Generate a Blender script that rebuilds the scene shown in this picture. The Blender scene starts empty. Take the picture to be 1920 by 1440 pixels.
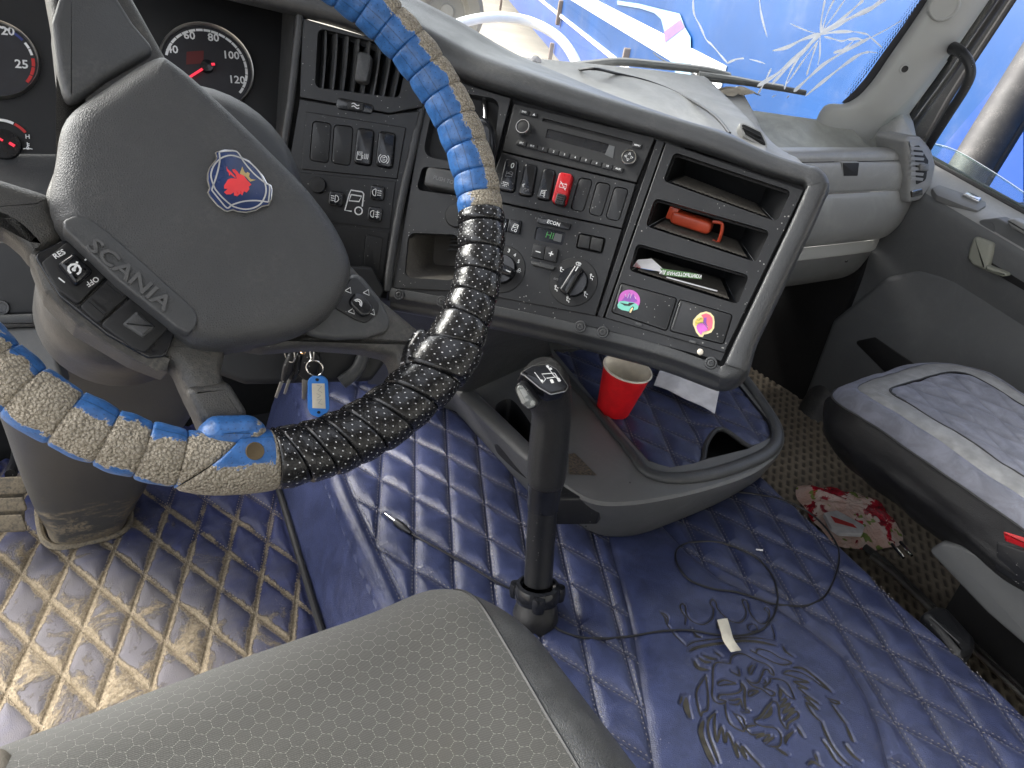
import bpy, bmesh, math, random
import numpy as np
from mathutils import Vector, Matrix, noise as mnoise
from mathutils.geometry import tessellate_polygon, interpolate_bezier

random.seed(7)
SC = bpy.context.scene
COL = SC.collection
R = math.radians

# ------------------------------------------------------------------ camera
CAM = np.array([0.0, 0.0, 1.0])
FPX, CX, CY = 1442.0, 960.0, 720.0          # focal length and centre, in pixels of a 1920 px wide picture
def cam_axes(yaw, pitch, roll):
    cy, sy, cp, sp = math.cos(yaw), math.sin(yaw), math.cos(pitch), math.sin(pitch)
    f = np.array([sy*cp, cy*cp, -sp]); r = np.array([cy, -sy, 0.0]); d = np.cross(f, r)
    c, s = math.cos(roll), math.sin(roll)
    return np.array([c*r - s*d, s*r + c*d, f])
AX = cam_axes(R(37), R(30), R(9.5))
cam = bpy.data.objects.new('camera', bpy.data.cameras.new('camera'))
COL.objects.link(cam)
cam.matrix_world = Matrix(((AX[0][0], -AX[1][0], -AX[2][0], CAM[0]), (AX[0][1], -AX[1][1], -AX[2][1], CAM[1]),
                           (AX[0][2], -AX[1][2], -AX[2][2], CAM[2]), (0, 0, 0, 1)))
cam.data.sensor_width = 36.0
cam.data.lens = 36.0*FPX/1920.0
cam.data.clip_start = 0.02
cam.data.clip_end = 400.0
SC.camera = cam

# ------------------------------------------------------------------ sky, sun, exposure
SUN_EL, SUN_AZ = R(40), R(-38)               # sun high, off the driver's side; azimuth from +Y towards +X
world = bpy.data.worlds.new('World'); SC.world = world; world.use_nodes = True
wn = world.node_tree; bg = wn.nodes['Background']
sky = wn.nodes.new('ShaderNodeTexSky'); sky.sky_type = 'NISHITA'; sky.sun_disc = False
sky.sun_elevation = SUN_EL; sky.sun_rotation = SUN_AZ; sky.air_density = 1.0; sky.dust_density = 5.0; sky.ozone_density = 0.6
hs = wn.nodes.new('ShaderNodeHueSaturation'); hs.inputs['Saturation'].default_value = 0.28    # a veil of cloud
wn.links.new(sky.outputs[0], hs.inputs['Color']); wn.links.new(hs.outputs[0], bg.inputs[0]); bg.inputs[1].default_value = 0.15
sl = bpy.data.lights.new('sun', 'SUN'); sl.energy = 0.9; sl.angle = R(30); sl.color = (1.0, 0.95, 0.88)
so = bpy.data.objects.new('sun', sl); COL.objects.link(so)
sdir = Vector((math.sin(SUN_AZ)*math.cos(SUN_EL), math.cos(SUN_AZ)*math.cos(SUN_EL), math.sin(SUN_EL)))
so.rotation_euler = (-sdir).to_track_quat('-Z', 'Y').to_euler(); so.location = (-3, 2, 6)
SC.view_settings.view_transform = 'Standard'; SC.view_settings.look = 'None'
SC.view_settings.exposure = 2.25; SC.view_settings.gamma = 1.0
try: SC.view_settings.use_curve_mapping = False
except Exception: pass
SC.render.engine = 'CYCLES'
SC.cycles.max_bounces = 8; SC.cycles.diffuse_bounces = 4; SC.cycles.glossy_bounces = 4
SC.cycles.transparent_max_bounces = 12; SC.cycles.sample_clamp_indirect = 6.0
SC.cycles.caustics_reflective = False; SC.cycles.caustics_refractive = False
SC.cycles.use_denoising = True

# ------------------------------------------------------------------ points in the cab from sight lines
def ray(px, py): return AX.T @ np.array([(px-CX)/FPX, (py-CY)/FPX, 1.0])
def atx(px, py, x): r = ray(px, py); return CAM + r*((x-CAM[0])/r[0])
def aty(px, py, y): r = ray(px, py); return CAM + r*((y-CAM[1])/r[1])
def atz(px, py, z): r = ray(px, py); return CAM + r*((z-CAM[2])/r[2])
def atd(px, py, d): return CAM + ray(px, py)*d
def nrm(v): v = np.asarray(v, float); return v/np.linalg.norm(v)

class Pl:
    """A plane of the cab: origin o, across h, up v, normal n."""
    def __init__(s, o, h, v): s.o = np.array(o, float); s.h = nrm(h); s.v = nrm(v); s.n = nrm(np.cross(s.h, s.v))
    def W(s, u, v, w=0.0): return s.o + s.h*u + s.v*v + s.n*w
    def hit(s, px, py, w=0.0):
        r = ray(px, py); return CAM + r*(np.dot(s.o + s.n*w - CAM, s.n)/np.dot(r, s.n))
    def uv(s, px, py, w=0.0):
        d = s.hit(px, py, w) - s.o; return np.array([d @ s.h, d @ s.v])
    def off(s, w): return Pl(s.o + s.n*w, s.h, s.v)
def facing(psi, tilt, o):
    p, t = R(psi), R(tilt)
    h = np.array([math.cos(p), -math.sin(p), 0]); hn = np.array([-math.sin(p), -math.cos(p), 0])
    return Pl(o, h, math.cos(t)*np.array([0, 0, 1]) - math.sin(t)*hn)

# ------------------------------------------------------------------ objects
def tag(o, label=None, cat=None, group=None, kind=None):
    for k, v in (('label', label), ('category', cat), ('group', group), ('kind', kind)):
        if v: o[k] = v
    return o
def thing(name, label, cat, loc=(0, 0, 0), group=None):
    o = bpy.data.objects.new(name, None); COL.objects.link(o); o.location = [float(c) for c in loc]
    o.empty_display_size = 0.02
    return tag(o, label, cat, group)
def wpos(o):
    p = np.zeros(3)
    while o is not None: p = p + np.array(o.location); o = o.parent
    return p

class MB:
    """Collects shapes given in world space; build() links them as one mesh object."""
    def __init__(s): s.v = []; s.f = []; s.uv = {}; s.att = None
    def add(s, vs, fs, uvs=None):
        b = len(s.v); s.v.extend([tuple(float(c) for c in p) for p in vs])
        if uvs is not None:
            for i, q in enumerate(uvs): s.uv[b+i] = (float(q[0]), float(q[1]))
        s.f.extend([tuple(b+i for i in f) for f in fs]); return b
    def grid(s, P, closed_u=False, closed_v=False, uv=None, flip=False):
        P = np.asarray(P, float); n, m = P.shape[:2]; fs = []
        for i in range(n if closed_u else n-1):
            for j in range(m if closed_v else m-1):
                a, b = i*m+j, i*m+(j+1) % m; c, d = ((i+1) % n)*m+(j+1) % m, ((i+1) % n)*m+j
                fs.append((a, d, c, b) if flip else (a, b, c, d))
        return s.add(P.reshape(-1, 3), fs, None if uv is None else np.asarray(uv).reshape(-1, 2))
    def rings(s, RR, cap0=False, cap1=False, flip=False):
        """Closed rings of equal point counts joined into a skin."""
        RR = [np.asarray(r, float) for r in RR]; m = len(RR[0])
        b = s.grid(np.array(RR), closed_v=True, flip=flip)
        for cap, k in ((cap0, 0), (cap1, len(RR)-1)):
            if cap:
                idx = [b+k*m+j for j in range(m)]
                s.f.append(tuple(idx[::-1] if (k == 0) != flip else idx))
        return b
    def tube(s, P, r, seg=10, cap=True, up=None, uvscale=None):
        P = np.asarray(P, float); n = len(P); rr = np.full(n, r) if np.isscalar(r) else np.asarray(r, float)
        T = np.gradient(P, axis=0); T /= np.linalg.norm(T, axis=1)[:, None]+1e-12
        ref = np.array([0, 0, 1.0]) if up is None else np.array(up, float)
        if abs(T[0] @ ref) > 0.95: ref = np.array([1.0, 0, 0])
        N = ref - T[0]*(ref @ T[0]); N /= np.linalg.norm(N); out = []
        for i in range(n):
            N = N - T[i]*(N @ T[i]); N /= np.linalg.norm(N)+1e-12; B = np.cross(T[i], N)
            a = np.linspace(0, 2*math.pi, seg, endpoint=False)
            out.append(P[i] + rr[i]*(np.cos(a)[:, None]*N + np.sin(a)[:, None]*B))
        s.rings(out, cap, cap, flip=True)
    def lathe(s, prof, o, axis, seg=24, cap0=False, cap1=False, ref=None):
        a = nrm(axis); r0 = np.array([1.0, 0, 0]) if ref is None else np.array(ref, float)
        if abs(a @ r0) > 0.9: r0 = np.array([0, 1.0, 0])
        e1 = nrm(r0 - a*(a @ r0)); e2 = np.cross(a, e1); t = np.linspace(0, 2*math.pi, seg, endpoint=False)
        C = np.cos(t)[:, None]*e1 + np.sin(t)[:, None]*e2
        s.rings([np.asarray(o) + a*h + C*rad for rad, h in prof], cap0, cap1, flip=False)
    def box(s, c, ax, half):
        c = np.asarray(c, float); ax = [nrm(a) for a in ax]; vs = []
        for k in range(8):
            vs.append(c + sum(ax[i]*half[i]*(1 if k >> i & 1 else -1) for i in range(3)))
        s.add(vs, [(0, 2, 3, 1), (4, 5, 7, 6), (0, 1, 5, 4), (2, 6, 7, 3), (0, 4, 6, 2), (1, 3, 7, 5)])
    def prism(s, pl, poly, w0, w1, bev=0.0, steps=2, bottom=False, dome=0.0):
        """A plate on plane pl with outline poly (u,v), from height w0 to w1, its upper edge rounded by bev."""
        p = ccw(np.asarray(poly, float)); RR = [[pl.W(u, v, w0) for u, v in p]]
        if bev > 0:
            for k in range(steps+1):
                a = k/steps*math.pi/2; q = inset(p, bev*(1-math.cos(a)))
                RR.append([pl.W(u, v, w1-bev+bev*math.sin(a)) for u, v in q])
        else: RR.append([pl.W(u, v, w1) for u, v in p])
        s.rings(RR, bottom, True)
    def plate(s, pl, poly, w, holes=()):
        """A flat sheet with holes."""
        loops = [ccw(np.asarray(poly, float))] + [ccw(np.asarray(h, float)) for h in holes]
        pts = np.concatenate(loops); tris = tessellate_polygon([[Vector((float(u), float(v), 0)) for u, v in L] for L in loops])
        fs = []
        for a, b, c in tris:
            A, B, C_ = pts[a], pts[b], pts[c]
            cr = (B[0]-A[0])*(C_[1]-A[1])-(B[1]-A[1])*(C_[0]-A[0])
            if abs(cr) > 1e-12: fs.append((a, b, c) if cr > 0 else (a, c, b))
        s.add([pl.W(u, v, w) for u, v in pts], fs)
    def well(s, pl, poly, w0, w1, shift=(0, 0), scale=1.0, bottom=True):
        """A pocket going down from w0 to w1 (w1 < w0)."""
        p = ccw(np.asarray(poly, float)); c = p.mean(0); q = (p-c)*scale + c + np.array(shift)
        b = s.rings([[pl.W(u, v, w0) for u, v in p], [pl.W(u, v, w1) for u, v in q]], False, False, flip=True)
        if bottom:
            m = len(p); s.f.append(tuple(b+m+j for j in range(m)))
    def strokes(s, pl, lines, width, w0, w1=None):
        """Drawn lines as thin raised ribbons; lines in (u,v)."""
        for L in lines:
            L = np.asarray(L, float)
            if len(L) < 2: continue
            T = np.gradient(L, axis=0); T /= np.linalg.norm(T, axis=1)[:, None]+1e-12
            N = np.stack([-T[:, 1], T[:, 0]], 1)*width/2
            a, b = L+N, L-N; top = [[pl.W(u, v, w1 if w1 is not None else w0+0.0002) for u, v in a], [pl.W(u, v, w1 if w1 is not None else w0+0.0002) for u, v in b]]
            s.grid(np.array(top), flip=True)
            if w1 is not None:
                for side, fl in ((a, True), (b, False)):
                    s.grid(np.array([[pl.W(u, v, w0) for u, v in side], [pl.W(u, v, w1) for u, v in side]]), flip=fl)
    def build(s, name, m, parent=None, smooth=True, angle=38, kind=None, label=None, sub=0):
        me = bpy.data.meshes.new(name); base = wpos(parent) if parent is not None else np.zeros(3)
        V = np.array(s.v, float) - base; me.from_pydata(V.tolist(), [], s.f)
        if s.uv:
            lay = me.uv_layers.new(name='UVMap'); li = np.zeros(len(me.loops), int); me.loops.foreach_get('vertex_index', li)
            tab = np.zeros((len(V), 2)); ks = np.fromiter(s.uv.keys(), int); tab[ks] = np.array(list(s.uv.values()))
            lay.data.foreach_set('uv', tab[li].ravel())
        if s.att is not None:
            for nm, arr in s.att.items():
                at = me.attributes.new(nm, 'FLOAT', 'POINT'); at.data.foreach_set('value', np.asarray(arr, np.float32))
        me.materials.append(m)
        if smooth:
            me.shade_smooth(); me.set_sharp_from_angle(angle=R(angle))
        me.validate(); o = bpy.data.objects.new(name, me); COL.objects.link(o)
        if parent is not None: o.parent = parent
        if kind: o['kind'] = kind
        if label: o['label'] = label
        if sub:
            md = o.modifiers.new('smooth', 'SUBSURF'); md.levels = md.render_levels = sub
        return o

def ccw(p):
    x, y = p[:, 0], p[:, 1]
    return p if (x*np.roll(y, -1)-np.roll(x, -1)*y).sum() > 0 else p[::-1]
def inset(p, d):
    """Moves a ccw outline inwards by d."""
    a = np.roll(p, 1, 0); b = np.roll(p, -1, 0)
    e1 = p-a; e2 = b-p; e1 /= np.linalg.norm(e1, axis=1)[:, None]+1e-12; e2 /= np.linalg.norm(e2, axis=1)[:, None]+1e-12
    n1 = np.stack([-e1[:, 1], e1[:, 0]], 1); n2 = np.stack([-e2[:, 1], e2[:, 0]], 1)
    m = n1+n2; L = (m*m).sum(1); L = np.maximum(L, 0.5)
    return p + m*(2*d/L)[:, None]
def roundp(P, r, k=5):
    """Rounds the corners of an outline; r a number or one per corner."""
    P = np.asarray(P, float); n = len(P); out = []; rr = [r]*n if np.isscalar(r) else r
    for i in range(n):
        a, b, c = P[i-1], P[i], P[(i+1) % n]; d1 = a-b; d2 = c-b; l1, l2 = np.linalg.norm(d1), np.linalg.norm(d2)
        d1, d2 = d1/l1, d2/l2; ca = np.clip(d1 @ d2, -0.999, 0.999); half = math.acos(ca)/2
        t = min(rr[i]/math.tan(half), l1*0.48, l2*0.48); rad = t*math.tan(half)
        if rad < 1e-5: out.append(b); continue
        p0, p1 = b+d1*t, b+d2*t
        for j in range(k+1):
            s = j/k; out.append((1-s)**2*p0 + 2*s*(1-s)*(b*0.9+0.1*(p0+p1)/2) + s*s*p1)
    return np.array(out)
def spline(P, n=8, closed=False):
    """Catmull-Rom through the points."""
    P = np.asarray(P, float); m = len(P); out = []
    for i in range(m if closed else m-1):
        if closed: a, b, c, d = P[i-1], P[i], P[(i+1) % m], P[(i+2) % m]
        else: a, b, c, d = P[max(i-1, 0)], P[i], P[i+1], P[min(i+2, m-1)]
        for j in range(n):
            t = j/n; out.append(0.5*(2*b+(c-a)*t+(2*a-5*b+4*c-d)*t*t+(-a+3*b-3*c+d)*t**3))
    if not closed: out.append(P[-1])
    return np.array(out)
def circ(c, r, k=24, a0=0.0, a1=2*math.pi, end=False):
    t = np.linspace(a0, a1, k, endpoint=end); r = (r, r) if np.isscalar(r) else r
    return np.stack([c[0]+r[0]*np.cos(t), c[1]+r[1]*np.sin(t)], 1)
def Q(pl, pts, w=0.0): return np.array([pl.uv(x, y, w) for x, y in pts])
def tri_in(pts, poly):
    """Which of the points lie inside the outline."""
    x, y = pts[:, 0], pts[:, 1]; ins = np.zeros(len(pts), bool); n = len(poly)
    for i in range(n):
        x0, y0 = poly[i]; x1, y1 = poly[(i+1) % n]
        c = ((y0 > y) != (y1 > y)); ins ^= c & (x < (x1-x0)*(y-y0)/((y1-y0) if y1 != y0 else 1e-12)+x0)
    return ins
def seg_dist(pts, lines):
    """Distance from each point to the nearest of some polylines."""
    d = np.full(len(pts), 9.0)
    for L in lines:
        L = np.asarray(L, float)
        for a, b in zip(L[:-1], L[1:]):
            ab = b-a; t = np.clip(((pts-a) @ ab)/(ab @ ab+1e-12), 0, 1)
            d = np.minimum(d, np.linalg.norm(pts-a-t[:, None]*ab, axis=1))
    return d
_fonts = {}
def text(pl, s, c, size, w, m, parent, name='lettering', ang=0.0, depth=0.0003, sx=1.0, bold=True, mirror=False):
    """Flat lettering standing a hair proud of plane pl, centred on c=(u,v)."""
    cu = bpy.data.curves.new(name, 'FONT'); cu.body = s; cu.size = size; cu.align_x = 'CENTER'; cu.align_y = 'CENTER'
    cu.extrude = depth/2; cu.resolution_u = 2; cu.offset = size*0.018 if bold else 0.0
    t = bpy.data.objects.new(name, cu); COL.objects.link(t)
    dg = bpy.context.evaluated_depsgraph_get(); me = bpy.data.meshes.new_from_object(t.evaluated_get(dg))
    bpy.data.objects.remove(t)
    base = wpos(parent); ca, sa = math.cos(ang), math.sin(ang)
    for v in me.vertices:
        x, y, z = v.co.x*sx*(-1 if mirror else 1), v.co.y, v.co.z
        p = pl.W(c[0]+x*ca-y*sa, c[1]+x*sa+y*ca, w+depth/2+z)-base; v.co = p
    me.materials.clear(); me.materials.append(m)
    o = bpy.data.objects.new(name, me); COL.objects.link(o); o.parent = parent
    return o
# ------------------------------------------------------------------ materials
class NT:
    def __init__(s, name):
        s.m = bpy.data.materials.new(name); s.m.use_nodes = True; s.t = s.m.node_tree
        s.b = s.t.nodes['Principled BSDF']; s.out = s.t.nodes['Material Output']
    def n(s, typ, **kw):
        x = s.t.nodes.new(typ)
        for k, v in kw.items(): setattr(x, k, v)
        return x
    def l(s, a, b): s.t.links.new(a, b)
    def sock(s, inp, v):
        if hasattr(v, 'is_linked') or isinstance(v, bpy.types.NodeSocket): s.l(v, inp)
        else: inp.default_value = v
    def co(s, kind='Object'):
        if not hasattr(s, '_co'): s._co = s.n('ShaderNodeTexCoord')
        return s._co.outputs[kind]
    def map(s, scale=(1, 1, 1), kind='Object', rot=(0, 0, 0)):
        m = s.n('ShaderNodeMapping'); s.l(s.co(kind), m.inputs[0]); m.inputs['Scale'].default_value = scale; m.inputs['Rotation'].default_value = rot; return m.outputs[0]
    def noise(s, scale, detail=3, rough=0.55, vec=None, dist=0.0):
        x = s.n('ShaderNodeTexNoise'); s.l(vec if vec is not None else s.co(), x.inputs['Vector'])
        x.inputs['Scale'].default_value = scale; x.inputs['Detail'].default_value = detail; x.inputs['Roughness'].default_value = rough
        x.inputs['Distortion'].default_value = dist; return x.outputs[0]
    def vor(s, scale, feature='F1', vec=None, out='Distance', rand=1.0):
        x = s.n('ShaderNodeTexVoronoi', feature=feature); s.l(vec if vec is not None else s.co(), x.inputs['Vector'])
        x.inputs['Scale'].default_value = scale; x.inputs['Randomness'].default_value = rand; return x.outputs[out]
    def math(s, op, a, b=0.0, c=None, clamp=False):
        x = s.n('ShaderNodeMath', operation=op, use_clamp=clamp); s.sock(x.inputs[0], a); s.sock(x.inputs[1], b)
        if c is not None: s.sock(x.inputs[2], c)
        return x.outputs[0]
    def ramp(s, v, a, b, lo=0.0, hi=1.0):
        x = s.n('ShaderNodeMapRange'); x.interpolation_type = 'SMOOTHSTEP'; s.sock(x.inputs[0], v)
        for i, q in zip((1, 2, 3, 4), (a, b, lo, hi)): x.inputs[i].default_value = q
        return x.outputs[0]
    def mix(s, f, a, b):
        x = s.n('ShaderNodeMix', data_type='RGBA'); s.sock(x.inputs['Factor'], f)
        for k, v in (('A', a), ('B', b)):
            i = [q for q in x.inputs if q.name == k and q.type == 'RGBA'][0]
            s.sock(i, v if not isinstance(v, tuple) else (*v, 1) if len(v) == 3 else v)
        return [q for q in x.outputs if q.type == 'RGBA'][0]
    def bump(s, h, strength=0.3, dist=0.001, prev=None):
        x = s.n('ShaderNodeBump'); s.sock(x.inputs['Height'], h); x.inputs['Strength'].default_value = strength; x.inputs['Distance'].default_value = dist
        if prev is not None: s.l(prev, x.inputs['Normal'])
        return x.outputs[0]
    def attr(s, nm): x = s.n('ShaderNodeAttribute', attribute_name=nm); return x.outputs['Fac']
    def uvxy(s):
        x = s.n('ShaderNodeSeparateXYZ'); s.l(s.co('UV'), x.inputs[0]); return x.outputs[0], x.outputs[1]
    def set(s, base=None, rough=None, spec=None, metal=None, normal=None, **kw):
        b = s.b
        if base is not None: s.sock(b.inputs['Base Color'], (*base, 1) if isinstance(base, tuple) and len(base) == 3 else base)
        if rough is not None: s.sock(b.inputs['Roughness'], rough)
        if spec is not None: s.sock(b.inputs['Specular IOR Level'], spec)
        if metal is not None: s.sock(b.inputs['Metallic'], metal)
        if normal is not None: s.l(normal, b.inputs['Normal'])
        for k, v in kw.items(): s.sock(b.inputs[k.replace('_', ' ')], v)
        return s.m
MATS = {}
def plain(name, base, rough=0.5, metal=0.0, spec=0.5, grain=0.0, gscale=900, **kw):
    t = NT(name)
    v = t.noise(40, 3)
    col = t.mix(t.ramp(v, 0.35, 0.7), tuple(c*0.88 for c in base), tuple(min(c*1.1, 1) for c in base))
    ro = t.math('ADD', t.math('MULTIPLY', t.noise(60, 4), 0.16), rough-0.08)
    nm = t.bump(t.noise(gscale, 2), grain, 0.0006) if grain else None
    return t.set(col, ro, spec, metal, nm, **kw)
def plastic(name, base, rough=0.5, grain=0.35, gscale=1100, dust=0.0, dustcol=(0.33, 0.31, 0.28), speck=0.0, smear=0.0, spec=0.5, leather=False):
    """Moulded trim: fine grain, a film of dust and white specks."""
    t = NT(name); col = (*base, 1)
    if smear:
        w = t.noise(7, 6, 0.7, t.map((1, 1, 1)), 1.2); col = t.mix(t.ramp(w, 0.42, 0.75, 0, smear), base, tuple(min(c*1.9+0.03, 1) for c in base))
    if dust:
        w = t.math('MULTIPLY', t.ramp(t.noise(18, 6, 0.7), 0.4, 0.8), t.ramp(t.noise(300, 2), 0.3, 0.75))
        col = t.mix(t.math('MULTIPLY', w, dust), col, dustcol)
    if speck:
        d = t.vor(170); k = t.math('LESS_THAN', d, t.math('MULTIPLY', t.ramp(t.noise(25, 3), 0.32, 0.75), 0.17))
        d2 = t.vor(70); k2 = t.math('LESS_THAN', d2, 0.035)
        col = t.mix(t.math('MULTIPLY', t.math('MAXIMUM', k, k2), speck), col, (0.5, 0.49, 0.47))
    ro = t.math('ADD', t.math('MULTIPLY', t.noise(35, 5), 0.2), rough-0.1)
    if leather:
        h = t.math('ADD', t.vor(gscale*0.35, 'DISTANCE_TO_EDGE'), t.math('MULTIPLY', t.noise(gscale, 2), 0.3)); nm = t.bump(h, grain, 0.0012)
    else: nm = t.bump(t.noise(gscale, 2, 0.6), grain, 0.0007)
    return t.set(col, ro, spec, 0.0, nm)

M = {}
M['black'] = plastic('black_plastic', (0.0095, 0.0102, 0.0122), 0.40, 0.25, 1500, speck=0.6, dust=0.035)
M['gloss'] = plain('gloss_black', (0.012, 0.013, 0.016), 0.22)
M['blackm'] = plastic('matt_black', (0.0085, 0.009, 0.0105), 0.55, 0.2, 900)
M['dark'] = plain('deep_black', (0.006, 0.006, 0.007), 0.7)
M['pocket'] = plastic('pocket_rubber', (0.12, 0.11, 0.095), 0.75, 0.4, 700, dust=0.5)
M['charcoal'] = plastic('charcoal_trim', (0.047, 0.049, 0.052), 0.42, 0.5, 850, dust=0.16, smear=0.12)
M['hood'] = plastic('hood_skin', (0.036, 0.038, 0.041), 0.33, 0.40, 1500, dust=0.10, smear=0.1, leather=True)
M['grey'] = plastic('grey_trim', (0.225, 0.228, 0.228), 0.40, 0.22, 700, dust=0.3, smear=0.25, dustcol=(0.42, 0.40, 0.36))
M['dashtop'] = plastic('dash_top_skin', (0.30, 0.30, 0.293), 0.46, 0.3, 650, dust=0.65, smear=0.4, dustcol=(0.5, 0.49, 0.45))
M['pillar'] = plastic('pillar_trim', (0.39, 0.395, 0.385), 0.6, 0.15, 900, dust=0.15)
M['trayfloor'] = plastic('dash_tray_floor', (0.27, 0.275, 0.25), 0.55, 0.25, 800, dust=0.5, smear=0.5, dustcol=(0.45, 0.44, 0.38))
M['greyhard'] = plastic('hard_grey', (0.125, 0.127, 0.128), 0.45, 0.3, 800, dust=0.15, smear=0.15)
M['door'] = plastic('door_skin', (0.105, 0.109, 0.113), 0.55, 0.35, 600, dust=0.08, smear=0.15)
M['olive'] = plastic('olive_handle', (0.26, 0.265, 0.225), 0.5, 0.12, 900)
M['wheel'] = plastic('wheel_skin', (0.045, 0.046, 0.048), 0.40, 0.55, 1500, dust=0.10, smear=0.12, leather=True)
M['spoke'] = plastic('spoke_skin', (0.046, 0.045, 0.043), 0.40, 0.45, 1500, dust=0.35, dustcol=(0.3, 0.27, 0.22), leather=True)
M['column'] = plastic('column_skin', (0.035, 0.035, 0.036), 0.36, 0.4, 900, dust=0.15, smear=0.1)
M['white'] = plain('white_print', (0.78, 0.79, 0.8), 0.6)
M['ink'] = plain('dark_print', (0.02, 0.02, 0.025), 0.6)
M['redprint'] = plain('red_print', (0.55, 0.03, 0.03), 0.5)
M['blueprint'] = plain('blue_print', (0.04, 0.06, 0.25), 0.5)
M['faint'] = plain('grey_print', (0.19, 0.19, 0.20), 0.6)
M['chrome'] = plain('chrome', (0.62, 0.63, 0.64), 0.16, 1.0)
M['steel'] = plain('worn_steel', (0.45, 0.44, 0.42), 0.32, 1.0)
M['brass'] = plain('brass', (0.55, 0.36, 0.2), 0.3, 1.0)
M['red'] = plain('red_plastic', (0.5, 0.015, 0.022), 0.28)
M['cupred'] = plain('red_paper', (0.72, 0.008, 0.014), 0.5)
M['cupwhite'] = plain('cream_paper', (0.74, 0.68, 0.58), 0.65)
M['paper'] = plain('white_paper', (0.72, 0.71, 0.73), 0.8, grain=0.3, gscale=60)
M['cloth'] = plain('dusty_cloth', (0.40, 0.36, 0.30), 0.9)
M['tape'] = plain('cream_tape', (0.70, 0.66, 0.55), 0.65)
M['orange'] = plain('orange_plastic', (0.42, 0.055, 0.022), 0.35)
M['tagblue'] = plain('blue_tag', (0.05, 0.24, 0.72), 0.3)
M['cable'] = plain('black_cable', (0.015, 0.015, 0.017), 0.38)
M['greenprint'] = plain('green_card', (0.07, 0.17, 0.05), 0.35)
M['gold'] = plain('gold_print', (0.42, 0.31, 0.13), 0.4)
M['badgered'] = plain('badge_red', (0.75, 0.03, 0.035), 0.3)
M['navy'] = plain('badge_navy', (0.018, 0.035, 0.11), 0.25)
M['lilac'] = plain('pink_print', (0.55, 0.12, 0.50), 0.4)
M['violet'] = plain('violet_print', (0.25, 0.07, 0.40), 0.4)
M['mint'] = plain('mint_print', (0.18, 0.55, 0.45), 0.4)
M['pink'] = plain('rose_print', (0.75, 0.13, 0.20), 0.4)
M['yellow'] = plain('yellow_print', (0.70, 0.55, 0.12), 0.4)
M['cream'] = plain('cream_print', (0.78, 0.66, 0.36), 0.4)
M['lightgrey'] = plain('lcd_grey', (0.10, 0.105, 0.11), 0.4)
def glow(name, col, e):
    t = NT(name); return t.set(col, 0.4, Emission_Color=(*col, 1), Emission_Strength=e)
M['needle'] = glow('needle_red', (0.8, 0.03, 0.06), 0.25)
M['amber'] = glow('amber_lamp', (0.9, 0.3, 0.05), 0.35)
M['lcdgreen'] = glow('lcd_green', (0.05, 0.22, 0.06), 0.05)

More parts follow.
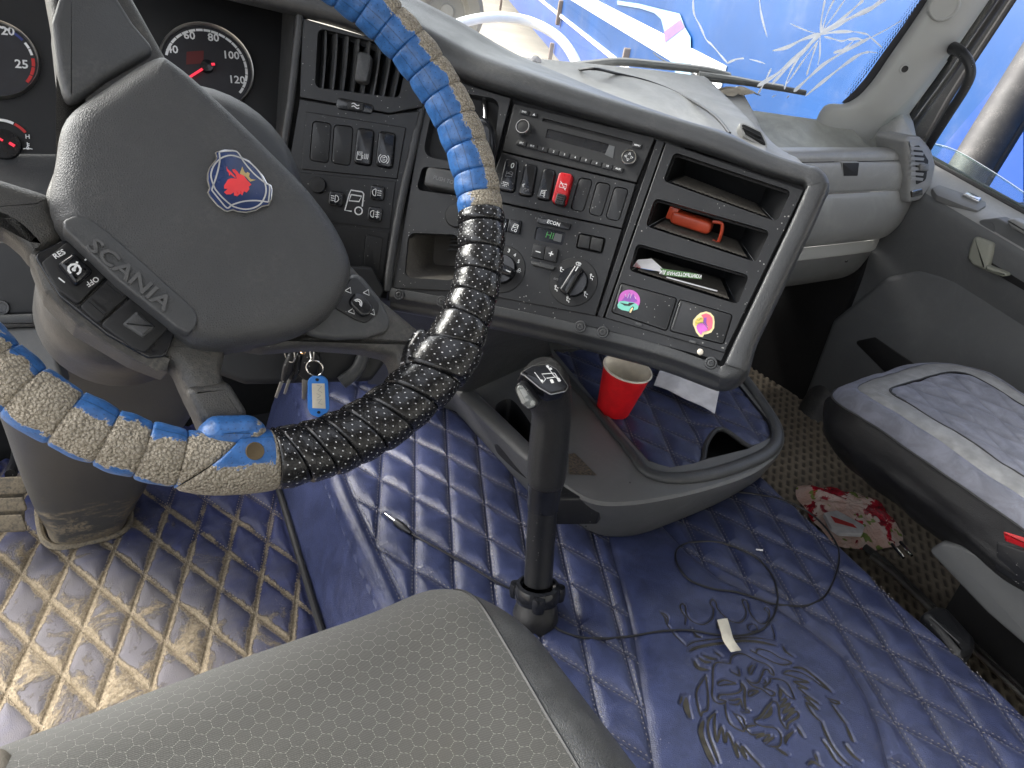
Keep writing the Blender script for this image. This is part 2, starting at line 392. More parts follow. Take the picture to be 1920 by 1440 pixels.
def perforated(t, pitch_u, pitch_v, rad):
    """1 inside the punched holes of a staggered grid in UV metres."""
    u, v = t.uvxy(); res = None
    for ou, ov in ((0, 0), (0.5, 0.5)):
        fu = t.math('SUBTRACT', t.math('FRACT', t.math('ADD', t.math('DIVIDE', u, pitch_u), ou)), 0.5)
        fv = t.math('SUBTRACT', t.math('FRACT', t.math('ADD', t.math('DIVIDE', v, pitch_v), ov)), 0.5)
        du = t.math('MULTIPLY', fu, pitch_u); dv = t.math('MULTIPLY', fv, pitch_v)
        d = t.math('SQRT', t.math('ADD', t.math('MULTIPLY', du, du), t.math('MULTIPLY', dv, dv)))
        k = t.math('LESS_THAN', d, rad); res = k if res is None else t.math('MAXIMUM', res, k)
    return res
def wrap_leather(name, base, hole, rough, holefac=0.9, suede=True):
    t = NT(name); h = t.math('MULTIPLY', perforated(t, 0.0082, 0.0074, 0.00056), t.attr('punch'))
    crease = t.vor(260, 'DISTANCE_TO_EDGE'); wr = t.noise(120, 4, 0.6, dist=0.6)
    col = t.mix(t.ramp(wr, 0.3, 0.75), tuple(c*0.8 for c in base), tuple(c*1.25 for c in base))
    col = t.mix(t.math('MULTIPLY', h, holefac), col, hole)
    ro = t.math('ADD', t.math('MULTIPLY', wr, 0.22), rough-0.1)
    nm = t.bump(t.math('ADD', t.math('MULTIPLY', crease, 0.5), t.math('MULTIPLY', wr, 0.9)), 0.32, 0.0014); nm = t.bump(t.math('SUBTRACT', 1.0, h), 0.5, 0.0008, nm)
    _, vv = t.uvxy(); sm = t.math('ADD', t.math('LESS_THAN', t.math('ABSOLUTE', t.math('SUBTRACT', vv, 0.052)), 0.0005), t.math('LESS_THAN', t.math('ABSOLUTE', t.math('SUBTRACT', vv, 0.062)), 0.0005))
    col = t.mix(t.math('MULTIPLY', sm, 0.6), col, tuple(c*0.3 for c in base)); nm = t.bump(t.math('SUBTRACT', 1.0, sm), 0.5, 0.001, nm)
    if suede:                                     # the finish has peeled off in patches and shows the backing
        edge = t.math('ADD', t.attr('wear'), t.math('MULTIPLY', t.math('SUBTRACT', t.noise(62, 6, 0.72, dist=0.5), 0.5), 1.9))
        k = t.ramp(edge, 0.49, 0.515)
        nap = t.vor(400, out='Distance'); fib = t.noise(560, 3)
        sc = t.mix(t.ramp(t.math('ADD', nap, t.math('MULTIPLY', fib, 0.5)), 0.3, 1.1), (0.52, 0.46, 0.37), (0.30, 0.26, 0.20))
        rim = t.math('MULTIPLY', t.ramp(edge, 0.44, 0.49), t.ramp(edge, 0.53, 0.50))
        col = t.mix(t.math('MULTIPLY', rim, 0.45), col, (0.5, 0.47, 0.42))
        col = t.mix(k, col, sc); ro = t.math('ADD', t.math('MULTIPLY', k, 0.4), ro, clamp=True)
        n2 = t.bump(t.math('ADD', nap, fib), 1.0, 0.0042)
        mv = t.n('ShaderNodeMix', data_type='VECTOR'); t.sock(mv.inputs[0], k); t.l(nm, mv.inputs[4]); t.l(n2, mv.inputs[5]); nm = mv.outputs[1]
    return t.set(col, ro, 0.5, 0.0, nm)
M['wrapblue'] = wrap_leather('blue_wrap', (0.030, 0.115, 0.32), (0.008, 0.03, 0.10), 0.38, 0.7)
M['wrapblack'] = wrap_leather('black_wrap', (0.0085, 0.0085, 0.0095), (0.62, 0.62, 0.64), 0.25, 1.0, suede=False)

def quilt_mat(name, base, mud=0.0, rough=0.40):
    t = NT(name); g = t.attr('groove')
    w = t.noise(30, 5, 0.6, dist=0.8)
    col = t.mix(t.ramp(w, 0.3, 0.75), tuple(c*0.75 for c in base), tuple(c*1.25+0.004 for c in base))
    col = t.mix(t.math('MULTIPLY', g, 0.5), col, tuple(c*0.35 for c in base))        # colour darkens towards the seams
    scuff = t.math('MULTIPLY', t.ramp(t.noise(9, 6, 0.7, dist=1.0), 0.5, 0.8), t.ramp(t.noise(160, 3), 0.4, 0.8))
    col = t.mix(t.math('MULTIPLY', scuff, 0.35), col, (0.26, 0.25, 0.26))
    dot = t.math('LESS_THAN', t.vor(120), t.math('MULTIPLY', t.ramp(t.noise(14, 3), 0.45, 0.8), 0.14)); col = t.mix(t.math('MULTIPLY', dot, 0.45), col, (0.42, 0.40, 0.38))
    ro = t.math('ADD', t.math('MULTIPLY', w, 0.2), rough-0.1)
    h = t.math('ADD', t.vor(430, 'DISTANCE_TO_EDGE'), t.math('MULTIPLY', t.noise(60, 5, 0.6, dist=1.0), 0.7)); nm = t.bump(h, 0.40, 0.0015)
    if mud:
        m = t.attr('mud'); broad = t.noise(11, 6, 0.68, dist=0.7); fine = t.noise(330, 4, 0.75)
        k = t.math('ADD', t.math('ADD', t.math('MULTIPLY', m, 0.55), t.math('MULTIPLY', g, 0.70)), t.math('ADD', t.math('MULTIPLY', t.math('SUBTRACT', broad, 0.48), 2.5), t.math('MULTIPLY', t.math('SUBTRACT', fine, 0.5), 0.55)))
        k = t.math('MULTIPLY', t.ramp(k, 0.52, 0.80), t.ramp(m, 0.02, 0.3))
        film = t.math('MULTIPLY', t.ramp(t.math('ADD', m, t.math('MULTIPLY', t.math('SUBTRACT', broad, 0.5), 0.9)), 0.25, 0.85), 0.72)
        col = t.mix(film, col, (0.165, 0.152, 0.140))
        mc = t.mix(t.ramp(t.noise(140, 5, 0.7), 0.35, 0.7), (0.20, 0.160, 0.105), (0.36, 0.30, 0.21)); col = t.mix(k, col, mc)
        ro = t.math('ADD', ro, t.math('MULTIPLY', t.math('MAXIMUM', k, film), 0.6), clamp=True)
        nm = t.bump(t.math('MULTIPLY', k, t.math('ADD', fine, 0.6)), 0.8, 0.003, nm)
    return t.set(col, ro, 0.3 if mud else 0.5, 0.0, nm, Sheen_Weight=0.06 if mud else 0.18, Sheen_Roughness=0.35, Sheen_Tint=(0.72, 0.76, 1.0, 1.0))
M['quilt'] = quilt_mat('quilted_blue', (0.031, 0.041, 0.104), 0.0, 0.32)
M['quiltmud'] = quilt_mat('quilted_blue_muddy', (0.027, 0.034, 0.098), 1.0, 0.36)
M['thread'] = plain('dusty_thread', (0.19, 0.18, 0.185), 0.8)
M['threadmud'] = plain('muddy_thread', (0.30, 0.25, 0.185), 0.85)
M['seatblue'] = quilt_mat('seat_suede_blue', (0.15, 0.155, 0.19), 0.0, 0.7)

def hexcloth():
    t = NT('hex_cloth'); u, v = t.uvxy(); S = 0.0102; r3 = 1.7320508
    x = t.math('DIVIDE', u, S); y = t.math('DIVIDE', v, S)
    def cell(ox, oy):
        a = t.math('SUBTRACT', t.math('FLOORED_MODULO', t.math('ADD', x, ox), 1.0), 0.5); b = t.math('SUBTRACT', t.math('FLOORED_MODULO', t.math('ADD', y, oy), r3), r3/2); return a, b
    def dd(a, b):
        a = t.math('ABSOLUTE', a); b = t.math('ABSOLUTE', b); return t.math('MAXIMUM', a, t.math('ADD', t.math('MULTIPLY', a, 0.5), t.math('MULTIPLY', b, r3/2)))
    d = t.math('MINIMUM', dd(*cell(0, 0)), dd(*cell(0.5, r3/2)))
    line = t.ramp(d, 0.468, 0.488)
    dash = t.math('GREATER_THAN', t.math('SINE', t.math('MULTIPLY', t.math('ADD', u, t.math('MULTIPLY', v, 0.7)), 3600)), -0.1)
    weave = t.n('ShaderNodeTexWave', wave_type='BANDS', bands_direction='DIAGONAL'); t.l(t.map((1, 1, 0), 'UV'), weave.inputs[0]); weave.inputs['Scale'].default_value = 380; weave.inputs['Distortion'].default_value = 1.5; weave.inputs['Detail'].default_value = 2
    base = t.mix(t.ramp(weave.outputs[1], 0.2, 0.8), (0.031, 0.031, 0.029), (0.049, 0.0485, 0.045))
    base = t.mix(t.math('MULTIPLY', t.ramp(t.noise(7, 5, 0.7, dist=0.6), 0.45, 0.8), 0.55), base, (0.05, 0.047, 0.04))
    dirt = t.math('LESS_THAN', t.vor(55), t.math('MULTIPLY', t.ramp(t.noise(9, 3), 0.5, 0.8), 0.12)); base = t.mix(t.math('MULTIPLY', dirt, 0.7), base, (0.03, 0.028, 0.025))
    col = t.mix(t.math('MULTIPLY', t.math('MULTIPLY', line, dash), 0.40), base, (0.24, 0.24, 0.215))
    nm = t.bump(t.math('ADD', t.math('MULTIPLY', weave.outputs[1], 0.4), t.math('SUBTRACT', 1.0, line)), 0.45, 0.0012)
    return t.set(col, 0.85, 0.25, 0.0, nm, Sheen_Weight=0.15)
M['hex'] = hexcloth()
def leatherette(name, base, rough=0.38, sc=300, strength=0.7):
    t = NT(name); w = t.noise(45, 4); e = t.vor(sc, 'DISTANCE_TO_EDGE', t.map((1, 1, 1)))
    col = t.mix(t.ramp(w, 0.3, 0.8), tuple(c*0.8 for c in base), tuple(c*1.3 for c in base))
    col = t.mix(t.math('MULTIPLY', t.ramp(t.noise(5, 5, 0.65, dist=0.8), 0.5, 0.85), 0.35), col, tuple(c*2.4+0.02 for c in base))
    return t.set(col, t.math('ADD', t.math('MULTIPLY', w, 0.2), rough-0.1), 0.5, 0.0, t.bump(t.math('ADD', t.ramp(e, 0, 0.14), t.math('MULTIPLY', w, 0.4)), strength, 0.0014))
M['bolster'] = leatherette('seat_leatherette', (0.072, 0.073, 0.072), 0.34, 380, 0.5)
M['skirt'] = leatherette('black_leatherette', (0.012, 0.012, 0.013), 0.36, 500, 0.3)
M['greyband'] = leatherette('grey_leatherette', (0.22, 0.22, 0.22), 0.5, 500, 0.25)
M['knob'] = leatherette('knob_skin', (0.014, 0.014, 0.015), 0.38, 700, 0.6)
M['seatgrey'] = plastic('seat_side_grey', (0.095, 0.099, 0.102), 0.5, 0.3, 700, dust=0.1)

def mudded(name, base, rough):
    t = NT(name); z = t.n('ShaderNodeSeparateXYZ'); t.l(t.co(), z.inputs[0])
    k = t.math('ADD', t.ramp(z.outputs[2], 0.30, -0.05), t.math('MULTIPLY', t.math('SUBTRACT', t.noise(13, 6, 0.72, t.map((1, 1, 2.6))), 0.5), 2.4))
    k = t.math('MULTIPLY', t.ramp(k, 0.62, 0.9), t.ramp(t.noise(260, 3), 0.25, 0.6))
    film = t.ramp(t.noise(8, 5, 0.7), 0.3, 0.8, 0.0, 0.3)
    col = t.mix(film, base, (0.115, 0.11, 0.10)); col = t.mix(k, col, (0.24, 0.20, 0.14))
    return t.set(col, t.math('ADD', t.math('MULTIPLY', k, 0.35), rough, clamp=True), 0.5, 0.0, t.bump(t.math('ADD', k, t.noise(700, 2)), 0.35, 0.001))
M['pedestal'] = mudded('pedestal_plastic', (0.070, 0.070, 0.069), 0.36)
M['pedal'] = mudded('pedal_rubber', (0.10, 0.088, 0.07), 0.7)

def glass(name, tint=(0.96, 0.99, 0.98), dust=0.1, dscale=2.5, dustcol=(0.85, 0.86, 0.84), clump=0.0):
    """Thin pane: clear, mirror-like at a slant, with a film of dust that catches the light."""
    t = NT(name); tr = t.n('ShaderNodeBsdfTransparent'); tr.inputs[0].default_value = (*tint, 1)
    gl = t.n('ShaderNodeBsdfGlossy'); gl.inputs['Roughness'].default_value = 0.02
    fr = t.n('ShaderNodeFresnel'); fr.inputs[0].default_value = 1.45
    m1 = t.n('ShaderNodeMixShader'); t.l(fr.outputs[0], m1.inputs[0]); t.l(tr.outputs[0], m1.inputs[1]); t.l(gl.outputs[0], m1.inputs[2])
    df = t.n('ShaderNodeBsdfDiffuse'); tl = t.n('ShaderNodeBsdfTranslucent'); df.inputs[0].default_value = tl.inputs[0].default_value = (*dustcol, 1)
    m2 = t.n('ShaderNodeMixShader'); m2.inputs[0].default_value = 0.7; t.l(df.outputs[0], m2.inputs[1]); t.l(tl.outputs[0], m2.inputs[2])
    w = t.ramp(t.noise(dscale, 6, 0.72, dist=0.8), 0.35, 0.85, dust*0.35, dust*1.8)
    if clump: w = t.math('ADD', w, t.math('MULTIPLY', t.attr('grime'), clump), clamp=True)
    m3 = t.n('ShaderNodeMixShader'); t.l(w, m3.inputs[0]); t.l(m1.outputs[0], m3.inputs[1]); t.l(m2.outputs[0], m3.inputs[2])
    t.l(m3.outputs[0], t.out.inputs[0]); return t.m
M['windscreen'] = glass('windscreen_glass', dust=0.009, clump=0.6)
M['sideglass'] = glass('side_glass', (0.80, 0.93, 0.86), 0.16, 6)
M['hubtext'] = plastic('hub_lettering', (0.085, 0.086, 0.088), 0.4, 0.2)
M['crack'] = plain('crack_face', (0.9, 0.92, 0.93), 0.35)
M['lens'] = glass('gauge_lens', (0.92, 0.93, 0.95), 0.02, 12)

def bluecoat(name, base, rough=0.4, dirty=0.2):
    t = NT(name); col = t.mix(t.ramp(t.noise(0.9, 6, 0.65), 0.35, 0.75), tuple(c*0.85 for c in base), tuple(c*1.12 for c in base))
    col = t.mix(t.math('MULTIPLY', t.ramp(t.noise(2.2, 7, 0.72), 0.5, 0.85), dirty), col, (0.34, 0.33, 0.32))
    return t.set(col, rough, 0.5, 0.0, t.bump(t.noise(5, 3), 0.15, 0.01))
M['blue'] = bluecoat('truck_blue', (0.0005, 0.050, 0.19))
M['blue2'] = bluecoat('truck_blue_light', (0.003, 0.045, 0.24))
M['coatwhite'] = bluecoat('truck_white', (0.75, 0.77, 0.8), 0.5)
M['iceblue'] = bluecoat('ice_panel', (0.22, 0.36, 0.48), 0.5)
M['purple'] = bluecoat('purple_band', (0.14, 0.08, 0.30), 0.5)
M['rust'] = bluecoat('rusty_iron', (0.16, 0.12, 0.10), 0.8, 0.6)
M['mudtyre'] = bluecoat('muddy_tyre', (0.22, 0.205, 0.17), 0.9, 0.5)
M['chassis'] = bluecoat('muddy_chassis', (0.26, 0.25, 0.22), 0.9, 0.5)
M['pipegrey'] = plastic('weathered_grey', (0.022, 0.0215, 0.0215), 0.6, 0.4, 90, dust=0.25)
M['timber'] = bluecoat('pale_timber', (0.42, 0.31, 0.18), 0.8, 0.3)
M['soil'] = bluecoat('soil', (0.24, 0.21, 0.17), 0.95, 0.3)
M['seal'] = plain('rubber_seal', (0.02, 0.02, 0.021), 0.6)
M['carpet'] = plastic('floor_rubber', (0.19, 0.165, 0.13), 0.8, 0.5, 400, dust=0.5, dustcol=(0.36, 0.31, 0.25))
M['lining'] = plastic('roof_lining', (0.42, 0.42, 0.40), 0.9, 0.2, 300)
# ------------------------------------------------------------------ the cab shell and what lies outside
def struct(name, mb, m, **kw): return tag(mb.build(name, m, **kw), kind='structure')
AXES = [(1, 0, 0), (0, 1, 0), (0, 0, 1)]
def boxmb(x0, x1, y0, y1, z0, z1, mb=None):
    mb = mb or MB(); mb.box(((x0+x1)/2, (y0+y1)/2, (z0+z1)/2), AXES, ((x1-x0)/2, (y1-y0)/2, (z1-z0)/2)); return mb

g = MB(); g.grid([[(-60, -60, -1.42), (-60, 90, -1.42)], [(90, -60, -1.42), (90, 90, -1.42)]], flip=True); struct('ground', g, M['soil'])
struct('cab_floor', boxmb(-0.5, 1.94, -0.95, 1.56, -0.09, -0.03), M['dark'])
HX0, HX1, HY0, HY1 = 0.30, 1.25, -0.15, 0.80            # hatch opening added in the unseen roof to let in overhead light
rf = MB(); [boxmb(*b, 1.72, 1.78, rf) for b in ((-0.55, HX0, -0.95, 1.16), (HX1, 1.94, -0.95, 1.16), (HX0, HX1, -0.95, HY0), (HX0, HX1, HY1, 1.16))]; struct('cab_roof', rf, M['lining'])
struct('cab_rear_wall', boxmb(-0.55, 1.94, -1.0, -0.95, -0.09, 1.78), M['lining'])
struct('firewall', boxmb(-0.5, 1.90, 1.50, 1.56, -0.03, 0.58), M['dark'])
struct('cab_side_wall', boxmb(1.90, 1.96, -0.95, 0.02, -0.09, 1.78), M['lining'])
struct('kick_panel', boxmb(1.80, 1.90, 1.02, 1.5, -0.03, 0.66), M['dark'])
struct('cab_sill_wall', boxmb(1.90, 1.96, 0.02, 1.5, -0.09, 0.02), M['dark'])

# passenger footwell: pressed rubber with rows of oblong dimples
def footwell():
    x0, x1, y0, y1, st = 1.08, 1.87, 0.16, 1.42, 0.0032
    X, Y = np.meshgrid(np.arange(x0, x1, st), np.arange(y0, y1, st), indexing='ij')
    a, b = R(38), None
    u = X*math.cos(a)+Y*math.sin(a); v = -X*math.sin(a)+Y*math.cos(a)
    pu, pv = 0.034, 0.017; row = np.floor(v/pv); fu = ((u/pu+0.5*(row % 2)) % 1-0.5)*pu; fv = (v/pv-row-0.5)*pv
    d = np.sqrt(np.maximum(np.abs(fu)-0.0085, 0)**2+fv**2); dip = np.clip((0.0050-d)/0.0022, 0, 1)
    Z = -0.004*dip
    mb = MB(); mb.grid(np.stack([X, Y, Z], 2), flip=True); mb.att = {'dip': dip.ravel()}
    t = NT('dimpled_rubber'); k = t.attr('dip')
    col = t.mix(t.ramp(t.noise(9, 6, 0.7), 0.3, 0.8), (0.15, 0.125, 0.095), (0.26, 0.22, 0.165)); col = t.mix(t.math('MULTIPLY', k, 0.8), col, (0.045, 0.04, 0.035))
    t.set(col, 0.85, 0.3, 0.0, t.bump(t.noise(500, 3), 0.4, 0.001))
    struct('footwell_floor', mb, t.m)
footwell()

# windscreen: curved, leaning back a little
_wb = np.array([(-0.62, 1.02), (-0.5, 1.12), (-0.2, 1.26), (0.3, 1.335), (0.9, 1.34), (1.2, 1.29), (1.45, 1.205), (1.6, 1.125), (1.69, 1.045), (1.80, 0.95)])
def wy(x, z): return np.interp(x, _wb[:, 0], _wb[:, 1]) - (z-0.785)*0.16
def hitw(px, py, off=0.0):
    r = ray(px, py); lo, hi = 0.5, 3.0
    for _ in range(40):
        m = (lo+hi)/2; p = CAM+r*m
        if p[1] < wy(p[0], p[2])-off: lo = m
        else: hi = m
    return CAM+r*lo
WS = thing('windscreen', 'cracked dusty windscreen pane in front of the dashboard', 'windscreen', (0.9, 1.33, 0.75))
xs = np.linspace(-0.6, 1.76, 70); zs = np.linspace(0.735, 1.74, 40); P = np.array([[(x, wy(x, z), z) for z in zs] for x in xs])
mb = MB(); mb.grid(P)
gr = np.clip(1-(P[:, :, 2]-0.76)/0.12, 0, 1)**1.5*np.clip((1.15-P[:, :, 0])/0.5, 0, 1)
mb.att = {'grime': gr.ravel()*0.55}
mb.build('pane', M['windscreen'], WS)
mb = MB(); e0 = [(1742, -20), (1725, 2), (1690, 52), (1655, 100), (1622, 147), (1600, 172), (1578, 192)]; e1 = [(1800, -20), (1780, 2), (1745, 52), (1710, 100), (1675, 147), (1650, 180), (1630, 215)]
mb.grid([[hitw(*q, 0.006) for q in e0], [hitw(*q, 0.006) for q in e1]])
mb.build('black_border', M['ink'], WS)
mb = MB()
for k in range(58):                                  # the printed border fades out in dots
    t = k/57; x = 1738+(1596-1738)*t; y = -12+(178+12)*t
    for j, rr in ((0, 0.0022), (1, 0.0016), (2, 0.0011)):
        c = hitw(x-3.5-4.2*j+1.2*(k % 2), y-1.5*j, 0.006)
        mb.lathe([(rr, 0.0), (0.00001, 0.0003)], c, (0, -1, 0.1), 6)
mb.build('border_dots', M['ink'], WS, kind='stuff')
def crack(lines):
    for w, L in lines:
        w = w*1.2; L = spline(np.array(L, float), 5)
        P = np.array([hitw(x, y, 0.004) for x, y in L]); n = len(P)
        v = nrm(CAM-P.mean(0)); T = np.gradient(P, axis=0); T /= np.linalg.norm(T, axis=1)[:, None]; N = np.cross(T, v); N /= np.linalg.norm(N, axis=1)[:, None]
        tap = np.minimum(1, np.minimum(np.arange(n)+0.5, n-np.arange(n)-0.5)/1.6)[:, None]*w/2*1.0
        rng = np.array([1+0.35*math.sin(7.1*i+L[0][0]) for i in range(n)])[:, None]
        mb = MB(); mb.grid([P+N*tap*rng, P-N*tap*rng]); o = mb.build('crack', M['crackglass'], WS)
M['crackglass'] = glass('crack_faces', dust=3.0, dustcol=(0.97, 0.98, 1.0))
def zc(L): return [(1160+x*0.29167, y*0.29167) for x, y in L]
crack([(w, zc(L)) for w, L in [
    (0.0042, [(1300, 215), (1370, 165), (1450, 110), (1540, 30), (1575, 0)]), (0.0065, [(1290, 225), (1380, 175), (1500, 110), (1620, 55), (1740, -20)]),
    (0.0042, [(1320, 205), (1450, 135), (1600, 70), (1690, -10)]), (0.0030, [(1300, 215), (1303, 130), (1328, -10)]), (0.0024, [(1305, 205), (1340, 90), (1390, -10)]),
    (0.0022, [(1310, 200), (1390, 90), (1460, -10)]), (0.0050, [(1300, 215), (1180, 255), (1080, 305), (990, 326)]), (0.0055, [(1300, 215), (1220, 290), (1120, 385), (1010, 480), (890, 555)]),
    (0.0042, [(1290, 225), (1190, 330), (1080, 440), (985, 540)]), (0.0028, [(1285, 240), (1180, 340), (1100, 470), (1065, 575)]), (0.0022, [(1285, 260), (1200, 370), (1110, 500), (1075, 540)]),
    (0.0026, [(1280, 265), (1240, 380), (1208, 485)]), (0.0022, [(1295, 230), (1293, 350), (1280, 420)]), (0.0042, [(1310, 220), (1400, 205), (1510, 203)]),
    (0.0022, [(1510, 203), (1590, 218), (1622, 242), (1700, 312)]), (0.0024, [(1320, 235), (1380, 250), (1430, 264), (1475, 254)]), (0.0040, [(1470, 254), (1540, 250), (1572, 262)]),
    (0.0040, [(1615, 240), (1550, 275), (1460, 315), (1380, 340)]), (0.0028, [(1510, 262), (1450, 315), (1390, 340)]), (0.0048, [(1620, 240), (1480, 315), (1330, 405), (1210, 510), (1125, 590)]),
    (0.0020, [(1622, 240), (1720, 190), (1822, 130)]), (0.0046, [(1610, 333), (1540, 355), (1420, 440), (1300, 535), (1200, 618)]), (0.0022, [(1610, 333), (1668, 341)]),
    (0.0030, [(695, 408), (750, 383), (806, 374)]), (0.0018, [(840, 380), (900, 395), (942, 410)]), (0.0026, [(980, 440), (940, 525), (895, 605)]), (0.0024, [(478, -10), (485, 90), (525, 170), (560, 250), (600, 290), (660, 360), (700, 408)]),
    (0.0024, [(903, -10), (920, 110), (955, 240)]), (0.0018, [(985, 625), (1012, 610)]), (0.0016, [(1080, 630), (1096, 615)]), (0.0016, [(1100, 150), (1190, 190), (1290, 222)])]])

# wipers parked outside the pane
def outw(px, py, d=0.03): p = hitw(px, py); return p + np.array([0, d, 0])
wp = thing('wiper', 'long wiper parked along the foot of the windscreen', 'wiper', outw(1300, 150))
mb = MB(); mb.tube([outw(*q, 0.045) for q in spline([(1060, 137), (1120, 130), (1185, 124), (1260, 130), (1350, 140), (1395, 152)], 5)], 0.0085, 8); mb.build('arm', M['greyhard'], wp)
mb = MB(); mb.tube([outw(*q, 0.03) for q in spline([(1165, 141), (1260, 149), (1360, 155), (1450, 166), (1530, 180)], 5)], 0.006, 8); mb.build('blade', M['blackm'], wp)
mb = MB(); mb.tube([outw(*q, 0.035) for q in [(1330, 146), (1400, 156), (1440, 164), (1490, 172)]], 0.0075, 8); mb.build('blade_bridge', M['greyhard'], wp)

# ---- the blue truck standing alongside
TD = nrm((0.546, 1.035, 0)); TN = np.array([-TD[1], TD[0], 0]); TP = Pl(np.array([5.15, 5.8, 0.33]), -TD, (0, 0, 1))
def onT(px, py): return TP.uv(px, py)
BT = thing('blue_truck', 'blue truck body with white stripe and rusty latches beyond the windscreen', 'truck', (2.6, 1.0, -1.42))
low = onT(1165, 122)[1]
mb = MB(); mb.prism(TP, [(-44, low), (6.1, low), (6.1, 1.42), (-44, 1.42)], -0.15, 0.0, 0.02); mb.build('body_side', M['blue'], BT)
rail = onT(1030, 95)[1]
mb = MB(); mb.prism(TP, [(-44, rail), (5.6, rail), (5.6, low-0.02), (-44, low-0.02)], -0.25, -0.02, 0.02); mb.build('lower_rail', M['blue2'], BT)
mb = MB(); mb.prism(TP, [(-44, low-0.012), (6.1, low-0.012), (6.1, low+0.035), (-44, low+0.035)], 0.004, 0.02, 0.005); mb.build('edge_strip', M['coatwhite'], BT)
a, b = onT(1085, 0), onT(1240, 105); hs = (a[1]+b[1])/2
mb = MB(); mb.prism(TP, [(-44, hs-0.02), (onT(1352, 172)[0], hs-0.02), (onT(1352, 172)[0], hs+0.13), (-44, hs+0.13)], 0.004, 0.012, 0.003); mb.build('white_stripe', M['coatwhite'], BT)
for (x0, y0), (x1, y1) in (((1058, 3), (1046, 46)), ((1184, 92), (1173, 124)), ((1040, 82), (1033, 112)), ((945, -10), (938, 18))):
    c = onT((x0+x1)/2, (y0+y1)/2); hh = abs(onT(x0, y0)[1]-onT(x1, y1)[1])/2; ww = hh*0.28
    mb = MB(); mb.prism(TP, roundp([(c[0]-ww, c[1]-hh), (c[0]+ww, c[1]-hh), (c[0]+ww, c[1]+hh), (c[0]-ww, c[1]+hh)], 0.02), 0.0, 0.06, 0.01); mb.build('latch', M['rust'], BT)
def zp(L): return [(1160+x*0.29167, y*0.29167) for x, y in L]
poly = [onT(*q) for q in zp([(0, 30), (150, 55), (240, 85), (285, 125), (310, 220), (315, 330), (400, 520), (480, 520), (475, 240), (440, 180), (405, 90), (300, 65), (140, 25), (0, 5)])]
mb = MB(); mb.plate(TP, poly, 0.016); mb.build('ice_panel', M['iceblue'], BT)
poly = [onT(*q) for q in zp([(305, 205), (415, 125), (440, 180), (312, 278)])]
mb = MB(); mb.plate(TP, poly, 0.019); mb.build('purple_band', M['purple'], BT)
poly = [onT(*q) for q in ((1925, 100), (1775, 275), (1700, 380), (1925, 380))]
mb = MB(); mb.prism(TP, poly, 0.002, 0.012); mb.build('lighter_blue_patch', M['blue2'], BT)  # lighter blue patch with a slanting edge
mb = MB(); mb.prism(TP, [(-44, -1.0), (-12, -1.0), (-12, rail-0.05), (-44, rail-0.05)], -1.0, -0.5); mb.build('chassis', M['chassis'], BT)
c = CAM+ray(838, 22)*13.0
def tyre(c, r, nm, parent, ax):
    mb = MB(); mb.lathe([(r*0.5, 0.0), (r*0.62, 0.13), (r*0.9, 0.15), (r, 0.10), (r, -0.12)], c, ax, 36); o = mb.build('tyre', M['mudtyre'], parent)
    mb = MB(); mb.lathe([(r*0.5, 0.0), (r*0.46, -0.06), (r*0.2, -0.05), (r*0.18, 0.02), (0.001, 0.03)], c, ax, 24); mb.build('rim', M['chassis'], parent)
wh = thing('truck_wheel', 'muddy truck wheel seen low through the windscreen above the blue rim', 'wheel', (c[0], c[1], -1.42))
tyre(c, 0.62, 'wheel', wh, -nrm((ray(838, 22)[0], ray(838, 22)[1], 0)))
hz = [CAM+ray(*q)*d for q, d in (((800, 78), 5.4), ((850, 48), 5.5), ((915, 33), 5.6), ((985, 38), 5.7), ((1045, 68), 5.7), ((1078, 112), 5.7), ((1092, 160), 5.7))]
mb = MB(); mb.tube(spline(hz, 6), 0.036, 12); tag(mb.build('reflection_arc', M['coatwhite']), 'added white arc imitating a windscreen reflection in front of the blue truck', 'reflection')  # solid white arc added in place of a reflection on the windscreen

# ---- beside the passenger door: a grey tube and timber
gp = thing('exhaust_pipe', 'upright weathered grey tube outside the passenger window', 'pipe', (2.3, 1.0, -1.42))
p0, p1 = CAM+ray(1800, 345)*2.12, CAM+ray(1945, 110)*2.12
ext = nrm(p1-p0); A, B = p0-ext*0.9, p1+ext*0.9
mb = MB(); mb.tube([A, A*0.66+B*0.34, A*0.33+B*0.67, B], 0.054, 28); mb.build('tube', M['pipegrey'], gp)
mb = MB(); q0 = p0+np.array([0.05, -0.04, 0.02]); q1 = p1+np.array([0.05, -0.04, 0.02]); mb.tube([q0-ext*0.9, q1+ext*0.9], 0.014, 10); mb.build('edge_rail', M['blackm'], gp)
for k in range(4):
    q = CAM+ray(1885+26*k, 392-22*k)*(3.0+0.12*k); d = nrm((0.9, -0.35, 0.35+0.1*k))
    mb = MB(); mb.box(q, (d, np.cross(d, (0, 0, 1)), np.cross(d, np.cross(d, (0, 0, 1)))), (0.75, 0.055, 0.02))
    tag(mb.build('timber_board', M['timber'] if k % 2 else M['coatwhite']), ['lowest white board leaning outside the passenger window', 'lower bare timber board outside the passenger window', 'upper white board outside the passenger window', 'topmost bare timber board outside the passenger window'][k], 'board', 'boards leaning outside the passenger window')
# ------------------------------------------------------------------ dashboard
CO = facing(55, 29, atd(1090, 270, 0.957))               # wing of the dashboard turned towards the driver
LP = facing(35, 22, CO.hit(765, 330))                    # strip between the wing and the instruments
CL = facing(9, 34, atd(390, 125, 1.05))                  # instruments
DB = thing('dashboard', 'black and grey truck dashboard with radio wing, switches and open shelves', 'dashboard', (0.8, 1.1, 0.35))

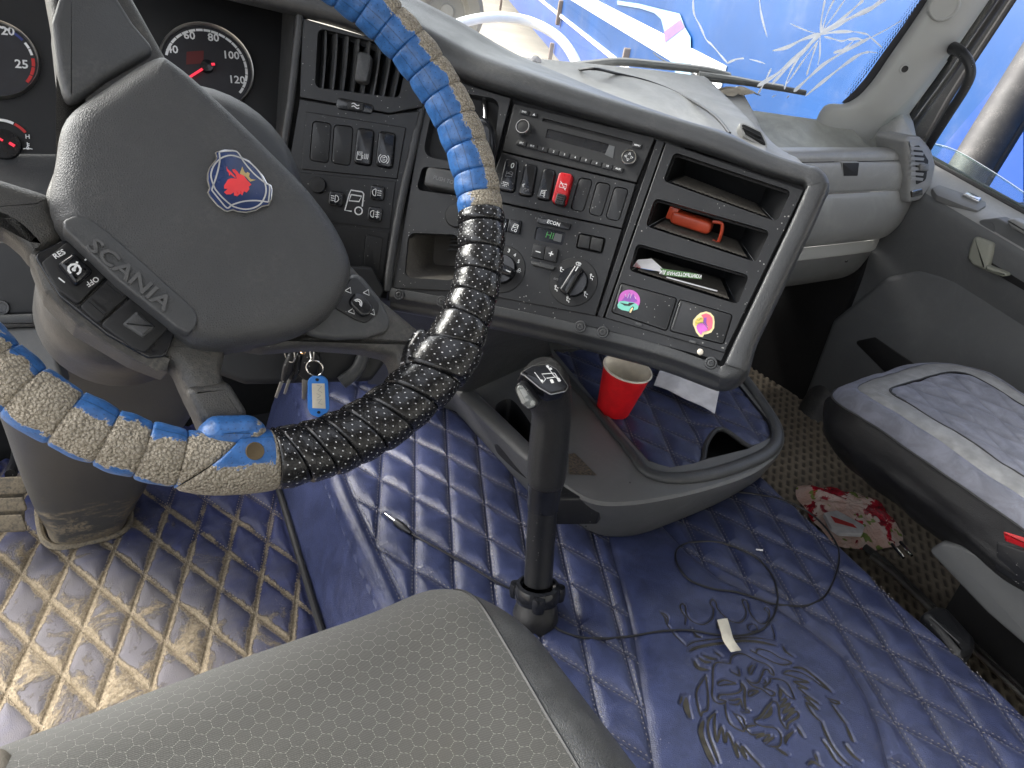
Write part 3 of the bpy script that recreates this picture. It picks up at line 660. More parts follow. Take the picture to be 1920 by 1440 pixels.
def fascia(pl, outer, holes, m, name, thick=0.007, w=0.0, bev=0.0009, depth=0.003, label=None, parent=None):
    p = ccw(np.asarray(outer, float)); q = inset(p, bev); mb = MB()
    mb.rings([[pl.W(u, v, w-thick) for u, v in p], [pl.W(u, v, w-bev) for u, v in p], [pl.W(u, v, w-bev*0.3) for u, v in inset(p, bev*0.3)], [pl.W(u, v, w) for u, v in q]])
    mb.plate(pl, q, w, holes)
    for h in holes: mb.well(pl, h, w, w-depth, bottom=False)
    return mb.build(name, m, parent or DB, angle=30, label=label)
def grow(poly, d): return inset(ccw(np.asarray(poly, float)), -d)
def rq(pl, pts, r, k=4): return roundp(ccw(Q(pl, pts)), r, k)

# backing behind all the seams
mb = MB(); mb.plate(CO, Q(CO, [(790, 120), (1530, 350), (1380, 715), (720, 560)]), -0.012, [rq(CO, q, 0.004) for q in ([(1266, 287), (1482, 359), (1456, 414), (1245, 338)], [(1230, 373), (1442, 434), (1417, 490), (1212, 423)], [(1196, 458), (1403, 517), (1383, 569), (1181, 506)], [(766, 436), (861, 440), (853, 526), (758, 520)])])
mb.plate(LP, Q(LP, [(548, 20), (800, 130), (722, 560), (505, 530)]), -0.012, [rq(LP, [(596, 52), (768, 94), (748, 184), (590, 164)], 0.008)]); mb.build('backing', M['dark'], DB)

# ---- the rim that sweeps over the instruments, across the wing and round its corner
def hood():
    fw = lambda pl: nrm(np.array([-pl.n[0], -pl.n[1], 0]))
    fr = []
    def put(P, O, N, k, s=1.0): fr.append((np.array(P, float), nrm(O), nrm(N), k, s))
    for x, y in ((120, -75), (260, -38), (400, -8), (520, 20)): put(LP.hit(x, y), LP.v, LP.n, 0)
    for x, y in ((620, 45), (707, 74)): put(LP.hit(x, y), LP.v, LP.n, 0)
    N = nrm(LP.n+CO.n); put((LP.hit(790, 110)+CO.hit(790, 112))/2, LP.v+CO.v, N, 0)
    for x, y, s in ((868, 150, 0.95), (947, 177, 0.88), (1100, 221, 0.74), (1237, 259, 0.67), (1340, 291, 0.67), (1430, 323, 0.56)): put(CO.hit(x, y), CO.v, CO.n, 0, s)
    c0 = CO.uv(1500, 354); 
    for k in range(9):
        a = R(90-74*k/8); put(CO.W(c0[0]+0.006*math.cos(a), c0[1]+0.006*math.sin(a)), CO.h*math.cos(a)+CO.v*math.sin(a), CO.n, k/8, 0.52+0.36*k/8)
    for t in (0.15, 0.4, 0.7, 0.9): put(CO.hit(1506+(1362-1506)*t, 368+(672-368)*t), CO.h*math.cos(R(16))+CO.v*math.sin(R(16)), CO.n, 1.0, 0.88)
    c1 = CO.uv(1352, 680)
    for k in range(7):
        a = R(10-104*k/6); put(CO.W(c1[0]+0.004*math.cos(a), c1[1]+0.004*math.sin(a)), CO.h*math.cos(a)+CO.v*math.sin(a), CO.n, 1+k/6)
    for x, y in ((1250, 650), (1115, 615), (960, 580), (868, 563), (735, 540)): put(CO.hit(x, y), -CO.v, CO.n, 2.0)
    pr = [np.array([(0, -0.006), (0.001, 0.010), (0.006, 0.017), (0.016, 0.020), (0.027, 0.018), (0.036, 0.011), (0.044, -0.002), (0.058, -0.030), (0.080, -0.075), (0.10, -0.12), (0.075, -0.19)]),
          np.array([(0, -0.006), (0.0008, 0.006), (0.003, 0.0095), (0.010, 0.0105), (0.019, 0.0100), (0.0245, 0.0075), (0.0275, 0.001), (0.029, -0.015), (0.030, -0.05), (0.02, -0.09), (0.0, -0.12)]),
          np.array([(0, -0.006), (0.000, 0.001), (0.002, 0.002), (0.008, 0.002), (0.012, 0.001), (0.015, -0.003), (0.019, -0.008), (0.025, -0.012), (0.028, -0.022), (0.026, -0.06), (0.02, -0.13)])]
    G = []
    for P, O, N, k, sc in fr:
        i = min(int(k), 1); f = k-i; p = pr[i]*(1-f)+pr[i+1]*f
        G.append([P+O*o*sc+N*(w*sc if w > 0 else w) for o, w in p])
    G = np.array(G); mb = MB()
    # smooth along the sweep
    H = np.array([spline(G[:, j], 4) for j in range(G.shape[1])]).transpose(1, 0, 2)
    H = np.array([spline(H[i], 3) for i in range(len(H))])
    mb.grid(H, flip=False); mb.build('hood', M['hood'], DB, angle=80)
hood()
mb = MB(); mb.plate(CO, Q(CO, [(740, 540), (868, 562), (1115, 613), (1352, 676), (1362, 655), (1134, 596), (868, 543), (738, 520)]), -0.002); mb.build('lower_strip', M['black'], DB)
for x, y in ((750, 553), (830, 566), (1089, 613), (1131, 623), (1333, 681)):
    c = CO.uv(x, y); pl = CO.off(0.003); s = MB(); s.lathe([(0.0075, -0.0005), (0.0066, 0.0012), (0.0052, 0.0012), (0.0048, -0.0002)], pl.W(*c), pl.n, 20); s.lathe([(0.0046, 0.0), (0.0040, 0.0016), (0.0022, 0.002), (0.0018, 0.0006), (0.0001, 0.0006)], pl.W(*c), pl.n, 16)
    s.build('screw', M['charcoal'], DB)

# ---- radio
RQ = [(964, 194), (1228, 258), (1193, 342), (942, 283)]
ra = fascia(CO, rq(CO, RQ, 0.0015), [rq(CO, [(1018, 221), (1186, 265), (1184, 272), (1016, 227)], 0.0008), rq(CO, [(1027, 241), (1142, 270), (1136, 288), (1022, 258)], 0.001)], M['blackm'], 'radio')
mb = MB(); mb.plate(CO, Q(CO, [(1018, 221), (1186, 265), (1184, 272), (1016, 227)]), -0.003); mb.build('disc_slot', M['dark'], ra)
mb = MB(); mb.plate(CO, Q(CO, [(1027, 241), (1142, 270), (1136, 288), (1022, 258)]), -0.0016); mb.build('display', M['gloss'], ra)
mb = MB(); mb.plate(CO, Q(CO, [(1142, 272), (1153, 275), (1149, 297), (1134, 290)]), 0.0004); mb.build('display_corner', M['lightgrey'], ra)
def key(pl, pts, w, m, parent, name='button', r=0.0012, bev=0.0006, s=None, size=0.0034, tm='white', lab=None):
    p = rq(pl, pts, r, 3); mb = MB(); mb.prism(pl, p, -0.001, w, bev, 2); o = mb.build(name, m, parent, label=lab)
    if s: text(pl, s, p.mean(0), size, w+0.0001, M[tm], o)
    return o
b0, b1 = np.array((971, 262.)), np.array((1172, 316.)); names = ['SRC', 'BUS', '1', '2', '3', '4', '5', '6', '10', 'AUX']
dvec = np.array((-3.2, 9.5))
for i, s in enumerate(names):
    a = b0+(b1-b0)*(i/10); b = b0+(b1-b0)*((i+0.9)/10); key(CO, [a, b, b+dvec, a+dvec], 0.0018, M['blackm'], ra, s=s, size=0.0036 if len(s) < 3 else 0.0032)
key(CO, [(976, 205), (993, 209), (991, 217), (974, 213)], 0.0018, M['blackm'], ra, s='SND', size=0.0032)
o = key(CO, [(996, 210), (1009, 213), (1007, 221), (994, 218)], 0.0018, M['blackm'], ra)
c = CO.uv(1002, 216); mb = MB(); mb.plate(CO, [(c[0]-.0017, c[1]-.0012), (c[0]+.0017, c[1]-.0012), (c[0], c[1]+.0016)], 0.0021); mb.build('mark', M['white'], o)
key(CO, [(1188, 267), (1205, 271), (1202, 280), (1185, 276)], 0.0018, M['blackm'], ra, s='MENU', size=0.0028)
def knob(pl, c, r, h, parent, ringm, capm, name='knob', seg=32):
    mb = MB(); mb.lathe([(r, -0.002), (r, h*0.7), (r*0.97, h*0.9), (r*0.9, h), (r*0.80, h), (r*0.77, h*0.8)], pl.W(*c), pl.n, seg); o = mb.build(name, ringm, parent)
    mb = MB(); mb.lathe([(r*0.77, h*0.78), (r*0.75, h*0.93), (r*0.4, h*0.98), (0.0001, h)], pl.W(*c), pl.n, seg); mb.build('cap', capm, o); return o
knob(CO, CO.uv(984, 243), 0.0098, 0.012, ra, M['chrome'], M['blackm'])
kn = knob(CO, CO.uv(1180, 297), 0.0098, 0.006, ra, M['chrome'], M['black'], 'selector')
c = CO.uv(1180, 297)
for a in range(4):
    d = np.array([math.cos(a*math.pi/2), math.sin(a*math.pi/2)]); e = np.array([-d[1], d[0]]); b = c+d*0.0036; mb = MB()
    tri = [b+d*0.0016, b-d*0.0010+e*0.0016, b-d*0.0010-e*0.0016, b+d*0.0016]; mb.strokes(CO, [np.array(tri)], 0.0006, 0.0062); mb.build('arrow', M['white'], kn)
for x, y in ((967, 204), (950, 258), (1214, 276), (1195, 326)):
    mb = MB(); mb.lathe([(0.0018, 0.0003), (0.0001, 0.0003)], CO.W(*CO.uv(x, y)), CO.n, 10); mb.build('pin_hole', M['dark'], ra)

# ---- drawn marks used on keys (unit squares, y up)
def arc(c, r, a0, a1, k=9): return circ(c, r, k, R(a0), R(a1), True)
ICON = {
 'lamp': [arc((0, 0.1), 0.45, 180, 360), [(-0.7, 0.1), (0.7, 0.1)], [(-0.6, -0.2), (-0.8, -0.35)], [(-0.3, -0.5), (-0.42, -0.72)], [(0, -0.5), (0, -0.8)], [(0.3, -0.5), (0.42, -0.72)], [(0.6, -0.2), (0.8, -0.35)]],
 'cab': [[(-0.7, 0.6), (-0.7, -0.6), (0.8, -0.4), (0.8, 0.5), (0.3, 0.7), (-0.4, 0.2), (-0.7, -0.1)], [(-0.4, 0.15), (0.75, 0.1)]],
 'mirror': [[(-0.4, 0.5), (-0.4, -0.6), (0.3, -0.6), (0.4, 0.5), (-0.4, 0.5)], [(-0.3, 0.2), (0.3, 0.2)], [(-0.3, -0.1), (0.3, -0.1)], [(0.1, 0.55), (0.7, 0.75)], [(0.4, 0.5), (0.6, -0.4), (0.4, -0.8), (0.8, -0.8)]],
 'battery': [[(-0.7, 0.35), (-0.7, -0.45), (0.7, -0.45), (0.7, 0.35), (-0.7, 0.35)], [(-0.8, 0.75), (0.75, -0.8)], [(-0.45, 0.35), (-0.45, 0.55)], [(0.45, 0.35), (0.45, 0.55)], [(0.25, -0.05), (0.5, -0.05)]],
 'fuel': [[(-0.8, -0.6), (-0.8, 0.6), (-0.1, 0.6), (-0.1, -0.6), (-0.8, -0.6)], [(-0.65, 0.4), (-0.25, 0.4), (-0.25, 0.1), (-0.65, 0.1), (-0.65, 0.4)], [(-0.1, 0.1), (0.1, 0.1), (0.1, -0.4)], [(0.35, 0.4), (0.42, 0), (0.35, -0.4)], [(0.58, 0.4), (0.65, 0), (0.58, -0.4)], [(0.82, 0.4), (0.89, 0), (0.82, -0.4)]],
 'brake': [circ((0, 0), 0.5, 17, end=True), arc((0, 0), 0.8, 130, 230), arc((0, 0), 0.8, -50, 50), [(-0.25, 0.1), (0.2, 0.25)], [(-0.2, -0.2), (0.25, -0.1)]],
 'beam': [np.concatenate([arc((-0.1, 0), 0.55, -90, 90), [(-0.1, 0.55), (-0.1, -0.55)]]), [(-0.25, 0.35), (-0.8, 0.35)], [(-0.25, 0), (-0.8, 0)], [(-0.25, -0.35), (-0.8, -0.35)]],
 'fog': [np.concatenate([arc((-0.2, 0), 0.55, 90, 270), [(-0.2, -0.55), (-0.2, 0.55)]]), [(0.05, 0.35), (0.7, 0.35)], [(0.05, 0), (0.7, 0)], [(0.05, -0.35), (0.7, -0.35)]],
 'rear': [np.concatenate([arc((-0.2, 0), 0.55, 90, 270), [(-0.2, -0.55), (-0.2, 0.55)]]), [(0.05, 0.35), (0.7, 0.35)], [(0.05, 0), (0.7, 0)], [(0.05, -0.35), (0.7, -0.35)], [(0.4, 0.6), (0.4, -0.6)]],
 'truck': [[(0.45, 0.85), (-0.45, 0.85), (-0.55, 0.5), (-0.75, -0.8), (-0.2, -0.8)], [(0.45, 0.85), (0.6, 0.7), (0.6, -0.3)], [(-0.4, 0.5), (-0.5, 0.0), (0.3, 0.05), (0.45, 0.5), (-0.4, 0.5)], circ((0.35, -0.68), 0.3, 15, end=True)],
 'seat': [[(-0.5, -0.7), (0.5, -0.7)], [(-0.4, 0.6), (-0.3, 0.2), (-0.45, -0.1), (-0.35, -0.45)], [(0, 0.6), (0.1, 0.2), (-0.05, -0.1), (0.05, -0.45)], [(0.4, 0.6), (0.5, 0.2), (0.35, -0.1), (0.45, -0.45)]],
 'screen': [np.concatenate([arc((0, -0.6), 1.1, 50, 130), [(-0.5, -0.3), (0.5, -0.3), (0.7, 0.24)]]), [(-0.1, -0.1), (0, 0.3)], [(0.2, -0.1), (0.3, 0.3)]],
 'person': [circ((-0.1, 0.6), 0.2, 9, end=True), [(-0.1, 0.3), (0.0, -0.3), (0.6, -0.3), (0.7, -0.7)], [(0.3, 0.3), (0.8, 0.3)]],
 'fan': [arc((0, 0.35), 0.3, 0, 300), arc((0.3, -0.2), 0.3, 0, 300), arc((-0.3, -0.2), 0.3, 0, 300)],
 'phone': [np.concatenate([arc((0, -0.35), 0.75, 20, 160), [(-0.85, -0.35), (-0.45, -0.3)], arc((0, -0.45), 0.5, 150, 30), [(0.45, -0.3), (0.85, -0.35), (0.7, -0.1)]])],
 'cruise': [arc((0, -0.1), 0.6, -60, 240), [(-0.05, -0.1), (0.15, 0.5)], [(0.05, 0.75), (0.28, 0.72)], circ((-0.05, -0.12), 0.12, 7, end=True)],
 'moon': [arc((-0.4, 0.3), 0.35, 60, 300), arc((-0.25, 0.3), 0.28, 100, 260)],
 'defrost': [[(-0.4, 0.6), (-0.4, -0.5)], [(0, 0.6), (0, -0.5)], [(0.4, 0.6), (0.4, -0.5)]],
 'temp': [[(0, 0.7), (0, -0.2)], [(0, 0.4), (0.35, 0.4)], [(0, 0.1), (0.35, 0.1)], circ((0, -0.35), 0.18, 9, end=True), [(-0.8, -0.65), (-0.4, -0.55), (0.0, -0.68), (0.4, -0.55), (0.8, -0.65)]],
}
def icon(pl, nm, c, s, w, m, parent, width=0.0007, name='symbol', ang=0.0):
    ca, sa = math.cos(ang), math.sin(ang); mb = MB()
    L = [[(c[0]+s*(x*ca-y*sa), c[1]+s*(x*sa+y*ca)) for x, y in line] for line in ICON[nm]]
    mb.strokes(pl, L, width, w+0.0001); return mb.build(name, m, parent)

# ---- switch row of the wing
SWp = [[(949, 297), (972, 302), (965, 362), (936, 357)], [(985, 307), (1008, 312), (998, 370), (973, 366)], [(1020, 316), (1042, 321), (1032, 378), (1006, 373)], [(1051, 325), (1076, 330), (1061, 388), (1036, 382)],
       [(1087, 333), (1111, 338), (1093, 397), (1070, 392)], [(1120, 341), (1145, 346), (1127, 406), (1104, 400)], [(1153, 350), (1178, 355), (1160, 414), (1136, 409)]]
SWu = [rq(CO, q, 0.0045, 4) for q in SWp]
sw = fascia(CO, rq(CO, [(941, 286), (1192, 345), (1166, 428), (908, 372)], 0.001), [grow(u, 0.0009) for u in SWu], M['black'], 'switch_panel', depth=0.004)
def rocker(pl, u, m, parent, w=0.004, name='rocker_switch', tilt=True, lab=None):
    mb = MB(); p = ccw(u); c = p.mean(0); RR = [[pl.W(a, b, -0.004) for a, b in p]]
    for k in range(4):
        a = k/3*math.pi/2; q = inset(p, 0.0022*(1-math.cos(a)))
        RR.append([pl.W(x, y, w-0.0022+0.0022*math.sin(a)+(0.10*(c[1]-y) if tilt else 0)*(0.4 if k < 3 else 0.4)) for x, y in q])
    mb.rings(RR, False, True); return mb.build(name, m, parent, label=lab)
def edge_light(pl, u, side, w, parent):
    pass
marks = [('lamp', -0.0115, 0.0062), ('moon', -0.010, 0.0050), ('mirror', -0.012, 0.0058), ('battery', 0.003, 0.0058)]
for i, u in enumerate(SWu):
    c = ccw(u).mean(0)
    if i < 3:
        o = rocker(CO, u, M['gloss'], sw, lab=['black rocker with 0, cab and lamp marks', 'black rocker with moon and lamp mark', 'black rocker with mirror mark'][i]); nm, dv, s = marks[i]; icon(CO, nm, (c[0], c[1]+dv), s, 0.0056, M['white'], o)
        if i == 0: text(CO, '0', (c[0]+0.001, c[1]+0.012), 0.010, 0.0038, M['white'], o, bold=False); icon(CO, 'cab', (c[0]+0.0005, c[1]+0.0005), 0.0055, 0.0048, M['faint'], o)
        if i == 1: icon(CO, 'lamp', (c[0]+0.003, c[1]-0.0125), 0.0045, 0.0058, M['faint'], o)
    elif i == 3:
        o = rocker(CO, u, M['red'], sw, 0.009, lab='red guarded battery master switch'); icon(CO, 'battery', (c[0]+0.001, c[1]+0.003), 0.0062, 0.0093, M['white'], o)
        g = Q(CO, [(1046, 363), (1063, 367), (1057, 387), (1040, 383)], 0.009); mb = MB(); mb.prism(CO, roundp(ccw(g), 0.0025), 0.006, 0.0135, 0.0015); gr = mb.build('grip', M['black'], o)
        for k in range(4):
            f = 0.2+0.2*k; a = ccw(g); q0 = (g[0]*(1-f)+g[3]*f); q1 = (g[1]*(1-f)+g[2]*f); mb = MB(); mb.tube([CO.W(*(q0*0.85+q1*0.15), 0.0136), CO.W(*(q0*0.15+q1*0.85), 0.0136)], 0.0006, 6); mb.build('grip_rib', M['gloss'], o)
    else:
        mb = MB(); mb.prism(CO, u, -0.004, -0.0004, 0.0009); mb.build('blank_plate', M['black'], sw)

# ---- climate panel
hl = rq(CO, [(925, 407), (979, 414), (976, 440), (918, 428)], 0.003); hr = rq(CO, [(1087, 438), (1135, 448), (1128, 475), (1081, 464)], 0.003)
dsp = rq(CO, [(1006, 424), (1062, 436), (1055, 460), (1001, 449)], 0.003)
cp = fascia(CO, rq(CO, [(906, 375), (1166, 430), (1116, 592), (868, 545)], 0.001), [grow(hr, 0.0012), dsp], M['black'], 'climate_panel', depth=0.004)
mb = MB(); mb.plate(CO, dsp, -0.0025); mb.build('display', M['gloss'], cp)
text(CO, 'HI', CO.uv(1030, 441), 0.0115, -0.0024, M['lcdgreen'], cp, bold=False)
mb = MB(); mb.plate(CO, rq(CO, [(1041, 436), (1054, 439), (1051, 454), (1036, 450)], 0.001), -0.0020); mb.build('display_sticker', M['lightgrey'], cp)
mb = MB(); mb.prism(CO, rq(CO, [(1004, 402), (1078, 414), (1048, 505), (994, 490)], 0.004), -0.002, 0.0010, 0.0008)
key(CO, [(1010, 408), (1072, 421), (1068, 432), (1008, 419)], 0.004, M['gloss'], cp, s='ECON', size=0.0062, tm='white')
key(CO, [(1002, 458), (1024, 463), (1020, 488), (997, 482)], 0.004, M['black'], cp, s='–', size=0.012)
key(CO, [(1025, 463), (1048, 468), (1043, 493), (1021, 488)], 0.004, M['black'], cp, s='+', size=0.012)
mb = MB(); mb.prism(CO, rq(CO, [(996, 489), (1044, 501), (1038, 508), (999, 498)], 0.002), -0.001, 0.0055, 0.0015); mb.build('rest_ledge', M['charcoal'], cp)
key(CO, [(1088, 440), (1108, 444), (1104, 467), (1083, 463)], 0.0012, M['blackm'], cp); key(CO, [(1110, 444.5), (1132, 449), (1127, 472), (1106, 467.5)], 0.0012, M['blackm'], cp)
o = key(CO, [(933, 408), (954, 411), (950, 435), (929, 430)], 0.003, M['gloss'], cp); icon(CO, 'seat', CO.uv(944, 424), 0.0058, 0.003, M['white'], o)
o = key(CO, [(956, 411), (979, 415), (975, 440), (952, 435)], 0.003, M['gloss'], cp); icon(CO, 'truck', CO.uv(967, 428), 0.0052, 0.003, M['white'], o, 0.0006)
def dial(px, r, parent, marksat, ptr):
    c = CO.uv(*px); mb = MB(); mb.lathe([(r*1.62, 0.0), (r*1.58, 0.0012), (r*1.05, 0.0016)], CO.W(*c), CO.n, 40); d = mb.build('dial', M['blackm'], parent)
    mb = MB(); mb.lathe([(r, 0.0), (r*0.99, 0.004), (r*0.93, 0.007), (0.0001, 0.0075)], CO.W(*c), CO.n, 32)
    e = np.array([math.cos(ptr), math.sin(ptr)]); f = np.array([-e[1], e[0]]); bar = [c+e*r*1.02+f*r*0.30, c-e*r*0.98+f*r*0.34, c-e*r*0.98-f*r*0.34, c+e*r*1.02-f*r*0.30]
    mb.prism(CO, roundp(ccw(np.array(bar)), r*0.2), 0.004, 0.0195, 0.0035, 3); k = mb.build('rotary_knob', M['gloss'], d)
    mb = MB(); mb.strokes(CO, [np.array([c+e*r*0.62, c+e*r*0.95])], 0.0014, 0.0196); mb.build('pointer', M['white'], k); return d, c
d, c = dial((1075, 529), 0.0188, cp, None, math.atan2(*(CO.uv(1090, 500)-CO.uv(1059, 550))[::-1]))
for nm, q in (('screen', (1085, 496)), ('person', (1108, 520)), ('person', (1097, 553)), ('person', (1064, 562)), ('person', (1042, 541)), ('person', (1052, 507))): icon(CO, nm, CO.uv(*q), 0.0046, 0.0018, M['white'], d, 0.0009)
text(CO, 'EXT', CO.uv(1043, 524), 0.0034, 0.0018, M['faint'], d)
d, c = dial((942, 505), 0.0188, cp, None, R(-8))
for s, q in (('2', (940, 468)), ('3', (955, 471)), ('4', (966, 479)), ('5', (973, 491)), ('1', (925, 467))): text(CO, s, CO.uv(*q), 0.0062, 0.0018, M['white'], d)
icon(CO, 'fan', CO.uv(974, 508), 0.0042, 0.0018, M['white'], d, 0.0007)

# ---- column of open shelves
OP = [[(1264, 285), (1484, 358), (1457, 416), (1243, 339)], [(1228, 371), (1444, 433), (1418, 492), (1210, 424)], [(1194, 456), (1405, 516), (1384, 571), (1179, 507)]]
OPu = [rq(CO, q, 0.006, 4) for q in OP]
DRu = [rq(CO, q, 0.003, 3) for q in ([(1164, 531), (1269, 560), (1250, 620), (1147, 585)], [(1275, 562), (1373, 591), (1356, 645), (1256, 620)])]
mul = fascia(CO, rq(CO, [(1231, 261), (1246, 265), (1130, 596), (1119, 592)], 0.001), [], M['black'], 'mullion', w=-0.002)
sp = fascia(CO, rq(CO, [(1249, 266), (1508, 356), (1359, 662), (1134, 596)], 0.001), OPu+[grow(u, 0.001) for u in DRu], M['black'], 'shelf_unit', depth=0.006, bev=0.0012)
fwd = nrm(np.array([-CO.n[0], -CO.n[1], 0.0])); SHELF = []
for i, u in enumerate(OPu):
    q = Q(CO, OP[i]); lo0, lo1 = q[3], q[2]; up0, up1 = q[0], q[1]; dep = 0.105
    # pocket going straight forward into the dashboard, floor dipping a little
    A = [CO.W(*lo0, -0.006), CO.W(*lo1, -0.006), CO.W(*up1, -0.006), CO.W(*up0, -0.006)]; dn = np.array([0, 0, -0.010])
    B = [A[0]+fwd*dep+dn+CO.h*0.006, A[1]+fwd*dep+dn-CO.h*0.030, A[2]+fwd*(dep-0.035)-CO.h*0.03, A[3]+fwd*(dep-0.035)+CO.h*0.006]
    mb = MB(); mb.add(A+B, [(0, 4, 7, 3), (1, 2, 6, 5), (3, 7, 6, 2), (4, 5, 6, 7)]); sh = mb.build('shelf_box', M['blackm'], sp)
    mb = MB(); mb.add([A[0]-np.array([0, 0, 0.001]), A[1]-np.array([0, 0, 0.001]), B[1], B[0]], [(0, 1, 2, 3)]); mb.build('shelf_floor', M['blackm'], sh)
    e = 0.12; Fq = lambda a, b: (A[0]*(1-a)+A[1]*a)*(1-b)+(B[0]*(1-a)+B[1]*a)*b+np.array([0, 0, 0.002])
    n, m = 44, 22; G = np.array([[Fq(0.06+0.86*i2/n, 0.06+0.78*j/m) for j in range(m+1)] for i2 in range(n+1)])
    up = np.array([0, 0, 1.0])*0.0011
    for i2 in range(n+1):
        for j in range(m+1):
            if (i2+j) % 2: G[i2, j] += up
    mb = MB(); mb.grid(G, flip=True); mb.build('rubber_mat', M['pocket'], sh, smooth=False); SHELF.append((A, B, Fq))
for k, u in enumerate(DRu):
    mb = MB(); mb.prism(CO, u, -0.006, 0.0006, 0.001); d = mb.build('hinged_lid', M['black'], sp)
    q = Q(CO, ([(1164, 531), (1269, 560), (1250, 620), (1147, 585)], [(1275, 562), (1373, 591), (1356, 645), (1256, 620)])[k])
    mb = MB(); mb.tube([CO.W(*(q[0]*0.97+q[1]*0.03-np.array([0, 0.003])), 0.0006), CO.W(*(q[3]*0.97+q[2]*0.03+np.array([0, 0.004])), 0.0006)], 0.0010, 8); mb.build('edge_bead', M['charcoal'], d)
    c = CO.uv(*((1198, 608), (1299, 641))[k]); mb = MB(); mb.prism(CO, roundp([(c[0]-.004, c[1]-.0016), (c[0]+.004, c[1]-.0016), (c[0]+.004, c[1]+.0016), (c[0]-.004, c[1]+.0016)], 0.001), -0.002, 0.0018, 0.0006); mb.build('catch', M['charcoal'], d)

# ---- part of the wing behind the steering wheel: brake lever, supply knob, small pocket
PK = rq(CO, [(766, 436), (861, 440), (853, 526), (758, 520)], 0.010, 5); BR = rq(CO, [(818, 165), (938, 186), (920, 318), (792, 292)], 0.016, 5); SU = rq(CO, [(792, 312), (905, 322), (890, 372), (780, 356)], 0.008, 4)
wp_ = fascia(CO, rq(CO, [(806, 138), (958, 184), (864, 546), (737, 540)], 0.001), [PK, BR, SU], M['black'], 'wing_panel', depth=0.010)
mb = MB(); mb.well(CO, BR, -0.004, -0.028, scale=0.86); mb.build('lever_recess', M['blackm'], wp_)
mb = MB(); mb.well(CO, SU, -0.004, -0.012, scale=0.95); mb.build('knob_recess', M['blackm'], wp_)
mb = MB(); mb.prism(CO, rq(CO, [(806, 316), (880, 328), (874, 366), (799, 352)], 0.006), -0.012, 0.012, 0.004, 3); k = mb.build('supply_knob', M['charcoal'], wp_)
text(CO, 'PUSH TO SUPPLY', CO.uv(848, 342, 0.012), 0.0072, 0.0121, M['faint'], k)
mb = MB(); mb.lathe([(0.0165, -0.002), (0.0165, 0.002), (0.015, 0.0035), (0.0001, 0.004)], CO.W(*CO.uv(858, 404)), CO.n, 28); mb.build('round_blank', M['blackm'], wp_)
a = [CO.W(*CO.uv(880, 300), w) for w in (-0.02,)][0]
mb = MB(); L = [CO.W(*CO.uv(882, 225), -0.02), CO.W(*CO.uv(897, 245), 0.012), CO.W(*CO.uv(916, 264), 0.034), CO.W(*CO.uv(921, 300), 0.036), CO.W(*CO.uv(915, 322), 0.032)]
mb.tube(spline(L, 6), np.interp(np.linspace(0, 1, 25), [0, 0.25, 0.55, 0.85, 1], [0.008, 0.011, 0.0175, 0.0175, 0.013]), 16); b = mb.build('brake_lever', M['gloss'], wp_)
mb = MB(); mb.tube([CO.W(*CO.uv(900, 175), -0.015), CO.W(*CO.uv(908, 200), -0.004), CO.W(*CO.uv(912, 236), 0.004)], 0.004, 10); mb.build('lever_arch', M['chrome'], wp_)
mb = MB(); p = ccw(PK); A = [CO.W(u, v, -0.004) for u, v in p]; B = [CO.W(*((np.array((u, v))-p.mean(0))*0.9+p.mean(0)), -0.004)+fwd*0.07+np.array([0, 0, -0.006]) for u, v in p]
mb.rings([A, B], False, True, flip=True); pk = mb.build('pocket', M['pocket'], wp_)
for k in range(4):
    a = CO.hit(838-2*k, 450+8*k, -0.03)+fwd*0.015; mb = MB(); mb.tube(spline([a, a+CO.h*0.012+CO.v*0.003, a+CO.h*0.03-CO.v*0.001], 4), 0.0022, 8); mb.build('pocket_rib', M['charcoal'], pk)
mb = MB(); L = [CO.hit(806, 120, 0.001), CO.hit(793, 190, 0.001), CO.hit(773, 285, 0.001), CO.hit(751, 385, 0.001), CO.hit(732, 500, 0.001), CO.hit(727, 545, -0.002)]
mb.tube(spline(L, 5), 0.0056, 12); mb.build('corner_bead', M['charcoal'], DB)

# ---- strip with air vent, switches and lamp keys
VO = rq(LP, [(596, 52), (768, 94), (748, 184), (590, 164)], 0.008, 4)
vp_ = fascia(LP, rq(LP, [(567, 34), (800, 100), (792, 200), (730, 212), (562, 182)], [0.001, 0.001, 0.001, 0.012, 0.001]), [VO], M['black'], 'vent_panel', depth=0.012)
ve = MB(); ve.well(LP, VO, -0.003, -0.055, scale=0.98); ve = ve.build('vent_duct', M['dark'], vp_)
for k in range(8):
    t = (k+0.55)/8; x0, y0 = 598+(764-598)*t, 50+(90-50)*t; x1, y1 = 592+(744-592)*t, 166+(186-166)*t
    a, b = LP.uv(x0, y0), LP.uv(x1, y1); d = nrm(-LP.h*0.42-LP.n*0.90); G = []
    for s in np.linspace(-0.03, 1.03, 9):
        c = a*(1-s)+b*s; P = LP.W(c[0], c[1], -0.006-0.004*math.sin(math.pi*s)); tn = nrm(np.cross(d, LP.v))
        ring = [P-tn*0.0012-d*0.0, P-tn*0.0026+d*0.006, P-tn*0.0020+d*0.026, P+tn*0.0020+d*0.026, P+tn*0.0026+d*0.006, P+tn*0.0012]
        G.append(ring)
    mb = MB(); mb.rings(G, True, True, flip=False); mb.build('vane', M['charcoal'], ve)
mb = MB(); mb.prism(LP, rq(LP, [(673, 98), (699, 106), (691, 158), (666, 155)], 0.005), -0.006, 0.010, 0.003, 3); mb.build('vent_slider', M['charcoal'], ve)
mb = MB(); mb.prism(LP, rq(LP, [(632, 182), (703, 197), (698, 214), (630, 204)], 0.006), -0.002, 0.002, 0.0012); th = mb.build('air_slide', M['gloss'], vp_)
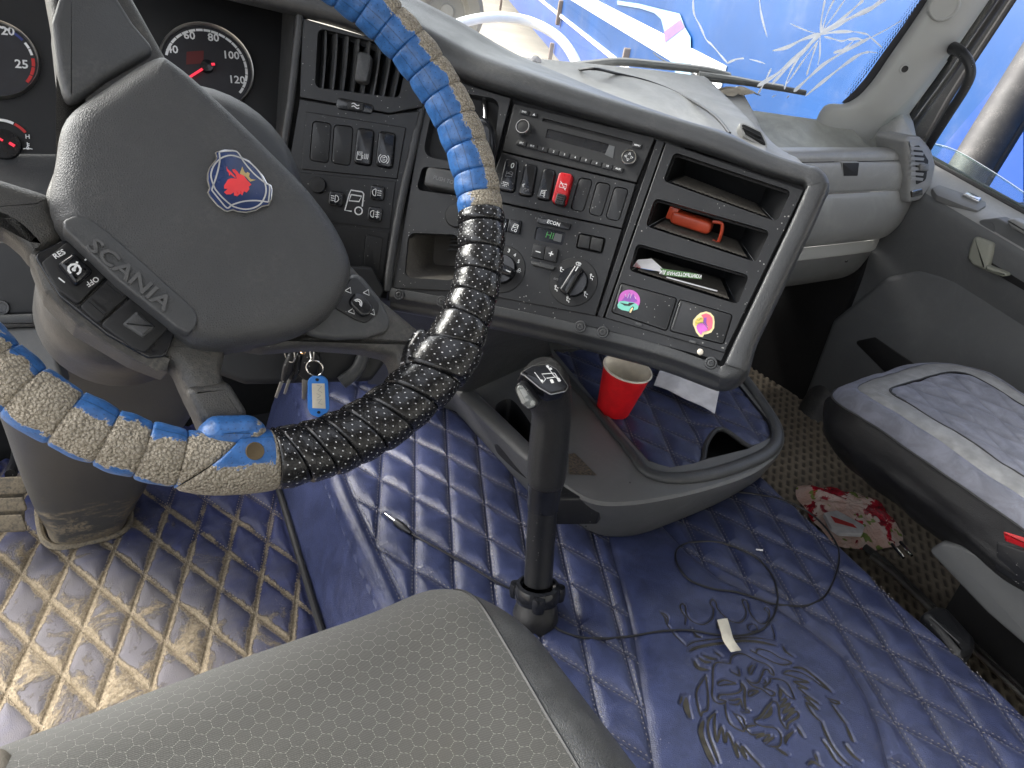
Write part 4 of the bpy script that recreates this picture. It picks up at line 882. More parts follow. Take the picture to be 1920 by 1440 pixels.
mb = MB(); mb.prism(LP, rq(LP, [(654, 190), (684, 195), (682, 210), (653, 206)], 0.003), 0.0, 0.005, 0.0015); mb.build('slide_grip', M['blackm'], th)
for dy in (-2.6, 2.6):
    c = LP.uv(668, 200+dy); L = [(c[0]-0.005+0.010*s, c[1]+0.0012*math.sin(6.28*s)) for s in np.linspace(0, 1, 9)]; mb = MB(); mb.strokes(LP, [L], 0.0012, 0.0052); mb.build('wave_mark', M['white'], th)
LS = [rq(LP, q, 0.005, 4) for q in ([(587, 227), (621, 232), (615, 306), (581, 300)], [(627, 234), (662, 238), (656, 311), (622, 305)], [(671, 240), (702, 245), (696, 312), (664, 306)], [(711, 246), (742, 251), (736, 317), (705, 311)])]
sp2 = fascia(LP, rq(LP, [(573, 209), (761, 239), (744, 335), (565, 317)], 0.001), [grow(u, 0.0009) for u in LS], M['black'], 'switch_panel', depth=0.004)
fr_ = fascia(LP, rq(LP, [(561, 185), (728, 214), (786, 207), (776, 262), (748, 420), (732, 548), (505, 520)], 0.001), [grow(rq(LP, [(573, 209), (761, 239), (744, 335), (565, 317)], 0.001), 0.0004)], M['black'], 'strip_surround', w=-0.0022)
for i, u in enumerate(LS):
    c = ccw(u).mean(0)
    if i < 2: mb = MB(); mb.prism(LP, u, -0.004, -0.0004, 0.0009); mb.build('blank_plate', M['black'], sp2)
    else:
        o = rocker(LP, u, M['gloss'], sp2, 0.005, lab=('black rocker with fuel heater mark', 'black rocker with brake mark')[i-2]); icon(LP, ('fuel', 'brake')[i-2], (c[0], c[1]-0.0125), 0.0085, 0.0066, M['white'], o, 0.0009)
lp3 = fascia(LP, rq(LP, [(558, 322), (742, 340), (731, 430), (545, 408)], 0.001), [], M['black'], 'lamp_panel', w=-0.001)
for nm, q in (('beam', (631, 373)), ('fog', (708, 362)), ('rear', (704, 402))):
    c = LP.uv(*q); s = 0.0098; mb = MB(); mb.prism(LP, roundp([(c[0]-s, c[1]-s), (c[0]+s, c[1]-s), (c[0]+s, c[1]+s), (c[0]-s, c[1]+s)], 0.005, 5), -0.001, 0.0045, 0.002, 3); o = mb.build('lamp_button', M['gloss'], lp3); icon(LP, nm, c, 0.0082, 0.0046, M['white'], o, 0.0010)
icon(LP, 'truck', LP.uv(666, 378), 0.0165, -0.0008, M['white'], lp3, 0.0017)
mb = MB(); mb.lathe([(0.0105, -0.002), (0.0105, 0.003), (0.0098, 0.0045), (0.0001, 0.005)], LP.W(*LP.uv(597, 347)), LP.n, 24); mb.build('round_knob', M['blackm'], lp3)
b4 = rq(LP, [(686, 440), (718, 446), (710, 512), (680, 506)], 0.004, 4)
lp4 = fascia(LP, rq(LP, [(543, 412), (730, 434), (717, 528), (530, 505)], 0.001), [grow(b4, 0.0009)], M['black'], 'lower_switch_panel', w=-0.001, depth=0.004)
mb = MB(); mb.prism(LP, b4, -0.005, -0.0014, 0.0009); mb.build('blank_plate', M['black'], lp4)
# ---- instruments
mb = MB(); mb.plate(CL, Q(CL, [(-160, -140), (545, -100), (545, 300), (106, 288), (-160, 286)]), -0.002); ic = mb.build('instrument_panel', M['blackm'], DB)
a0, a1 = [LP.hit(*q) for q in ((560, 28), (505, 535))]; b0, b1 = [CL.hit(*q, -0.004) for q in ((530, 10), (512, 330))]
mb = MB(); mb.grid([[a0, a1], [b0, b1]]); mb.build('side_cheek', M['charcoal'], ic)
mb = MB(); mb.tube([LP.hit(563, 28, 0.0), LP.hit(545, 190, 0.0), LP.hit(512, 400, 0.0), LP.hit(503, 535, 0.0)], 0.005, 10); mb.build('cheek_bead', M['charcoal'], ic)
def gauge(px, edge, nm, arcs, nums, parent=None):
    c = CL.uv(*px); r = np.linalg.norm(CL.uv(*edge)-c); mb = MB()
    mb.lathe([(r*0.94, 0.001), (r*0.965, 0.006), (r*0.985, 0.007), (r, 0.004), (r*1.005, 0.0)], CL.W(*c), CL.n, 72); o = mb.build('gauge_ring', M['steel'], ic)
    mb = MB(); mb.lathe([(r*0.94, 0.0012), (0.0001, 0.0012)], CL.W(*c), CL.n, 64); mb.build('dial_face', M['ink'], o)
    pl = CL.off(0.0016)
    for mt, pa, pb, rr, wd, n in arcs:
        ua, ub = CL.uv(*pa)-c, CL.uv(*pb)-c; ta, tb = math.atan2(ua[1], ua[0]), math.atan2(ub[1], ub[0])
        while tb > ta: tb -= 2*math.pi
        for k in range(n):
            t0 = ta+(tb-ta)*(k+0.05)/n; t1 = ta+(tb-ta)*(k+0.95)/n; mb = MB(); mb.strokes(pl, [circ(c, r*rr, 6, t0, t1, True)], r*wd, 0.0); mb.build('scale_mark', M[mt], o)
    for s, q, sz in nums: text(pl, s, CL.uv(*q), sz, 0.0, M['white'], o)
    return o, c, r
o, c, r = gauge((388, 127), (475, 130), 'speedometer', [('white', (312, 105), (452, 178), 0.84, 0.055, 19)], [('40', (323, 94), .0148), ('60', (355, 68), .0148), ('80', (400, 72), .0148), ('100', (433, 105), .0148), ('120', (444, 151), .0148)])
def needle(o, c, tip, tail, r):
    a, b = CL.uv(*tip), CL.uv(*tail); mb = MB(); mb.strokes(CL, [np.array([a, c+(b-c)*0.0])], r*0.045, 0.0045, 0.0065); mb.build('needle', M['needle'], o)
    mb = MB(); mb.strokes(CL, [np.array([c+(b-c)*0.55, b])], r*0.05, 0.009, 0.0105); mb.build('needle_tail', M['needle'], o)
    mb = MB(); mb.lathe([(r*0.14, 0.001), (r*0.13, 0.008), (0.0001, 0.009)], CL.W(*c), CL.n, 24); mb.build('needle_hub', M['gloss'], o)
needle(o, c, (352, 150), (402, 126), r)
mb = MB(); mb.plate(CL, Q(CL, [(350, 98), (382, 96), (381, 120), (349, 122)]), 0.0018); t = NT('warning_window'); mb.build('warning_window', t.set((0.10, 0.012, 0.012), 0.5), o)
o, c, r = gauge((-12, 112), (74, 112), 'rev_counter', [('white', (-60, 40), (25, 50), 0.86, 0.055, 6), ('blueprint', (27, 53), (43, 78), 0.86, 0.06, 1), ('white', (46, 81), (54, 106), 0.86, 0.06, 2), ('redprint', (55, 110), (45, 152), 0.86, 0.075, 3)], [('20', (15, 60), .0150), ('25', (41, 122), .0150), ('15', (-30, 45), .0150)])
mb = MB(); c2 = CL.uv(2, 275); pl = CL.off(0.001); r2 = 0.033
for k, (a, b) in enumerate(((150, 120), (118, 95), (93, 62), (60, 34))): mb = MB(); mb.strokes(pl, [circ(c2, r2, 6, R(a), R(b), True)], 0.0034, 0.0); mb.build('scale_mark', M['redprint' if k == 3 else 'white'], ic)
text(pl, 'H', CL.uv(52, 257), 0.0072, 0.0, M['white'], ic); icon(CL, 'temp', CL.uv(52, 274), 0.0062, 0.001, M['white'], ic, 0.0011)
mb = MB(); mb.lathe([(0.019, 0.0), (0.018, 0.006), (0.0001, 0.007)], CL.W(*CL.uv(8, 272)), CL.n, 24); mb.build('needle_hub', M['gloss'], ic)
mb = MB(); mb.strokes(CL, [Q(CL, [(-30, 245), (8, 268)])], 0.0022, 0.0072, 0.009); mb.strokes(CL, [Q(CL, [(20, 272), (30, 278)])], 0.003, 0.0072, 0.009); mb.build('needle', M['needle'], ic)
icon(CL, 'fuel', CL.uv(474, 238), 0.0070, 0.0005, M['amber'], ic, 0.0010); text(CL, '10', CL.uv(474, 246), 0.0066, 0.0005, M['amber'], ic)
# shelf and lower trim around the column
lo = MB(); e0 = [CL.hit(x, y, -0.003) for x, y in ((-160, 287), (110, 289), (330, 300))]; e1 = [p+np.array([0, -0.05, -0.03]) for p in e0]; e2 = [p+np.array([0, -0.065, -0.07]) for p in e0]; e3 = [p+np.array([0, -0.01, -0.20]) for p in e0]
lo.grid([e0, e1, e2, e3], flip=True); lo.build('lower_cowl', M['charcoal'], DB)
KN = facing(14, 28, CO.hit(733, 548))
def knee(pts, w0, w1, m, nm, r=0.006, bev=0.004): mb = MB(); mb.prism(KN, roundp(ccw(Q(KN, pts)), r), w0, w1, bev, 3); return mb.build(nm, m, DB)
knee([(-260, 430), (240, 470), (700, 500), (722, 545), (660, 650), (520, 650), (60, 590), (-260, 600)], -0.05, -0.002, M['blackm'], 'knee_panel')
knee([(-260, 600), (72, 588), (72, 612), (-260, 628)], -0.02, 0.012, M['charcoal'], 'knee_ledge', 0.002)
knee([(-260, 626), (90, 612), (120, 720), (-260, 760)], -0.04, 0.002, M['greyhard'], 'knee_lower_panel')
knee([(400, 600), (745, 590), (742, 660), (700, 716), (460, 722), (400, 700)], -0.05, -0.012, M['blackm'], 'knee_bolster', 0.01, 0.008)
mb = MB(); mb.tube(spline([KN.hit(690, 640, 0.0), KN.hit(672, 690, 0.0), KN.hit(640, 718, 0.0)], 5), 0.009, 10); mb.build('bolster_edge', M['charcoal'], DB)
c = KN.uv(2, 577); s = MB(); s.lathe([(0.009, 0.0), (0.008, 0.003), (0.006, 0.003), (0.005, 0.001), (0.0001, 0.001)], KN.W(*c, -0.002), KN.n, 20); s.build('screw', M['charcoal'], DB)

# ---- passenger side of the dashboard
FE = spline(np.array([(0.60, 0.955), (0.80, 0.952), (1.10, 0.95), (1.35, 0.948), (1.55, 0.945), (1.68, 0.945), (1.74, 0.948), (1.79, 0.968), (1.822, 1.02), (1.838, 1.10), (1.842, 1.30)]), 6)
FT = np.gradient(FE, axis=0); FT /= np.linalg.norm(FT, axis=1)[:, None]; FI = np.stack([-FT[:, 1], FT[:, 0]], 1)   # inwards, towards the windscreen
def front(prof): return np.array([[(p[0]+i[0]*d, p[1]+i[1]*d, z) for d, z in prof] for p, i in zip(FE, FI)])
pr_top = [(0.030, 0.722), (0.012, 0.721), (0.004, 0.717), (0.0, 0.710), (0.0, 0.702)]
pr_low = [(0.0, 0.634), (-0.004, 0.622), (-0.006, 0.59), (-0.001, 0.55), (0.010, 0.522), (0.022, 0.508), (0.034, 0.506)]
pr_strip = [(0.030, 0.5035), (0.0295, 0.488), (0.031, 0.4735), (0.034, 0.4715)]
pr_bot = [(0.036, 0.470), (0.040, 0.445), (0.055, 0.405), (0.09, 0.378), (0.16, 0.362), (0.40, 0.36)]
def fine(p): return spline(np.array(p), 4)
mb = MB(); mb.grid(front(fine(pr_top)), flip=True); pd = mb.build('front_lip', M['grey'], DB)
mb = MB(); mb.grid(front([(0.012, 0.7025), (0.012, 0.633)]), flip=True); mb.grid(front([(0.034, 0.507), (0.034, 0.503)]), flip=True); mb.build('seam_backing', M['dark'], DB)
mb = MB(); mb.grid(front(fine(pr_low)), flip=True); mb.build('lower_body', M['grey'], DB)
mb = MB(); mb.grid(front(fine(pr_strip)), flip=True); mb.build('trim_strip', M['pillar'], DB)
mb = MB(); mb.grid(front(fine(pr_bot)), flip=True); mb.build('under_panel', M['greyhard'], DB)
mb = MB(); p = aty(1586, 487, 0.985); mb.lathe([(0.0065, -0.004), (0.0062, 0.002), (0.0045, 0.002), (0.004, -0.002), (0.0001, -0.002)], p, (0, -0.9, 0.3), 16); mb.build('bolt_hole', M['dark'], DB)
# glovebox lid following the front, with its finger pull
gi = [i for i, p in enumerate(FE) if 0.95 < p[0] < 1.655]
lid = [(0.0, 0.7005), (-0.0035, 0.698), (-0.006, 0.688), (-0.0075, 0.667), (-0.006, 0.645), (-0.0035, 0.638), (0.0, 0.6355), (0.010, 0.6355)]
G = front(fine(lid))[gi]; mb = MB(); mb.grid(G, flip=True); e = G[-1]; mb.add(list(e)+[tuple(np.array(q)+np.array([0.002, 0.012, 0])) for q in e], [(i, i+1, len(e)+i+1, len(e)+i) for i in range(len(e)-1)]); gl = mb.build('glovebox_lid', M['grey'], DB)
GP = facing(0, 4, np.array([1.5, 0.9415, 0.68])); u = rq(GP, [(1576, 303), (1610, 303), (1607, 331), (1579, 331)], 0.004, 4)
mb = MB(); mb.prism(GP, u, -0.02, 0.0025, 0.001); o = mb.build('finger_pull', M['grey'], gl)
mb = MB(); mb.prism(GP, inset(ccw(u), 0.0018), 0.001, 0.0028, 0.0004); mb.build('pull_recess', M['dark'], o)
i0 = max(i for i, p in enumerate(FE) if p[0] < 1.662); G = front(fine([(0.0, 0.7015), (-0.004, 0.695), (-0.007, 0.667), (-0.004, 0.640), (0.0, 0.6345)]))[i0:]; mb = MB(); mb.grid(G, flip=True); mb.build('end_body', M['grey'], DB)
# top skin: a shallow tray on the right and the raised middle pad
xx = np.linspace(0.60, 1.838, 230); tt = np.linspace(0, 1, 90)
TOPF = lambda x: np.interp(x, FE[:, 0], FE[:, 1])+0.028
tray = np.array([atz(*q, 0.735)[:2] for q in ((1345, 172), (1450, 186), (1561, 200), (1622, 232), (1684, 272), (1660, 285), (1560, 281), (1470, 277), (1405, 225))])
tray = spline(tray, 5, True); arcp = spline(np.array([atz(*q, 0.745)[:2] for q in ((1205, 118), (1240, 158), (1300, 183), (1365, 216), (1420, 256), (1452, 296), (1470, 340))]), 6)
X = np.repeat(xx[:, None], 90, 1); Y0 = (TOPF(xx)-0.16*np.clip((1.30-xx)/0.12, 0, 1))[:, None]; Y1 = np.array([wy(x, 0.77) for x in xx])[:, None]-0.004
Y1 = np.maximum(np.maximum(Y1, np.where(xx > 1.64, 1.13, 0)[:, None]), Y0+0.01); Y = Y0+(Y1-Y0)*tt[None, :]
Z = 0.722+0.052*(tt[None, :]**0.9)+0.0*X
pts = np.stack([X.ravel(), Y.ravel()], 1); d = seg_dist(pts, [np.vstack([tray, tray[:1]])]); ins = tri_in(pts, tray)
sm = lambda t: np.clip(t, 0, 1)**2*(3-2*np.clip(t, 0, 1))
dep = np.where(ins, 0.034*sm((d-0.0)/0.014), 0)
da = seg_dist(pts, [arcp]); ax_ = np.interp(pts[:, 1], arcp[::-1, 1], arcp[::-1, 0]); left = pts[:, 0] < ax_
rise = np.where(left, 0.024*sm(da/0.012), 0)
_e = np.array([atz(*q, 0.735)[:2] for q in ((1686, 276), (1684, 270), (1622, 232), (1561, 200))]); pod = 0.040*sm((X-np.interp(Y, _e[:, 1], _e[:, 0])+0.004)/0.055)*sm((Y-Y0)/0.06); Z = Z+pod-dep.reshape(Z.shape)+rise.reshape(Z.shape)
G3 = np.stack([X, Y, Z], 2); nx_, ny_ = X.shape; inn_ = (ins & (d > 0.004)).reshape(X.shape)
for nm_, want, mt_ in (('top_skin', False, M['dashtop']), ('tray_floor', True, M['trayfloor'])):
    fs_ = []
    for i in range(nx_-1):
        c_ = inn_[i, :-1] & inn_[i, 1:] & inn_[i+1, :-1] & inn_[i+1, 1:]
        for j in np.where(c_ == want)[0]: fs_.append((i*ny_+j, (i+1)*ny_+j, (i+1)*ny_+j+1, i*ny_+j+1))
    mb = MB(); mb.add(G3.reshape(-1, 3), fs_); mb.build(nm_, mt_, DB, angle=70)
mb = MB(); L = [np.array([p[0]-0.016, p[1], 0.7705+0.052*0.5*0]) for p in arcp]
for k, q in enumerate(L): q[2] = np.interp(q[1], [0.98, 1.33], [0.747, 0.799])+0.0005
mb.tube(L[4:-8], 0.0016, 6); mb.build('top_seam', M['blackm'], DB)
# side vent in the step of the pad
SV = facing(35, 40, atz(1412, 252, 0.766)); u = rq(SV, [(1386, 232), (1424, 250), (1438, 280), (1396, 254)], 0.004)
mb = MB(); mb.prism(SV, grow(u, 0.004), -0.012, 0.004, 0.003); o = mb.build('side_vent', M['dashtop'], DB)
mb = MB(); mb.prism(SV, u, 0.002, 0.0046, 0.0005); mb.build('vent_mouth', M['dark'], o)
for k in range(2):
    y = 244+10*k; mb = MB(); mb.tube([SV.hit(1392+6*k, y-4, 0.006), SV.hit(1428+4*k, y+14, 0.006)], 0.0018, 6); mb.build('vane', M['blackm'], o)
# round-ended vent at the corner by the door
EV = facing(-3, 5, np.array([1.70, 0.936, 0.68]))
def ev(pts): return ccw(np.array([EV.uv(*aty(a, b, 0.938)[[0]], ) if False else (lambda p: ((p-EV.o) @ EV.h, (p-EV.o) @ EV.v))(aty(a, b, 0.938)) for a, b in pts]))
U = roundp(ev([(1703, 272), (1716, 271), (1734, 300), (1727, 336), (1706, 344), (1707, 302)]), 0.008, 4)
HS = roundp(ev([(1690, 262), (1700, 255), (1724, 256), (1744, 278), (1751, 308), (1741, 345), (1715, 374), (1690, 378), (1692, 330)]), 0.014, 5)
mb = MB(); mb.prism(EV, HS, -0.06, 0.010, 0.010, 4); o = mb.build('corner_vent', M['grey'], DB, angle=60)
mb = MB(); mb.prism(EV, U, 0.008, 0.0105, 0.0006); mb.build('vent_mouth', M['dark'], o)
for k in range(7):
    y = 277+9.5*k; a, b = EV.hit(1705, y, 0.010), EV.hit(1730-0.8*abs(k-3), y+2, 0.010); mb = MB(); mb.box((a+b)/2, (nrm(b-a), EV.v, EV.n), (np.linalg.norm(b-a)/2, 0.0030, 0.004)); mb.build('vane', M['grey'], o)
mb = MB(); mb.prism(EV, rq(EV, [(1712, 304), (1728, 305), (1727, 318), (1711, 317)], 0.002), 0.008, 0.018, 0.002); mb.build('vane_tab', M['greyhard'], o)
mb = MB(); mb.prism(EV, rq(EV, [(1699, 355), (1719, 351), (1720, 363), (1700, 368)], 0.003), 0.004, 0.014, 0.002); mb.build('vent_wheel', M['chrome'], o)

# ---- centre stack going down from the wing to the tray
cs = MB(); a = [CO.hit(x, y, -0.03) for x, y in ((700, 560), (900, 590), (1040, 615))]
b = [atz(x, y, 0.30) for x, y in ((690, 720), (880, 735), (1035, 665))]
cs.grid([a, [p*0.5+q*0.5+np.array([0.0, 0.015, 0]) for p, q in zip(a, b)], b], flip=True); cs.build('centre_stack', M['charcoal'], DB)
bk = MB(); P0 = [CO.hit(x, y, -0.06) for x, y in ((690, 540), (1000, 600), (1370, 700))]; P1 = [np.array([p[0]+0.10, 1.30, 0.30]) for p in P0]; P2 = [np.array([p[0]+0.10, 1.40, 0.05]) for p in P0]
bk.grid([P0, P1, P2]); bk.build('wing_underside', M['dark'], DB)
# ------------------------------------------------------------------ quilted covers
TZ = 0.155
class Quilt:
    """Diamond quilting in plan: lattice O + i*e1 + j*e2, puffed by H between the seams."""
    def __init__(s, O, e1, e2, H=0.0085, soft=0.011):
        s.O = np.array(O, float); s.e1 = np.array(e1, float); s.e2 = np.array(e2, float); s.H = H; s.soft = soft
        s.inv = np.linalg.inv(np.stack([s.e1, s.e2], 1)); det = abs(s.e1[0]*s.e2[1]-s.e1[1]*s.e2[0])
        s.k1, s.k2 = det/np.linalg.norm(s.e2), det/np.linalg.norm(s.e1)
    def dist(s, p):
        ab = (p-s.O) @ s.inv.T; r = np.abs(ab-np.round(ab)); return np.minimum(r[:, 0]*s.k1, r[:, 1]*s.k2)
    def puff(s, d): return s.H*(1-np.exp(-(d/s.soft)**1.15))
    def groove(s, d): return np.clip(1-d/0.0085, 0, 1)
    def lines(s, lo, hi):
        """All seam lines as (start, direction, length) crossing the box lo..hi."""
        out = []; c = np.array([[lo[0], lo[1]], [lo[0], hi[1]], [hi[0], lo[1]], [hi[0], hi[1]]]); ab = (c-s.O) @ s.inv.T
        a0, b0 = np.floor(ab.min(0)); a1, b1 = np.ceil(ab.max(0))
        for i in range(int(a0), int(a1)+1): out.append((s.O+i*s.e1+b0*s.e2, s.O+i*s.e1+b1*s.e2))
        for j in range(int(b0), int(b1)+1): out.append((s.O+a0*s.e1+j*s.e2, s.O+a1*s.e1+j*s.e2))
        return out
def fbm(p, s, seed=0.0):
    return np.array([mnoise.noise(Vector((x*s, y*s, seed))) for x, y in p])
def coarse(p, s, seed, lo, hi, n=90):
    """Smooth noise sampled on a coarse net and interpolated."""
    gx = np.linspace(lo[0], hi[0], n); gy = np.linspace(lo[1], hi[1], n)
    G = np.array([[mnoise.noise(Vector((x*s, y*s, seed)))+0.5*mnoise.noise(Vector((x*s*2.3, y*s*2.3, seed+5))) for y in gy] for x in gx])
    fx = np.clip((p[:, 0]-lo[0])/(hi[0]-lo[0])*(n-1), 0, n-1.001); fy = np.clip((p[:, 1]-lo[1])/(hi[1]-lo[1])*(n-1), 0, n-1.001)
    i, j = fx.astype(int), fy.astype(int); a, b = fx-i, fy-j
    return G[i, j]*(1-a)*(1-b)+G[i+1, j]*a*(1-b)+G[i, j+1]*(1-a)*b+G[i+1, j+1]*a*b
def stitches(mb, segs, hz, keep, off=0.0036, pitch=0.0074, ln=0.0050, r=0.0010):
    for a, b in segs:
        d = b-a; L = np.linalg.norm(d); d = d/L; nn = np.array([-d[1], d[0]])
        for sd in (-off, off):
            t = np.arange(0, L, pitch)+random.random()*pitch; P = a+d*t[:, None]+nn*sd
            k = keep(P); P = P[k]
            if len(P) == 0: continue
            Zc = hz(P); Z0 = hz(P-d*ln/2); Z1 = hz(P+d*ln/2)
            for (x, y), z, z0, z1 in zip(P, Zc, Z0, Z1):
                up = 0.0009
                mb.add([(x-d[0]*ln/2, y-d[1]*ln/2, z0-0.0003), (x+d[0]*ln/2, y+d[1]*ln/2, z1-0.0003), (x+nn[0]*r, y+nn[1]*r, z+up*0.4), (x-nn[0]*r, y-nn[1]*r, z+up*0.4), (x, y, z+up*1.5)],
                       [(0, 3, 4), (0, 4, 2), (1, 4, 3), (1, 2, 4)])

# ---- driver's floor mat
FQ = Quilt((0.136, 0.972), (0.034, 0.0775), (-0.034, 0.0775), 0.0075, 0.0085)
FXR = lambda y: np.interp(y, [0.3, 0.835, 1.15, 1.4], [0.262, 0.325, 0.366, 0.398])-0.006
def floor_h(p):
    d = FQ.dist(p); e = np.clip((FXR(p[:, 1])-p[:, 0])/0.02, 0, 1)
    return FQ.puff(np.minimum(d, np.maximum(FXR(p[:, 1])-p[:, 0]-0.004, 0)))*1.0+0.0018*coarse(p, 11, 3.3, (-0.5, 0.2), (0.5, 1.5))
FM = thing('floor_mat', 'muddy quilted blue leather floor mat under the steering wheel', 'floor mat', (0.0, 0.9, 0.0))
X, Y = np.meshgrid(np.linspace(0, 1, 300), np.arange(0.42, 1.46, 0.0029), indexing='ij'); X = -0.34+(FXR(Y)+0.34)*X
p = np.stack([X.ravel(), Y.ravel()], 1); d = FQ.dist(p); Z = floor_h(p)
mud = np.clip(1.22-np.abs(p[:, 0]-0.02)/0.30, 0, 1)*np.clip(1.25-np.abs(p[:, 1]-0.92)/0.45, 0.0, 1)*1.0
mud *= np.clip(0.5+np.hypot(p[:, 0]-0.16, p[:, 1]-1.17)/0.22*0.5, 0.45, 1)
mb = MB(); mb.grid(np.stack([X, Y, Z.reshape(X.shape)], 2), flip=True); mb.att = {'groove': FQ.groove(d), 'mud': np.clip(mud, 0, 1)}
mb.build('quilting', M['quiltmud'], FM, angle=80)
mb = MB(); stitches(mb, FQ.lines((-0.34, 0.55), (0.36, 1.3)), floor_h, lambda P: (P[:, 0] > -0.2) & (P[:, 0] < FXR(P[:, 1])-0.006) & (P[:, 1] > 0.6) & (P[:, 1] < 1.32))
mb.build('stitching', M['threadmud'], FM, kind='stuff', smooth=False)
ys = np.linspace(0.5, 1.42, 40); mb = MB(); mb.tube([(FXR(y)+0.004, y, 0.006) for y in ys], 0.0058, 8); mb.build('edge_binding', M['seal'], FM)

